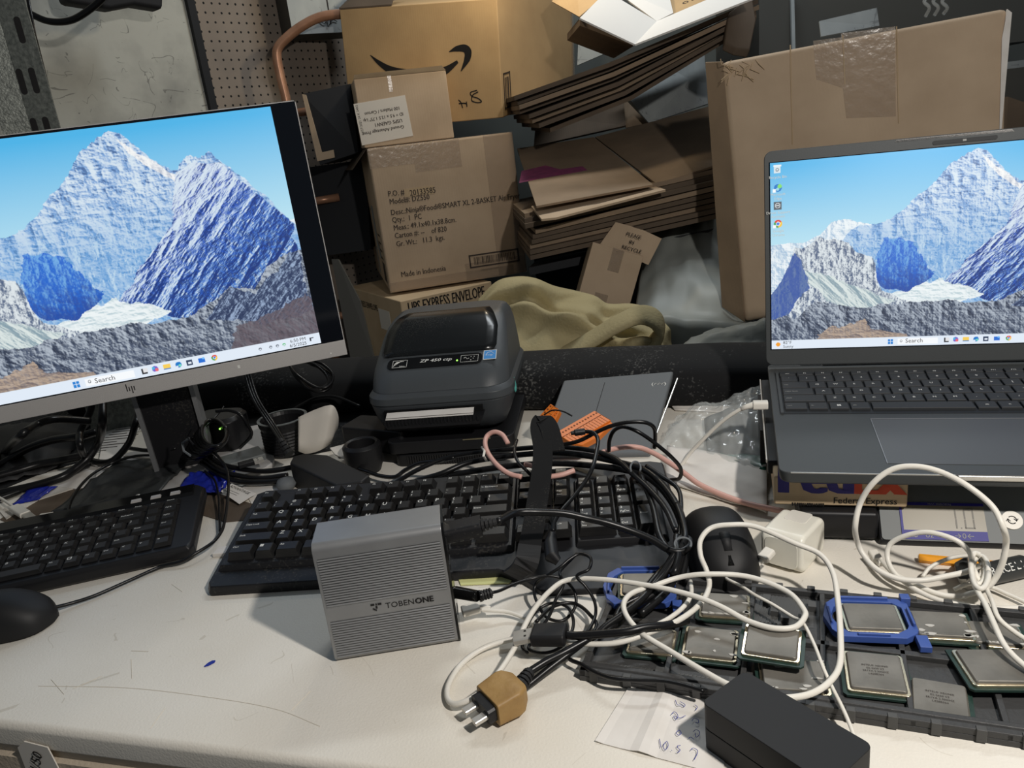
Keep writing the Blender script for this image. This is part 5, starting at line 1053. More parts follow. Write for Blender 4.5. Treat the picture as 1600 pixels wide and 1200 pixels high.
# right hand coil
coil = z4([(650, 195, .010), (740, 285, .010), (850, 345, .008), (980, 400, .006), (1100, 420, .006), (1200, 400, .012), (1280, 370, .020), (1340, 300, .030), (1380, 200, .045), (1395, 100, .060)])+z3([(1440, 1080, .078), (1380, 960, .090), (1250, 850, .102), (1100, 770, .108), (960, 737, .110), (830, 752, .106), (720, 830, .094), (650, 940, .076), (622, 1070, .058)])+z4([(525, 105, .038), (565, 185, .028), (640, 262, .022), (760, 315, .018), (900, 326, .018), (1050, 300, .020), (1160, 275, .022), (1240, 240, .026)])
cable('white_usb_cable', 'white cable rising in a tall loop in front of the laptop and postal scale', coil, .0023, 'cable_white', 7)
coil2 = z4([(1250, 360, .020), (1222, 300, .026), (1195, 230, .030), (1180, 160, .040), (1100, 90, .048), (950, 45, .050), (820, 60, .044), (720, 110, .034), (700, 190, .024), (740, 280, .016), (850, 370, .010), (1000, 440, .006), (1200, 480, .005), (1400, 490, .005), (1560, 480, .005), (1700, 455, .005)])
cable('white_usb_cable', 'white cable in a low oval loop before the scale display and off to the right', coil2, .0021, 'cable_white', 7)
cable('white_usb_cable', 'white cable tail hanging from the coil over the tray at the right edge', z4([(1245, 175, .034), (1205, 170, .034), (1190, 240, .032), (1215, 360, .028), (1270, 460, .026), (1310, 550, .026), (1370, 680, .024), (1430, 760, .022), (1520, 840, .020), (1640, 930, .018)]), .0021, 'cable_white')
cable('white_usb_cable', 'thinner white cable tail beside the hanging one, ending off the right edge', z4([(1225, 300, .020), (1262, 345, .020), (1310, 440, .022), (1350, 545, .024), (1440, 625, .020), (1540, 690, .018), (1650, 760, .016)]), .0018, 'cable_white')
cable('white_usb_cable', 'short white strand curving over the orange pencil', z4([(905, 305, .008), (955, 245, .014), (1070, 195, .020), (1180, 180, .024), (1240, 180, .026)]), .0016, 'cable_white')
cable('white_usb_cable', 'white strand on the bench running right from the coil past the battery', z4([(1090, 380, .006), (1160, 350, .010), (1230, 350, .010), (1310, 365, .006), (1400, 405, .005), (1500, 450, .005), (1640, 520, .005)]), .0017, 'cable_white')
t = thing('cable_coil_knot', 'knotted turns of white cable lying over the battery', 'cable', frame(PZ(1522, 890, 0)))
for k, (rx, ry, dx) in enumerate(((9, 16, 0), (11, 22, 3), (13, 26, 6))):
    b = MB(); P = [PZ(1526+dx+rx*cos(a), 888+dx+ry*sin(a), .022+.004*k) for a in [2*pi*j/26 for j in range(27)]]; b.tube(P, .0020, 8); b.build('turn', 'cable_white', t, world=True, smooth=True)
b = MB(); [plugbox(b, PZ(1363+k*6, 862+k*9, .012-.003*k), PZ(1372+k*6, 876+k*6, .010-.002*k), .0085-.002*k, .006-.001*k) for k in (0, 1)]
tag(b.build('cable_plug', 'cable_white', bevel=.0008), 'white cable plug resting on the bench left of the pencil', 'plug')

# black: HDMI lead out of the dock
hm0, hm1 = PZ(700, 817, .090), PZ(742, 812, .090)
t = thing('hdmi_cable', 'thick black cable from the top port of the dock curving right over the keyboard', 'cable', frame(hm1))
dP = MW[dock.name]; e0 = dP @ Vector((W_, .022, .0905)); e1 = e0+Vector((.030, .000, .003)); 
b = MB(); plugbox(b, e0, e1, .021, .0125); 
for k in range(3): b.box((.007+k*.008, -.0102, -.004), (.012+k*.008, -.0098, .004), T=Matrix.Translation(e0))
b.build('plug', 'black', t, world=True, bevel=.0015)
b = MB(); e2 = e1+Vector((.013, .001, .001))
for k in range(4): b.tube([e1+(e2-e1)*(k*.25), e1+(e2-e1)*(k*.25+.17)], .0055-.0006*k, 12)
b.tube([e1, e2], .0032, 10); b.build('strain_relief', 'rubber', t, world=True)
b = MB(); hp_ = [e2]+[PZ(*p) for p in zl3([(420, 806, .088), (560, 800, .084), (720, 808, .078), (850, 835, .072), (1000, 870, .064), (1150, 920, .056), (1270, 970, .050), (1370, 1030, .044), (1440, 1048, .042), (1495, 1025, .042), (1510, 980, .042), (1470, 960, .044), (1430, 990, .044), (1440, 1080, .040), (1410, 1180, .034)])]+[PZ(*p) for p in z5([(690, 240, .030), (600, 330, .026), (520, 440, .022), (430, 540, .018), (360, 600, .016)])]
b.tube(crom(hp_, 7), .0033, 10); b.build('cord', 'cable_black', t, world=True, smooth=True)
# DC plug
t = thing('dock_power_cable', 'thin black cord with a round plug in the right side of the docking station', 'cable', frame(PZ(745, 932, .030)))
g0, g1, g2 = dP @ Vector((W_, .022, .0345)), PZ(748, 932, .036), PZ(769, 926, .036)
b = MB(); b.tube([g0, g0+(g1-g0)*.96], [.0052, .0048], 14); b.tube([g1, g1+(g2-g1)*.2], .0050, 14); b.build('plug', 'black_gloss', t, world=True, bevel=.0006)
b = MB(); b.tube([g1, g2], .0030, 10)
for k in range(4): a_ = g1+(g2-g1)*(.2+.2*k); b.tube([a_, a_+(g2-g1)*.12], .0044, 12)
b.build('strain_relief', 'rubber', t, world=True)
b = MB(); b.tube(crom([g2]+[PZ(*p) for p in z6([(530, 235, .034), (620, 195, .032), (720, 165, .030), (820, 150, .030), (900, 170, .026), (960, 230, .018), (975, 310, .010), (940, 380, .005), (880, 415, .004), (800, 390, .006), (755, 320, .010), (730, 250, .014), (745, 190, .020), (800, 150, .030), (880, 100, .036), (940, 50, .040), (1000, 20, .042), (1060, 45, .042), (1050, 110, .040), (980, 150, .036), (1030, 210, .028), (1080, 290, .020), (1090, 370, .014), (1060, 450, .012), (1010, 520, .010)])], 7), .0014, 8); b.build('cord', 'cable_black', t, world=True, smooth=True)
cable('thin_black_cord', 'thin black cord coiled in small rings right of the dock', z6([(690, 600, .006), (660, 560, .006), (680, 460, .006), (740, 360, .008), (830, 310, .010), (920, 330, .010), (960, 410, .010), (940, 500, .010), (880, 570, .008), (800, 600, .006), (720, 590, .006), (700, 560, .006), (760, 470, .010), (820, 380, .014), (860, 280, .020), (900, 200, .026), (880, 130, .030), (920, 80, .032), (980, 20, .034)]), .0014)
cable('thin_black_cord', 'thin black cord sweeping from the rings over the dark tray to the adapter', z6([(740, 420, .012), (840, 330, .012), (960, 310, .010), (1050, 370, .010), (1090, 460, .008)])+z6([(900, 560, .010), (930, 610, .008), (1010, 670, .010), (1100, 720, .012)])[1:]+z5([(370, 900, .014), (500, 910, .014), (650, 915, .014), (780, 940, .014), (900, 975, .014)]), .0016)
# usb A plug, black
t = thing('usb_cable', 'black cable with a broad metal ended plug lying over the white cable', 'cable', frame(PZ(850, 995, .02)))
u0, u1, u2 = PZ(803, 998, .020), PZ(832, 992, .022), PZ(885, 992, .024)
b = MB(); plugbox(b, u0, u1, .014, .0055); b.build('metal_shell', 'steel', t, world=True)
b = MB(); plugbox(b, u0-(u1-u0)*.02, u0+(u1-u0)*.02, .0115, .0036); sd = (u1-u0).cross(Vector((0, 0, 1))).normalized()
for s_ in (-1, 1): c_ = u0+(u1-u0)*.55+sd*.003*s_; plugbox(b, c_+Vector((0, 0, .0028)), c_+(u1-u0)*.12+Vector((0, 0, .0028)), .002, .0004)
b.build('contact_gap', 'ink', t, world=True)
b = MB(); plugbox(b, u1, u2, .020, .0105); b.build('grip', 'cable_matt', t, world=True, bevel=.0018)
b = MB(); b.tube(crom([u2]+[PZ(*p) for p in z5([(160, 650, .024), (300, 640, .026), (450, 625, .028), (560, 600, .028), (680, 590, .024), (800, 560, .018)])]), .0034, 10); b.build('cord', 'cable_black', t, world=True, smooth=True)
# taped plug
t = thing('taped_plug', 'metal prong plug wrapped in brown tape on the bare bench', 'plug', frame(PZ(790, 1090, 0)))
v0, v1 = PZ(757, 1106, .011), PZ(812, 1072, .013); tt = (v1-v0).normalized(); sd = tt.cross(Vector((0, 0, 1))).normalized()
b = MB(); b.loft([[tuple(p_+sd*a+Vector((0, 0, c))) for a, c in rrect(w_, h_, .003, 3)] for p_, w_, h_ in ((v0+tt*.003, .030, .018), (v0+tt*.020, .033, .020), (v1-tt*.006, .031, .019), (v1, .020, .014))]); b.build('tape_wrap', 'tape_brown', t, world=True, bevel=.0008)
b = MB()
for s_ in (-.0068, .0068): plugbox(b, v0-tt*.013+sd*s_, v0+tt*.004+sd*s_, .0066, .0040, up=Vector((0, 0, 1)))
b.build('prongs', 'steel', t, world=True)
b = MB(); plugbox(b, v0-tt*.003, v0+tt*.006, .025, .013); b.build('plug_face', 'black', t, world=True)
b = MB(); v2 = PZ(828, 1049, .014)
for k in range(4): a_ = v1+(v2-v1)*(.25*k); b.tube([a_, a_+(v2-v1)*.14], .0062-.0005*k, 12)
b.tube([v1, v2], .0038, 10); b.build('strain_relief', 'rubber', t, world=True)
b = MB(); b.tube(crom([v2]+[PZ(*p) for p in z6([(800, 650, .016), (900, 600, .018), (1000, 545, .020), (1100, 490, .022)])+z5([(330, 590, .024), (430, 520, .026), (540, 430, .028), (620, 330, .030), (690, 230, .036), (730, 150, .042), (740, 60, .046)])]), .0029, 10); b.build('cord', 'cable_black', t, world=True, smooth=True)
cable('black_power_cord', 'black cord running beside the taped plug up into the cable tangle', z6([(655, 820, .006), (720, 770, .008), (820, 690, .012), (940, 600, .016), (1060, 510, .020), (1180, 450, .022)])+z5([(420, 480, .024), (560, 400, .028), (660, 300, .032), (720, 210, .038), (770, 130, .044), (790, 60, .048), (770, -40, .050), (740, -120, .052)]), .0026)
cable('black_power_cord', 'black cord rising along the right end of the keyboard to the printer bundle', [(1000, 960, .020), (1040, 925, .024), (1058, 890, .030), (1066, 850, .040), (1066, 812, .046), (1052, 780, .050), (1030, 752, .052), (1004, 733, .052), (965, 722, .050), (915, 712, .048), (860, 708, .046), (800, 712, .044), (735, 722, .040), (690, 740, .034), (650, 752, .026)], .0034)
cable('black_power_cord', 'black cord in the bundle, lowest along the top edge of the keyboard', [(1064, 905, .022), (1072, 860, .034), (1064, 815, .042), (1044, 776, .046), (1016, 748, .048), (985, 736, .046), (930, 728, .044), (870, 724, .042), (800, 728, .038), (730, 738, .032), (670, 750, .026), (640, 762, .022)], .0036)
cable('black_power_cord', 'black cord in the bundle, straightest across below the orange terminal blocks', [(1056, 830, .048), (1040, 795, .052), (1015, 765, .054), (990, 742, .056), (960, 716, .056), (920, 703, .054), (860, 698, .052), (800, 702, .050), (752, 706, .046), (700, 715, .040), (655, 733, .032), (622, 752, .022), (612, 760, .018)], .0028)
cable('black_power_cord', 'black cord on the right of the keyboard, looping down past the Enter key', [(1010, 728, .056), (1035, 745, .054), (1060, 765, .050), (1064, 800, .046), (1060, 845, .040), (1050, 880, .034), (1035, 905, .028)], .0022)
cable('black_power_cord', 'black cord looping down over the numeric pad side', [(1000, 740, .054), (1020, 790, .046), (1030, 835, .040), (1045, 860, .036), (1062, 880, .030), (1040, 915, .026), (985, 950, .022)], .0030)
cable('thin_black_cord', 'thin black cord looping behind the strap beside the pink cord', zl3([(430, 350, .072), (415, 420, .070), (440, 490, .066), (490, 540, .060), (530, 580, .052)]), .0018)
cable('black_audio_cord', 'black cord arching over the grey tablet folio, upper of the two arcs', zl3([(640, 375, .066), (720, 378, .068), (820, 355, .074), (920, 305, .082), (1020, 262, .090), (1130, 238, .094), (1230, 240, .092), (1285, 270, .084), (1295, 330, .070), (1290, 400, .056)]), .0022)
cable('black_audio_cord', 'black cord arching over the grey tablet folio, lower arc ending at the clear bag', zl3([(1005, 420, .050), (1010, 350, .064), (1040, 290, .076), (1100, 268, .082), (1190, 300, .078), (1300, 375, .062), (1400, 460, .044), (1455, 530, .028), (1445, 590, .014), (1390, 600, .008)]), .0022)
def jk(b): p, q = PZ(892, 677, .086), PZ(914, 674, .086); b.tube([p, p+(q-p)*.25, p+(q-p)*.26, q], [.0022, .0022, .0036, .0036], 12)
cable_thing('black_audio_cord', 'black cord with a jack plug resting on the orange terminal block', zl3([(860, 297, .086), (910, 305, .086), (937, 350, .082), (925, 440, .076), (900, 530, .070), (850, 620, .062), (780, 710, .056), (710, 790, .052), (665, 860, .048), (655, 920, .044)]), .0021, 'cable_black', [('jack', jk, 'black')])
def jk2(b): b.tube([PZ(*p) for p in zl3([(655, 920, .042), (640, 1000, .038), (650, 1080, .034), (690, 1110, .030)])], [.003, .0062, .0066, .004], 12)
b = MB(); jk2(b); tag(b.build('barrel_plug', 'black', bevel=.0004), 'black barrel plug hanging at the lower end of the jack cord', 'plug')
cable('pink_cord', 'pink cord curling in a loop left of the black strap', zl3([(375, 372, .066), (340, 318, .072), (290, 300, .074), (245, 325, .070), (232, 375, .066), (255, 440, .062), (310, 510, .058), (380, 560, .054), (460, 582, .052)]), .0028, 'cable_pink')
cable('pink_cord', 'short pink cord emerging right of the black strap', zl3([(480, 500, .058), (540, 520, .056), (600, 575, .052), (700, 570, .052), (790, 540, .054)]), .0028, 'cable_pink')
cable('pink_cord', 'long pink cord running right under the white cable toward the charger', zl3([(960, 430, .048), (1060, 400, .046), (1180, 395, .042), (1280, 430, .036), (1380, 490, .028), (1480, 560, .020), (1560, 620, .014)])+zl4([(450, 745, .010), (560, 790, .008), (680, 830, .008), (820, 860, .008), (960, 890, .008)]), .0030, 'cable_pink')
t = thing('cable_tie', 'white tie round the black bundle at the top of the keyboard', 'cable tie', frame(PZ(755, 720, .05))); b = MB(); b.tube([PZ(*p) for p in zl3([(212, 395, .060), (228, 420, .066), (222, 450, .064), (240, 480, .054)])], .0014, 6); b.build('band', 'cable_white', t, world=True)
for i_, (cx, cy, rx, ry, z, lb) in enumerate(((993, 731, 8, 10, .062, 'grey tie round the bundle at the top right of the keyboard'), (1067, 850, 13, 10, .052, 'grey tie round the cable bend beside the black mouse'))):
    t = thing('cable_tie', lb, 'cable tie', frame(PZ(cx, cy, z))); b = MB(); b.tube([PZ(cx+rx*cos(a), cy+ry*sin(a), z+.004*sin(a*.5)) for a in [radians(d_) for d_ in range(150, 400, 14)]], .0010, 6); b.build('band', 'tablet', t, world=True)
# left side leads
cable('black_lead', 'thick black lead hanging left of the monitor stand and sweeping down to the left', zl1([(640, 20, (1.04,)), (640, 120, (1.02,)), (638, 250, (1.0,)), (620, 350, .045), (560, 450, .024), (470, 530, .014), (380, 585, .010), (200, 640, .008), (0, 682, .008), (-100, 700, .008)]), .0058)
cable('black_lead', 'black lead forming a U under the monitor beside the printed sheet', zl1([(870, 40, (1.08,)), (862, 170, (1.06,)), (845, 250, (1.03,)), (810, 360, .040), (740, 450, .020), (680, 488, .012), (600, 488, .010), (540, 460, .014), (505, 400, (.99,)), (500, 300, (1.01,)), (560, 180, (1.03,)), (580, 80, (1.04,))]), .0048)
cable('black_lead', 'shiny black lead arching left below the monitor chin', zl1([(560, 232, (.99,)), (430, 222, (.97,)), (320, 225, (.95,)), (230, 255, (.94,)), (120, 330, (.90,)), (40, 410, .035), (-40, 500, .02)]), .0052)
cable('black_lead', 'black lead in the upper left heap below the arching one', zl1([(600, 300, .05), (480, 330, .05), (330, 350, .045), (180, 400, .035), (60, 470, .022), (-60, 540, .014)]), .0058)
cable('black_lead', 'black lead lying lowest of the left heap on the bench', zl1([(560, 440, .012), (420, 470, .012), (260, 500, .012), (120, 540, .012), (-60, 590, .012)]), .0062)
cable('black_lead', 'thin lead lying along the bench front of the left heap', zl1([(560, 500, .010), (440, 560, .008), (330, 600, .006), (200, 640, .006), (40, 700, .006), (-60, 730, .006)]), .0040)
cable('keyboard_cable', 'thin black cord from the compact keyboard curving over the dark plastic sleeve', zl1([(440, 850, .018), (428, 800, .018), (445, 730, .018), (500, 640, .018), (570, 570, .018), (650, 520, .018), (730, 482, .020), (850, 450, .024), (980, 440, .030), (1100, 400, .036)]), .0019)
def mr(b): b.tube([PZ(72, 952, .010), PZ(86, 948, .007)], [.0032, .0022], 8)
cable_thing('mouse_cord', 'thin black mouse cord running from the left mouse up to the coiled bundle', [(72, 952, .010), (110, 943, .005), (150, 930, .0035), (200, 908, .0035), (250, 886, .0035)]+zl1([(1130, 1110, .006), (1220, 1060, .010), (1330, 990, .012), (1385, 920, .012), (1405, 850, .012), (1420, 750, .014), (1428, 620, .022), (1415, 530, .032), (1360, 450, .045), (1290, 400, .050)]), .0018, 'cable_black', [('strain_relief', mr, 'rubber')])
cable('thin_black_cord', 'thin black cord down beside the torn label and behind the mouse cord', zl1([(1280, 545, .016), (1340, 600, .014), (1365, 700, .012), (1370, 800, .008), (1375, 920, .006)]), .0014)
# coiled bundle
t = thing('coiled_cable_bundle', 'coiled bundle of black cable held by a grey tie below the monitor', 'cable', frame(PZ(320, 700, .03)))
rb = random.Random(11)
for k in range(9):
    cx, cy = 1290+k*6, 375-k*9+rb.uniform(-6, 6); rx, ry = 150-k*9, 62+k*3; ph = radians(-32+k*2)
    P = []
    for j in range(25):
        a = 2*pi*j/24; x_ = rx*cos(a); y_ = ry*sin(a); P.append((cx+x_*cos(ph)-y_*sin(ph), cy+x_*sin(ph)+y_*cos(ph), .030+.0045*k+.004*sin(a)))
    b = MB(); b.tube([PZ(*p) for p in zl1(P)], .0025, 8); b.build('turn', 'cable_black', t, world=True, smooth=True)
b = MB(); b.tube([PZ(*p) for p in zl1([(1180, 340, .075), (1140, 370, .066), (1150, 420, .056), (1190, 448, .052)])], .0016, 6); b.build('tie', 'tablet', t, world=True)
b = MB(); b.tube([PZ(*p) for p in zl1([(1210, 380, .07), (1170, 330, .08), (1195, 280, .09), (1185, 230, .10)])], .0013, 6); b.build('tie_tail', 'cable_black', t, world=True)
for k, pts in enumerate(([(1300, 440, .03), (1380, 500, .02), (1500, 530, .014), (1620, 545, .012), (1720, 540, .012), (1830, 520, .012)], [(1280, 470, .026), (1380, 540, .018), (1500, 575, .012), (1640, 590, .010), (1800, 570, .010)], [(1260, 490, .022), (1380, 570, .012), (1500, 610, .009), (1650, 612, .008), (1790, 600, .008)])):
    cable('black_lead', ['upper', 'middle', 'lower'][k]+' of three black leads from the coiled bundle to the black adapter', zl1(pts), .0036)
cable('black_lead', 'thin bright lead rising from the coiled bundle toward the monitor chin', zl1([(1200, 340, .05), (1290, 260, (1.02,)), (1360, 190, (1.05,)), (1400, 140, (1.06,))]), .0014)
cable('black_lead', 'black lead arching over the dark power brick below the monitor', zl2([(150, 330, .09), (230, 325, .09), (300, 350, .085), (345, 410, .07), (370, 480, .05), (300, 560, .02)]), .0022)
cable('black_lead', 'black lead from the left heap running under the coiled bundle', zl1([(800, 400, .014), (920, 415, .014), (1050, 405, .018), (1150, 385, .03)]), .0030)
for k, (ox, oy) in enumerate(((0, 0), (14, 10), (-16, -6), (26, -14))):
    P = [(715+ox, -40+oy, (1.10,)), (722+ox, 20+oy, (1.09,)), (790+ox, 50+oy, (1.08,)), (850+ox, 100+oy*.5, (1.07,)), (860+ox*.6, 160+oy, (1.06,)), (810+ox, 195+oy, (1.05,)), (740+ox, 190+oy, (1.05,)), (660, 120+oy, (1.06,)), (615, 50, (1.08,)), (600, -20, (1.09,))]
    cable('hanging_black_loop', ['thin black cable loop, the tallest one', 'black cable loop reaching furthest right', 'small black cable loop, nearest the monitor chin', 'black cable loop crossing the others from above'][k]+', hanging under the right corner of the monitor', [PY_ for PY_ in zl2(P)], .0020, group='black loops under the monitor corner')
cable('black_lead', 'black lead crossing the white strip of light behind the curled paper', zl2([(600, 340, .02), (690, 285, .03), (780, 245, .04), (900, 240, .04), (1050, 300, .03)]), .0022)
cable('black_lead', 'black lead from the round socket cup under the base unit to the keyboard', zl2([(1040, 690, .014), (1100, 710, .012), (1180, 735, .012), (1270, 740, .014), (1330, 700, .02), (1420, 655, .03), (1540, 640, .036), (1640, 620, .040)]), .0026)
# white usb leads at left
def w1(b): plugbox(b, PZ(22, 793, .010), PZ(40, 804, .010), .013, .007)
def w1m(b): plugbox(b, PZ(40, 803, .010), PZ(53, 813, .010), .011, .0045)
cable_thing('white_usb_cable', 'white lead with a USB plug at the far left, pointing down right', [(-30, 764, .006), (0, 778, .008), (24, 794, .010)], .0018, 'cable_white', [('grip', w1, 'cable_white'), ('metal_shell', w1m, 'steel')])
def w2(b): plugbox(b, PZ(62, 808, .008), PZ(82, 805, .008), .010, .006)
def w2m(b): plugbox(b, PZ(82, 805, .008), PZ(100, 806, .008), .009, .004)
cable_thing('white_usb_cable', 'white lead with a small plug lying behind the compact keyboard', [(-30, 822, .004), (0, 819, .004), (35, 815, .005), (62, 809, .008)], .0018, 'cable_white', [('grip', w2, 'cable_white'), ('metal_shell', w2m, 'steel')])
flat('yellow_slip', [(716, 905), (790, 898), (802, 905), (796, 912), (720, 915)], .0006, .001, 'yellow_paper', 'pale yellow paper slip peeking out under the front of the keyboard', 'paper')
b = MB(); b.loft([[tuple(PZ(x, y, z)) for x, y in ((1490, 880), (1512, 868), (1516, 905), (1497, 905))] for z in (.004, .018)]); tag(b.build('dark_nut', 'battery', bevel=.002), 'dark plastic knob touching the end of the battery', 'knob')
# ------------------------------------------------------------------ walls behind
W0 = CAM + ray(350, 60)*2.26
WM = frame((W0.x, W0.y, 0), 47)
sx = on_front(WM, 294, 0).x
b = MB(); b.box((sx-1.3, 0, -.75), (sx, .03, 1.9)); tag(b.build('wall_left', 'wall_grey'), kind='structure')
def wbox(x0, x1, y0, y1, z0, z1, nm, mt, kind='structure'):
    o = None; bb = MB(); bb.box((x0, y0, z0), (x1, y1, z1)); me_o = bb.build(nm, mt, origin=(0, 0, 0)); me_o.location = WM.to_translation(); me_o.rotation_euler = WM.to_euler(); MW[me_o.name] = WM
    if kind: me_o['kind'] = kind
    return me_o
bpy.data.objects.remove(bpy.data.objects['wall_left'])
wbox(sx-1.4, sx, 0, .03, -.75, 1.9, 'wall_left', 'wall_grey')
wbox(sx, sx+.95, .006, .03, -.75, 1.9, 'wall_left_perforated', 'peg')
wbox(sx-.012, sx+.010, -.016, .002, -.75, 1.9, 'trim_1', 'dark')
wbox(sx-1.4, sx+.95, -.012, .006, -.75, -.62, 'baseboard_left', 'dark')
b = MB(); b.box((-.45, 3.02, -.75), (3.2, 3.05, 1.9)); tag(b.build('wall_back', mat('back_wall_paint', (104, 108, 104), .8, c2=(84, 88, 86), scale=2.2, detail=6)), kind='structure')

# ------------------------------------------------------------------ rear platform
pf = thing('rear_platform', 'low dark platform behind the bench carrying the cartons', 'platform', (0, 0, -.24))
b = MB(); b.prism([(-.85, 1.42), (1.7, 1.42), (1.7, 2.96), (-.16, 2.96), (-.84, 2.22)], -.03, 0); b.build('deck', 'dark', pf)
for x, y in ((-.78, 1.5), (1.6, 1.5), (-.05, 2.88), (1.6, 2.88)):
    b = MB(); b.box((x-.03, y-.03, -.51), (x+.03, y+.03, -.03)); b.build('leg', 'dark', pf)
# black padded case along the back of the bench
n = 60; b = MB(); rings = []
for k in range(n+1):
    x = -.62+1.42*k/n; e = min(1, min(k, n-k)/2.5+.35); w1_ = .012*noise.noise(Vector((x*5, 0, 0))); w2_ = .010*noise.noise(Vector((x*7, 3, 1)))
    rings.append([(x, .735+.07*e*cos(a)*(1.0)+w1_*.4, max(.001, .032+e*(.040+w2_*.5)*sin(a)*(abs(sin(a))**-.35 if sin(a) != 0 else 1))) for a in [2*pi*j/20 for j in range(20)]])
b.loft(rings, T=D); bc = b.build('padded_case', 'case_fabric', smooth=True); tag(bc, 'long black dusty padded case lying along the back of the bench', 'case')

# ------------------------------------------------------------------ cartons
def hexa(b, q, dv, mi=0):
    q = [Vector(p) for p in q]; b.loft([[tuple(p) for p in q], [tuple(p+Vector(dv)) for p in q]], mi)
def onq(Mx, L, z=.0): return [on_plane(Mx, x, y, 0) for x, y in L]
# big printed carton
NX = frame(PY(610, 458, 2.15), 12)
nb = thing('cardboard_carton', 'brown carton printed with air fryer details and a barcode, in the middle of the stack', 'box', NX)
c1 = on_front(NX, 825, 425); c2b = on_front(NX, 800, 205); c3 = on_front(NX, 577, 233)
nw, nh = (c1.x+c2b.x)/2, (c2b.z+c3.z)/2
b = MB(); b.box((0, 0, 0), (nw, .49, nh)); b.build('carton_body', 'kraft', nb, bevel=.006)
Z2 = lambda x, y: on_front(NX, 540+x/3.43, 120+y/3.43)
def ntext(s, x, y, size, bold=1, sxx=1.0, parent=nb, m=None):
    p = Z2(x, y); bb.text(s, size, FACE(Matrix.Identity(4), p.x, -.0006, p.z), 0, bold=bold, sx=sxx)
bb = MB()
for s, x, y, sz in (('P.O. #', 228, 642, .0155), ('20133585', 345, 638, .0165), ('Model#: DZ550', 236, 684, .0155), ('Desc.:Ninja\u00aeFoodi\u00aeSMART XL 2-BASKET Air Fryer', 243, 742, .0155), ('Qty.:  1  PC', 250, 782, .0155), ('Meas.: 49.1x40.1x38.8cm.', 258, 824, .0155), ('Carton #: --    of 820', 264, 866, .0155), ('Gr. Wt.:   11.3  kgs.', 272, 910, .0155), ('Made in Indonesia', 298, 1074, .0160)): ntext(s, x, y, sz*1.34, 1, .82)
p0_, p1_ = Z2(668, 1030), Z2(932, 985); q0, q1 = Z2(668, 955), Z2(928, 918)
x0, x1, z0, z1 = p0_.x, p1_.x, (p0_.z+p1_.z)/2, (q0.z+q1.z)/2
bb.build('printing', 'ink_soft', nb); bb = MB()
for (a, c, d, e) in ((x0, x1, z0, z0+.004), (x0, x1, z1-.004, z1), (x0, x0+.004, z0, z1), (x1-.004, x1, z0, z1)): bb.box((a, -.0007, c if False else d), (c, -.0002, e))
rb = random.Random(2); x = x0+.014
while x < x1-.012: w_ = rb.choice((.001, .0015, .0028)); bb.box((x, -.0007, z0+.008), (x+w_, -.0002, z1-.008)); x += w_+rb.choice((.001, .0016, .0024))
bb.text('10622356573307', .0075, FACE(Matrix.Identity(4), x0+.03, -.0006, z0-.012)); bb.build('barcode', 'ink_soft', nb)
bb = MB(); p = Z2(318, 642); bb.box((p.x, -.0004, p.z-.002), (p.x+.082, -.0002, p.z+.020)); bb.build('number_sticker', 'kraft_pale', nb)
bb = MB()
bb.box((.0, -.00042, nh-.052), (nw*.30, -.0001, nh-.001)); bb.box((nw*.30, -.00042, nh-.075), (nw*.62, -.0001, nh-.001)); bb.box((nw-.085, -.00042, .0), (nw-.002, -.0001, nh)); bb.box((nw*.55, -.00042, 0), (nw, -.0001, .05)); bb.box((0, -.00042, 0), (nw*.9, -.0001, .028)); bb.box((-.001, .0, nh), (nw+.001, .07, nh+.001))
bb.build('packing_tape', 'tape', nb)
bb = MB(); TS = Matrix.Rotation(radians(-90), 4, 'Z') @ Matrix.Rotation(radians(90), 4, 'X')
for s, y, z, sz in (('MODEL', .42, .19, .030), ('49.1x40.1', .34, .21, .018), ('MODEL', .16, .12, .016), ('NINJA', .46, .29, .05)): bb.text(s, sz, Matrix.Translation((-.0006, y, z)) @ TS)
for k in range(4): bb.box((-.0007, .06, .085+k*.022), (-.0002, .13, .090+k*.022))
bb.box((-.0007, .05, .02), (-.0002, .12, .075)); bb.build('side_printing', 'ink_soft', nb)
bb = MB(); bb.box((-.0009, .17, .10), (-.0003, .23, .23)); bb.box((-.0009, .14, .08), (-.0003, .18, .12)); bb.box((-.0009, .27, .02), (-.0003, .30, .10)); bb.build('side_label', 'galv', nb)
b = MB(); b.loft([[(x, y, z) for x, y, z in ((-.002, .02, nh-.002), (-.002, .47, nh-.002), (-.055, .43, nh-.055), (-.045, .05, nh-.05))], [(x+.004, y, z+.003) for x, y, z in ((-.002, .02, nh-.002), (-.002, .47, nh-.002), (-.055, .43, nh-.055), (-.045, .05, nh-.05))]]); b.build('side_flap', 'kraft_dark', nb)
# small carton with an upside down label on top
SX = frame(NX @ Vector((-.004, .035, nh+.002)), 12)
sb = thing('cardboard_carton', 'small brown carton with an upside down white label, on top of the printed carton', 'box', SX)
e0 = on_front(SX, 547, 130); e1 = on_front(SX, 696, 104); e2 = on_front(SX, 709, 210); sw, sh = (e1.x+e2.x)/2, (e0.z+e1.z)/2
b = MB(); b.box((0, 0, 0), (sw, .16, sh)); b.build('carton_body', 'kraft', sb, bevel=.003)
b = MB(); b.loft([[(0, .0, sh), (sw, .0, sh), (sw-.01, -.006, sh+.012), (.004, -.006, sh+.010)], [(0, .004, sh), (sw, .004, sh), (sw-.01, -.002, sh+.012), (.004, -.002, sh+.010)]]); b.build('top_flap', 'kraft_pale', sb)
f = lambda x, y: on_front(SX, 540+x/3.43, 120+y/3.43)
l0, l1, l2, l3 = f(42, 146), f(318, 98), f(362, 316), f(88, 368)
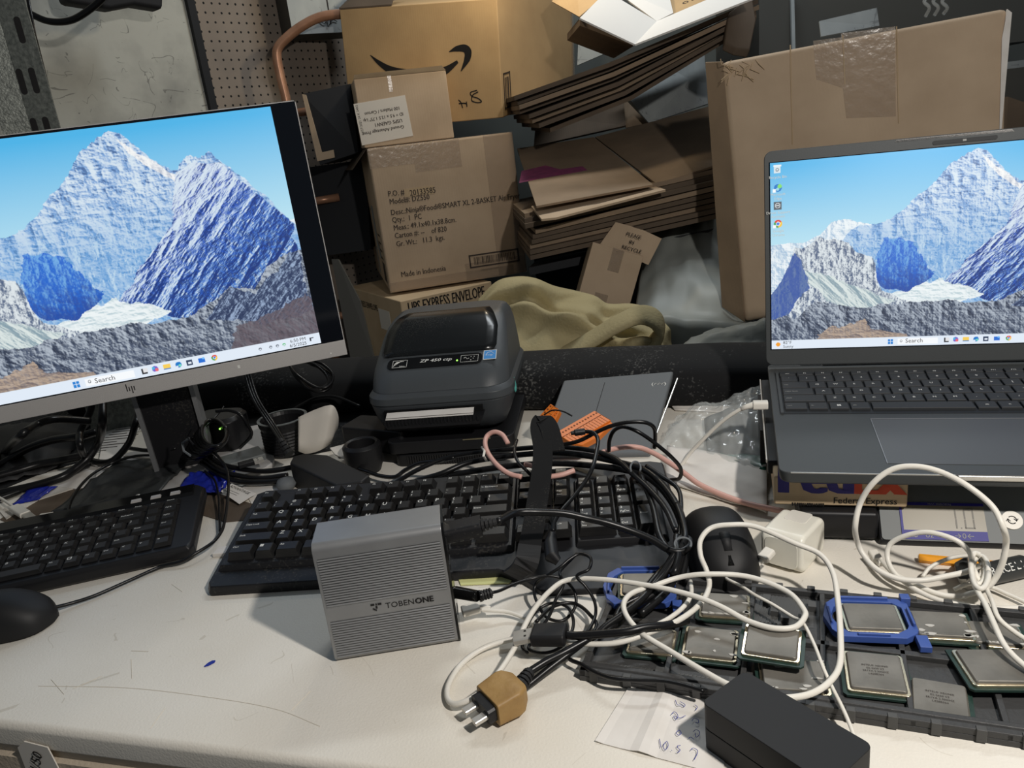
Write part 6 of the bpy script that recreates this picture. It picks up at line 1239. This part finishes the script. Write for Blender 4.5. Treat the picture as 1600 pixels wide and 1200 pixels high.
b = MB(); b.loft([[(p.x, y, p.z) for p in (l3, l2, l1, l0)] for y in (-.0008, -.0002)]); b.build('label', 'label_paper', sb)
b = MB(); an = math.atan2(l0.z-l1.z, l0.x-l1.x)
for s, x, y, sz in (('Ground Advantage Print', 312, 258, .0120), ('USPS GAENV1', 302, 224, .0130), ('ID = 9.5 x 12.5 1.75" Lip', 308, 190, .0115), ('100 Mailers / Carton', 290, 158, .0120)):
    p = f(x, y); b.text(s, sz, Matrix.Translation((p.x, -.0010, p.z)) @ Matrix.Rotation(radians(90), 4, 'X') @ Matrix.Rotation(an, 4, 'Z'), bold=1, sx=.95)
p = f(100, 312); b.text('04/27/2021 24 K 24ft5', .0085, Matrix.Translation((p.x, -.0010, p.z)) @ Matrix.Rotation(radians(90), 4, 'X') @ Matrix.Rotation(an-pi/2, 4, 'Z')); b.build('label_printing', 'ink_soft', sb)
b = MB(); b.box((sw*.36, -.0006, sh-.040), (sw*.40, -.0002, sh)); b.build('tape', 'tape', sb)
# envelope carton below
UX = frame(PY(625, 471, 2.06)-Vector((0, 0, .20)), 30)
ub = thing('cardboard_carton', 'pale carton printed UPS EXPRESS ENVELOPE, under the printed brown carton', 'box', UX)
g1 = on_front(UX, 768, 440)
b = MB(); b.box((0, 0, -.034), (g1.x, .40, .20)); b.build('carton_body', 'kraft_pale', ub, bevel=.003)
b = MB(); p = on_front(UX, 638, 488); S_ = 'UPS EXPRESS ENVELOPE'; wn_ = max(v.x for v in glyph(S_)[0]); b.text(S_, .044, FACE(Matrix.Identity(4), p.x, -.0006, p.z-.004), sx=(on_front(UX, 757, 460).x-p.x)/(wn_*.044), bold=2); b.build('printing', 'ink', ub)
b = MB(); b.text(S_, .026, Matrix.Translation((-.0006, .37, .150)) @ TS, sx=.7, bold=1); b.build('side_printing', 'ink', ub)
b = MB(); b.box((-.0008, .09, .10), (-.0002, .17, .16)); b.build('side_label', 'label_paper', ub)
# parcel with arrow mark
AQ = [PY(550, 205, 2.42), PY(786, 184, 2.24), PY(776, -3, 2.24), PY(530, 15, 2.42)]
AMx = planeM(AQ); ab = thing('cardboard_carton', 'large golden brown carton with a curved black arrow smile, highest in the stack', 'box', AMx); AI = AMx.inverted()
dv = AI.to_3x3() @ (PY(897, 136, 2.62)-AQ[1])
b = MB(); L4 = [AI @ p for p in AQ]; b.loft([[tuple(p) for p in L4], [tuple(p+dv) for p in L4]]); b.build('carton_body', 'gold', ab, bevel=.003)
S = lambda x, y: on_plane(AMx, 420+x/2.963, y/2.963)
def strokepoly(b, C_, Wd, z0=.0003, z1=.0009, mi=0):
    P = crom([S(x, y) for x, y in C_], 8); n = len(P); Wq = np.interp(np.linspace(0, 1, n), np.linspace(0, 1, len(Wd)), Wd); up = []; dn = []
    for i, p in enumerate(P):
        t = (P[min(i+1, n-1)]-P[max(i-1, 0)]); t.z = 0; t.normalize(); s = Vector((-t.y, t.x, 0)); up.append(p+s*Wq[i]); dn.append(p-s*Wq[i])
    for i in range(n-1): b.add([(q.x, q.y, z1) for q in (dn[i], dn[i+1], up[i+1], up[i])], [(0, 1, 2, 3)], mi)
b = MB(); strokepoly(b, [(470, 255), (510, 290), (560, 322), (620, 340), (700, 348), (760, 342), (820, 325), (875, 285)], [.001, .006, .010, .0125, .0125, .012, .010, .004])
strokepoly(b, [(835, 240), (870, 226), (905, 224), (922, 240), (918, 275), (890, 330)], [.001, .007, .010, .011, .009, .001])
b.build('arrow_mark', 'ink', ab)
b = MB()
for L in ([(878, 462), (890, 475), (898, 500)], [(915, 470), (918, 495)], [(880, 480), (905, 478), (918, 482)], [(965, 418), (935, 428), (940, 445), (968, 455), (985, 470), (965, 475), (940, 465), (945, 440), (970, 425)]): strokepoly(b, L, [.0014, .0016, .0014])
b.build('handwriting', 'ink', ab)
b = MB(); nv = dv.normalized(); ex_ = L4[2]-L4[1]
b.text('', 1, Matrix.Identity(4))
sd = AI.to_3x3() @ Vector((0, 0, 0))
SMx = Matrix(((nv.x, ex_.normalized().x, 0, L4[1].x), (nv.y, ex_.normalized().y, 0, L4[1].y), (nv.z, ex_.normalized().z, 0, L4[1].z), (0, 0, 0, 1)))
nn_ = nv.cross(ex_.normalized()).normalized(); SMx[0][2], SMx[1][2], SMx[2][2] = nn_
for (a, c, d, e) in ((.012, .02, .050, .024), (.012, .108, .050, .112), (.012, .02, .016, .112), (.046, .02, .050, .112), (.02, .03, .024, .10), (.028, .03, .030, .10), (.034, .03, .040, .10)): b.box((a, c, .0005), (d, e, .0011), T=SMx)
b.build('side_printing', 'ink_soft', ab); b = MB()
for (a, c, d, e) in ((.02, .33, .021, .37), (.05, .33, .051, .37), (.03, .34, .032, .365), (.04, .34, .042, .365)): b.box((a, c, .0005), (d, e, .0011), T=SMx)
for (a, c, d, e) in () and ((.012, .02, .050, .024), (.012, .108, .050, .112), (.012, .02, .016, .112), (.046, .02, .050, .112), (.02, .03, .024, .10), (.028, .03, .030, .10), (.034, .03, .040, .10), (.02, .33, .021, .37), (.05, .33, .051, .37), (.03, .34, .032, .365), (.04, .34, .042, .365)): b.box((a, c, .0005), (d, e, .0011), T=SMx)
b.build('arrow_printing', 'ink_soft', ab)
b = MB(); ln = dv.length; b.box((ln-.018, -.01, -.002), (ln+.004, .30, .0018), T=SMx); b.build('corner_tape', 'tape', ab)
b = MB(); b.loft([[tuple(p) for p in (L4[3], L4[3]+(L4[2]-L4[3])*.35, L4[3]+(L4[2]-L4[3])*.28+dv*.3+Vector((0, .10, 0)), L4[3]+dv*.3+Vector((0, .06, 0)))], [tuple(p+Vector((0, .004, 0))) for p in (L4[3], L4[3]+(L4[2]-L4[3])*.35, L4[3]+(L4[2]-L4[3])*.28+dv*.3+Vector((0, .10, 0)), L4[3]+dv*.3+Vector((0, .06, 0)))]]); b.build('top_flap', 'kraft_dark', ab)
def slab(name, pts, th, mt, label, cat, bevel=0, group=None, back=None):
    q = [PY(*p) for p in pts]; nn = (q[1]-q[0]).cross(q[-1]-q[0]).normalized(); b = MB(); dv = -nn*th if back is None else Vector(back)
    b.loft([[tuple(p) for p in q], [tuple(p+dv) for p in q]]); return tag(b.build(name, mt, bevel=bevel), label, cat, group)
# open dark carton at left
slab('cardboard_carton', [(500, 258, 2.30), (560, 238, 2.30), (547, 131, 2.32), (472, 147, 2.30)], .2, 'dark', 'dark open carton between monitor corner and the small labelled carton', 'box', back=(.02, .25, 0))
slab('torn_board', [(496, 252, 2.29), (523, 246, 2.29), (521, 234, 2.29), (503, 238, 2.29), (478, 148, 2.29), (472, 147, 2.29)], .004, 'kraft', 'torn brown cardboard strip on the edge of the dark open carton', 'cardboard')
slab('metal_sheet', [(548, 562, 1.75), (584, 560, 1.75), (562, 470, 1.78), (528, 405, 1.80), (518, 405, 1.80)], .02, 'galv_dark', 'dark grey panel standing just right of the monitor edge', 'panel')
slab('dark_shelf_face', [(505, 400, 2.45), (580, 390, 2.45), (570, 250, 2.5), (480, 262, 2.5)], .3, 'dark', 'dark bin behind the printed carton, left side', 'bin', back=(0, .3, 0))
# copper trolley handle
hr = thing('trolley_handle', 'copper coloured bent tube handle of a trolley behind the cartons', 'trolley', (PY(440, 150, 2.45).x, 2.45, -.24))
top = [PY(x, y, 2.45) for x, y in ((446, 150), (438, 118), (433, 92), (434, 76), (445, 62), (470, 42), (500, 27), (535, 22), (575, 24), (640, 30))]
b = MB(); lo = top[0]; b.tube([Vector((lo.x, lo.y, -.24))]+crom(top, 6), .0135, 14); b.build('tube_frame', 'copper', hr, world=True, smooth=True)
for zz in (PY(490, 175, 2.5).z, PY(500, 313, 2.5).z, -.10):
    b = MB(); b.tube([Vector((lo.x, 2.455, zz)), Vector((lo.x+.10, 2.475, zz+.004))], .012, 12); b.build('cross_bar', 'copper', hr, world=True, smooth=True)
# wall cabinet top left
GX = frame(PY(457, 52, 2.52), 26)
gb = thing('metal_cabinet', 'galvanised metal cabinet corner on the wall above the trolley handle', 'cabinet', GX)
b = MB(); b.box((0, 0, -.004), (.24, .13, .5)); b.build('body', 'galv_dark', gb)
b = MB(); b.box((.0, -.003, -.004), (.24, 0, .5)); b.build('front_sheet', 'galv', gb)
b = MB(); b.box((.118, -.004, .02), (.122, -.0029, .5)); b.tube(crom([(.085, -.006, .030), (.10, -.008, .022), (.112, -.008, .034), (.108, -.008, .012), (.125, -.008, .030), (.14, -.006, .026)], 4), .0012, 6); b.build('door_gap', 'ink', gb)
# post, cables at the top left
PX = frame(PY(39, 0, 1.22)-Vector((0, 0, .9)), 8)
po = thing('shelving_post', 'hammered grey slotted steel shelving post at the top left', 'post', PX)
zt = 1.9
b = MB(); b.box((-.040, 0, -.55), (0, .0025, zt)); b.build('front_flange', 'post', po, bevel=.0006)
b = MB(); b.loft([[(-.040, 0, -.55), (-.075, -.012, -.55), (-.075, -.0095, -.55), (-.040, .0025, -.55)], [(-.040, 0, zt), (-.075, -.012, zt), (-.075, -.0095, zt), (-.040, .0025, zt)]]); b.build('side_flange', 'post', po)
zs = on_front(PX, 29, 47).z; zn = on_front(PX, 51, 126).z; pit = zs-zn
for k in range(-2, 5):
    for xx, dz in ((on_front(PX, 31, 47).x, 0), (on_front(PX, 34, 128).x, 0)):
        if k < 1 and xx < -.025: continue
        z = zs-k*pit; b = MB(); b.loft([[(xx+x, y, z+zz) for x, zz in rrect(.0085, pit*.52, .004, 4)] for y in (-.0006, .0)]); b.build('slot', 'ink', po)
b = MB(); wl = on_front(WM, 60, 60); b.tube(crom([PY(40, 18, 1.9), PY(75, 33, 1.9), PY(110, 32, 1.9), PY(140, 15, 1.9), PY(165, -8, 1.9), PY(190, -40, 1.9)]), .0075, 10); tag(b.build('hanging_cable', 'cable_black', smooth=True), 'thick black cable drooping across the scuffed grey panel at the top left', 'cable')
b = MB(); b.tube([PY(42, -10, 1.5), PY(54, 55, 1.5), PY(90, 196, 1.5)], .0032, 8); tag(b.build('conduit', 'cable_black', smooth=True), 'thin black conduit running down beside the slotted post', 'cable')
b = MB(); b.loft([[(x, y, z) for x, z in ((0, 0), (.10, -.012), (.16, .0), (.23, -.008), (.25, .06), (0, .07))] for y in (0, .05)], T=frame(PY(104, 3, 2.0), 47)); tag(b.build('hanging_bundle', 'dark', bevel=.01), 'dark fabric bundle hanging at the very top left', 'bundle')
# ------------------------------------------------------------------ flattened cartons: middle stack
rb = random.Random(8)
ORD = ['first', 'second', 'third', 'fourth', 'fifth', 'sixth', 'seventh', 'eighth', 'ninth']
def sheet_stack(n, f0, f1, back0, back1, y0, y1, dy, mats, labels, group):
    for k in range(n):
        j0 = rb.uniform(-6, 10); dyk = rb.uniform(-.02, .02)
        q = [PY(f0[0]+j0+k*1.5, f0[1]+k*dy, y0+dyk), PY(f1[0], f1[1]+k*dy*1.08, y0+dyk)]
        r = [Vector((q[1].x+.10, y1, q[1].z-.004)), Vector((q[0].x-.02, y1, q[0].z-.004))]
        b = MB(); qs = q+r; b.loft([[tuple(p) for p in qs], [tuple(p-Vector((0, 0, .0105))) for p in qs]])
        o = b.build('flattened_carton', mats[k % len(mats)]); tag(o, 'brown flattened carton, '+ORD[k]+' edge from the top of the level pile behind the printed carton', 'cardboard', group)
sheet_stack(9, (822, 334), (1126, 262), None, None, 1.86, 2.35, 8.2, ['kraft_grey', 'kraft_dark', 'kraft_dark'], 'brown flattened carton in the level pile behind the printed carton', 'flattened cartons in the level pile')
LQ = [PY(838, 322, 1.80), PY(1020, 288, 1.84), PY(928, 214, 2.30), PY(808, 232, 2.30)]
m_ = planeM(LQ); t = thing('flattened_carton', 'upper left flattened carton with pink printing on the level pile', 'cardboard', m_); I_ = m_.inverted()
b = MB(); b.loft([[tuple(I_ @ p) for p in LQ], [tuple((I_ @ p)-Vector((0, 0, .005))) for p in LQ]]); b.build('board', 'kraft_grey', t)
b = MB(); zq = lambda x, y: on_plane(m_, 800+x/4, 100+y/4)
b.loft([[(p.x, p.y, z) for p in [zq(*a_) for a_ in ((45, 745), (170, 718), (330, 690), (470, 665), (440, 640), (300, 660), (210, 635), (60, 670))]] for z in (.0002, .0007)]); b.build('pink_printing', 'pink', t)
slab('flattened_carton', [(846, 342, 1.76), (868, 340, 1.76), (1040, 296, 1.80), (1020, 290, 1.9), (830, 322, 1.9)], .005, 'kraft', 'bent front flap of the level pile with a bright corner', 'cardboard')
slab('flattened_carton', [(1026, 287, 1.88), (1118, 258, 1.88), (1112, 165, 2.40), (930, 214, 2.36)], .005, 'kraft_grey', 'right hand flattened carton on top of the level pile', 'cardboard')
# shelf board carrying the pile
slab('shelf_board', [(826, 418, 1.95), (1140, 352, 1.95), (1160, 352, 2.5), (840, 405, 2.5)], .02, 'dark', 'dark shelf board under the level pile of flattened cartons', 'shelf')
for xx, yy in ((.10, 2.0), (.10, 2.45), (.66, 2.45)):
    pass
b = MB(); b.box((.12, 2.50, -.24), (.70, 2.53, .13)); tag(b.build('shelf_back_panel', 'dark'), 'dark upright panel below the shelf board', 'panel')
# behind: boards
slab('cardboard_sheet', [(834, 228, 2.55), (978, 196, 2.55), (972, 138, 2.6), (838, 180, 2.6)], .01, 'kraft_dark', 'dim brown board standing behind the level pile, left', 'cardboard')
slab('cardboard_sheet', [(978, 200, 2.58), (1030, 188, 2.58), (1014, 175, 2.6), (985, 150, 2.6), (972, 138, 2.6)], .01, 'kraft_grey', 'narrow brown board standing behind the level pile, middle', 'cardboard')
slab('white_board', [(1014, 192, 2.50), (1106, 162, 2.50), (1102, 100, 2.54), (1100, 60, 2.54), (966, 134, 2.54), (972, 148, 2.54)], .008, 'galv', 'pale grey board leaning behind the level pile of flattened cartons', 'board')
slab('white_board', [(902, 102, 2.60), (1000, 60, 2.60), (985, 20, 2.62), (905, 30, 2.62)], .008, 'galv', 'pale grey board behind the upper slanting pile', 'board')
# upper slanting pile
labs = 'brown flattened carton in the upper pile slanting up to the right'
for k in range(8):
    y0 = 2.02+(.02 if k % 2 else -.02)
    q = [PY(806+k*6+rb.uniform(-14, 14), 150+k*7.2, y0), PY(1182+rb.uniform(-10, 4), -2+k*4.6, y0)]
    qb = [q[1]+Vector((.02, .45, .012)), q[0]+Vector((-.02, .45, .012))]; qs = q+qb
    mid0 = q[0]*.6+q[1]*.4-Vector((0, 0, .010+.002*k)); b = MB()
    P = [q[0], mid0, q[1], qb[0], qb[0]*.4+qb[1]*.6-Vector((0, 0, .01)), qb[1]]
    n4 = [(0, 1, 4, 5), (1, 2, 3, 4)]; vs = P+[p-Vector((0, 0, .0105)) for p in P]
    b.add(vs, [(0, 1, 4, 5), (1, 2, 3, 4), (11, 10, 7, 6), (10, 9, 8, 7), (0, 6, 7, 1), (1, 7, 8, 2), (2, 8, 9, 3), (5, 4, 10, 11), (4, 3, 9, 10), (0, 5, 11, 6)])
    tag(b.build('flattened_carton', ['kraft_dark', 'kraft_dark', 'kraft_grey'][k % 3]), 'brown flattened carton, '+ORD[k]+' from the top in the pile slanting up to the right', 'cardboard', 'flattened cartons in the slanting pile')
# bright open carton flaps at the top
oc = thing('open_carton', 'open white lined carton with brightly lit flaps at the top centre', 'box', frame(PY(1040, 20, 2.05), 0))
def flap(q, mt, nm, th=.004):
    q = [PY(*p) for p in q]; nn = (q[1]-q[0]).cross(q[-1]-q[0]).normalized(); b = MB(); b.loft([[tuple(p) for p in q], [tuple(p-nn*th) for p in q]]); b.build(nm, mt, oc, world=True); return q
flap([(906, 28, 1.93), (992, 69, 1.90), (1026, 33, 2.02), (948, -14, 2.08)], 'glow_paper', 'left_flap')
flap([(992, 69, 1.90), (1184, -6, 1.86), (1150, -20, 2.00), (1026, 33, 2.02)], 'glow_paper', 'front_flap')
flap([(1026, 33, 2.02), (1052, 20, 2.03), (1040, -30, 2.2), (940, -30, 2.2)], 'glow_paper', 'inner_side')
q = flap([(1050, 23, 2.04), (1140, -16, 2.04), (1140, -60, 2.3), (1034, -40, 2.3)], 'gold', 'printed_flap')
b = MB(); tm = planeM(q)
b.text('O E', .020, tm @ Matrix.Translation((.04, .03, .0006)), bold=1); b.build('printing', 'ink_soft', oc, world=True)
q = flap([(862, 2, 2.25), (905, 26, 2.05), (960, -20, 2.1), (900, -40, 2.25)], 'gold', 'golden_flap')
b = MB(); hexa(b, [PY(906, 40, 2.06), PY(990, 72, 2.02), PY(990, 60, 2.02), PY(906, 28, 2.06)], (0, .3, 0)); b.build('carton_wall', 'kraft_dark', oc, world=True)
# ------------------------------------------------------------------ tilted small carton, grey sheet, fleece
TQ = [PY(905, 456, 1.80), PY(984, 478, 1.80), PY(1013, 414, 1.825), PY(938, 381, 1.825)]
m_ = planeM(TQ); t = thing('small_carton', 'small brown carton leaning at an angle between fleece blanket and shelf', 'box', m_); I_ = m_.inverted(); l_ = [I_ @ p for p in TQ]
w_, h_ = l_[1].x, l_[3].y
b = MB(); b.loft([[(0, -.12, z), (w_, -.12, z), (w_, h_, z), (0, h_, z)] for z in (-.05, 0)]); b.build('carton_body', 'kraft', t, bevel=.002)
b = MB(); P = [I_ @ PY(*p) for p in ((938, 381, 1.825), (1013, 414, 1.825), (1034, 373, 1.845), (1000, 357, 1.85), (962, 347, 1.85))]; b.loft([[tuple(p) for p in P], [tuple(p-Vector((0, 0, .003))) for p in P]]); b.build('open_flap', 'kraft', t)
b = MB(); b.box((w_*.40, h_*.55, 0), (w_*.62, h_, .0006)); b.build('tape_patch', 'tape', t); b = MB(); b.box((w_*.30, -.02, 0), (w_*.55, .01, .0006)); b.build('tape_patch', 'tape', t)
b = MB(); q0 = on_plane(m_, 984, 368); 
for k, (s, dx) in enumerate((('PLEASE', 0), ('IN', .012), ('RECYCLE', -.002))): b.text(s, .012, Matrix.Translation((q0.x-.01+dx, q0.y-.002-k*.016, .004)), bold=1)
b.build('printing', 'ink_soft', t)
o = sheet('grey_plastic_bag', [PY(985, 580, 1.62), PY(1205, 590, 1.50), PY(1128, 338, 2.00), PY(1010, 350, 2.06)], 44, 44, 'grey_sheet', .004, .03, 2.2, 13, fn=lambda s, t: .05*sin(pi*s)*sin(pi*t)-.06*max(0, .22-t)*4*(1-t)+.03*math.exp(-((t-.2)/.05)**2)); tag(o, 'large smooth grey plastic bag slumped between the fleece blanket and the big carton', 'bag')
o = sheet('grey_plastic_fold', [PY(1050, 566, 1.50), PY(1206, 552, 1.42), PY(1198, 498, 1.46), PY(1105, 520, 1.56)], 20, 12, 'grey_sheet', .004, .012, 3, 15, fn=lambda s, t: .02*sin(pi*t)); tag(o, 'fold of grey plastic lying beneath the big carton beside the laptop', 'bag')
# fleece: a crumpled blanket with a rolled fold
def fleece():
    b = MB(); NX_, NY_ = 90, 60; vs = []; fs = []
    sil = [(745, 470), (775, 440), (805, 432), (835, 434), (865, 446), (900, 454), (930, 462), (950, 474), (985, 474), (1010, 480), (1030, 494), (1040, 512), (1038, 530), (1022, 556), (1012, 566)]
    P0 = [PY(x, y, 1.74-.10*i/14) for i, (x, y) in enumerate(sil)]
    topc = crom(P0, 6); n = len(topc)
    for j in range(NY_+1):
        t = j/NY_
        for i in range(NX_+1):
            s = i/NX_; p = topc[min(n-1, int(s*(n-1)))].lerp(topc[min(n-1, int(s*(n-1))+1)], s*(n-1)-int(s*(n-1)))
            fwd = .34*t; drop = (p.z+.22)*(t**1.7)
            q = Vector((p.x*(1-.06*t)-.02*t, p.y-fwd, p.z-drop+.035*sin(pi*min(1, t*2.2))*0))
            f1 = noise.noise(Vector((s*5.5+t*2.8, t*3.2-s*2.0, 4.2))); f2 = noise.noise(Vector((s*12+t*5, t*5, 9.1)))
            r1 = math.exp(-((t-.42-.35*(s-.45))/.06)**2)*.030*(1 if .12 < s < .95 else .3)
            r2 = -math.exp(-((t-.30-.25*(s-.3))/.045)**2)*.030*(1 if s < .62 else .2)
            q += Vector((0, -1, .55)).normalized()*(.060*f1*min(1, t*6) + .026*f2*min(1, t*6)+r1*1.3+r2*1.3+.012*(1-abs(2*noise.noise(Vector((s*9+t*7, t*2-s*3, 3.3)))))*min(1, t*5))
            vs.append(q)
    for j in range(NY_):
        for i in range(NX_): a = j*(NX_+1)+i; fs.append((a, a+NX_+1, a+NX_+2, a+1))
    b.add(vs, fs)
    return b
t = thing('fleece_blanket', 'crumpled khaki fleece blanket behind the label printer', 'blanket', (0.2, 1.75, -.24))
o = fleece().build('blanket_heap', 'fleece', t, world=True, smooth=True); md = o.modifiers.new('t', 'SOLIDIFY'); md.thickness = .008
# the rolled fold with its open end
b = MB(); fold = [PY(*p) for p in ((835, 575, 1.50), (880, 556, 1.50), (925, 530, 1.49), (965, 506, 1.48), (1000, 492, 1.47), (1024, 500, 1.46), (1030, 520, 1.46), (1014, 545, 1.46), (998, 570, 1.46))]
ribbon(b, crom(fold, 8), .030, .012, Vector((.35, 1, .5)).normalized()); o = b.build('rolled_fold', 'fleece', t, world=True, sub=2)
# ------------------------------------------------------------------ big carton on the right
BQ = [PY(1164, 504, 1.62), PY(1566, 430, 1.46), PY(1577, 12, 1.46), PY(1130, 97, 1.62)]
m_ = planeM(BQ); bgb = thing('cardboard_carton', 'big flat brown carton standing upright behind the laptop', 'box', m_); I_ = m_.inverted(); l_ = [I_ @ p for p in BQ]
b = MB(); P = l_; b.loft([[tuple(p) for p in P], [tuple(p+Vector((-.02, .0, -.09))) for p in P]]); b.build('carton_body', 'kraft', bgb, bevel=.010, seg=3)
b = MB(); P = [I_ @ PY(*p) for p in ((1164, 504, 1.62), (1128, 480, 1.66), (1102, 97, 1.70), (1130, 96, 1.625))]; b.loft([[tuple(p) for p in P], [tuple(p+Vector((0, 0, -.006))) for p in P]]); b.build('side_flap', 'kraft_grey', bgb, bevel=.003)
b = MB(); P = [I_ @ PY(*p) for p in ((1563, 205, 1.455), (1566, 205, 1.455), (1580, 20, 1.46), (1575, 14, 1.455), (1567, 60, 1.455))]; b.loft([[(p.x, p.y, z) for p in P] for z in (-.004, .003)]); b.build('torn_edge', 'white_paper', bgb)
b = MB(); g = lambda x, y: on_plane(m_, 1160+x/3.636, y/3.636)
P = [g(*q) for q in ((590, 672), (872, 660), (868, 150), (560, 190), (560, 212), (402, 232), (420, 450), (570, 500))]; b.loft([[(p.x, p.y, z) for p in P] for z in (.0004, .0010)]); b.build('packing_tape', 'tape', bgb)
b = MB(); a_, c_ = g(272, 250), g(290, 820)
for x_, y0_, y1_ in ((272, 255, 820), (876, 150, 700), (570, 200, 480)): a_, c_ = g(x_, y0_), g(x_+12, y1_); b.tube([(a_.x, a_.y, .0004), (c_.x, c_.y, .0004)], .0011, 6)
b.build('score_lines', 'kraft_pale', bgb)
b = MB(); a_ = g(120, 290)
for k in range(14): x_, y_ = 10+k*7, 392+(k*37) % 60; p = on_plane(m_, 1120+x_*.6, 92+(k*17) % 22); b.tube([(p.x, p.y, .001), (p.x+.012*sin(k), p.y-.010, .004), (p.x+.02*cos(k*2), p.y-.022, .002)], .0009, 5)
b.build('torn_fibres', 'kraft_pale', bgb)
# things around it
slab('grey_paper', [(1283, 57, 1.72), (1374, 40, 1.72), (1370, 12, 1.74), (1280, 33, 1.74)], .003, 'galv', 'grey paper sheet sticking up behind the big flat carton', 'paper')
slab('brown_paper_bag', [(1150, 74, 1.95), (1172, 78, 1.95), (1182, 30, 1.98), (1175, -10, 2.0), (1138, 20, 2.0), (1132, 66, 1.97)], .02, 'kraft_dark', 'dim brown paper bag hanging left of the big flat carton top', 'bag', bevel=.004)
slab('dark_cabinet', [(1186, 110, 2.2), (1640, 60, 2.2), (1640, -60, 2.25), (1186, -20, 2.25)], .4, 'galv_dark', 'dark grey cabinet behind the big flat carton', 'cabinet', back=(0, .4, 0))
slab('cabinet_trim', [(1238, 78, 2.18), (1243, 77, 2.18), (1241, -10, 2.23), (1236, -10, 2.23)], .01, 'galv', 'thin pale strip on the dark grey cabinet', 'strip')
b = MB()
for k in range(3): b.tube(crom([PY(1446+k*14, 26-k*2, 1.70), PY(1452+k*14, 12, 1.69), (PY(1444+k*14, 2, 1.70)), PY(1456+k*14, -10, 1.70)]), .0035, 6)
tag(b.build('crinkled_film', 'clear', smooth=True), 'crinkled clear film hanging above the big flat carton', 'film')
slab('shelf_beam', [(1572, 110, 1.9), (1660, 98, 1.9), (1660, 86, 1.9), (1572, 97, 1.9)], .05, 'galv', 'pale shelf beam at the right edge behind the big carton', 'beam')
slab('grey_bin', [(1568, 200, 1.75), (1640, 190, 1.75), (1640, 100, 1.75), (1572, 108, 1.75)], .2, 'galv_dark', 'grey bin below the pale shelf beam at the right edge', 'bin', back=(0, .25, 0))
slab('dark_wood_block', [(1572, 205, 1.65), (1640, 200, 1.65), (1640, 158, 1.65), (1598, 159, 1.65), (1575, 151, 1.65)], .1, 'kraft_dark', 'dark wooden block beside the torn right edge of the big carton', 'block', back=(0, .1, 0))
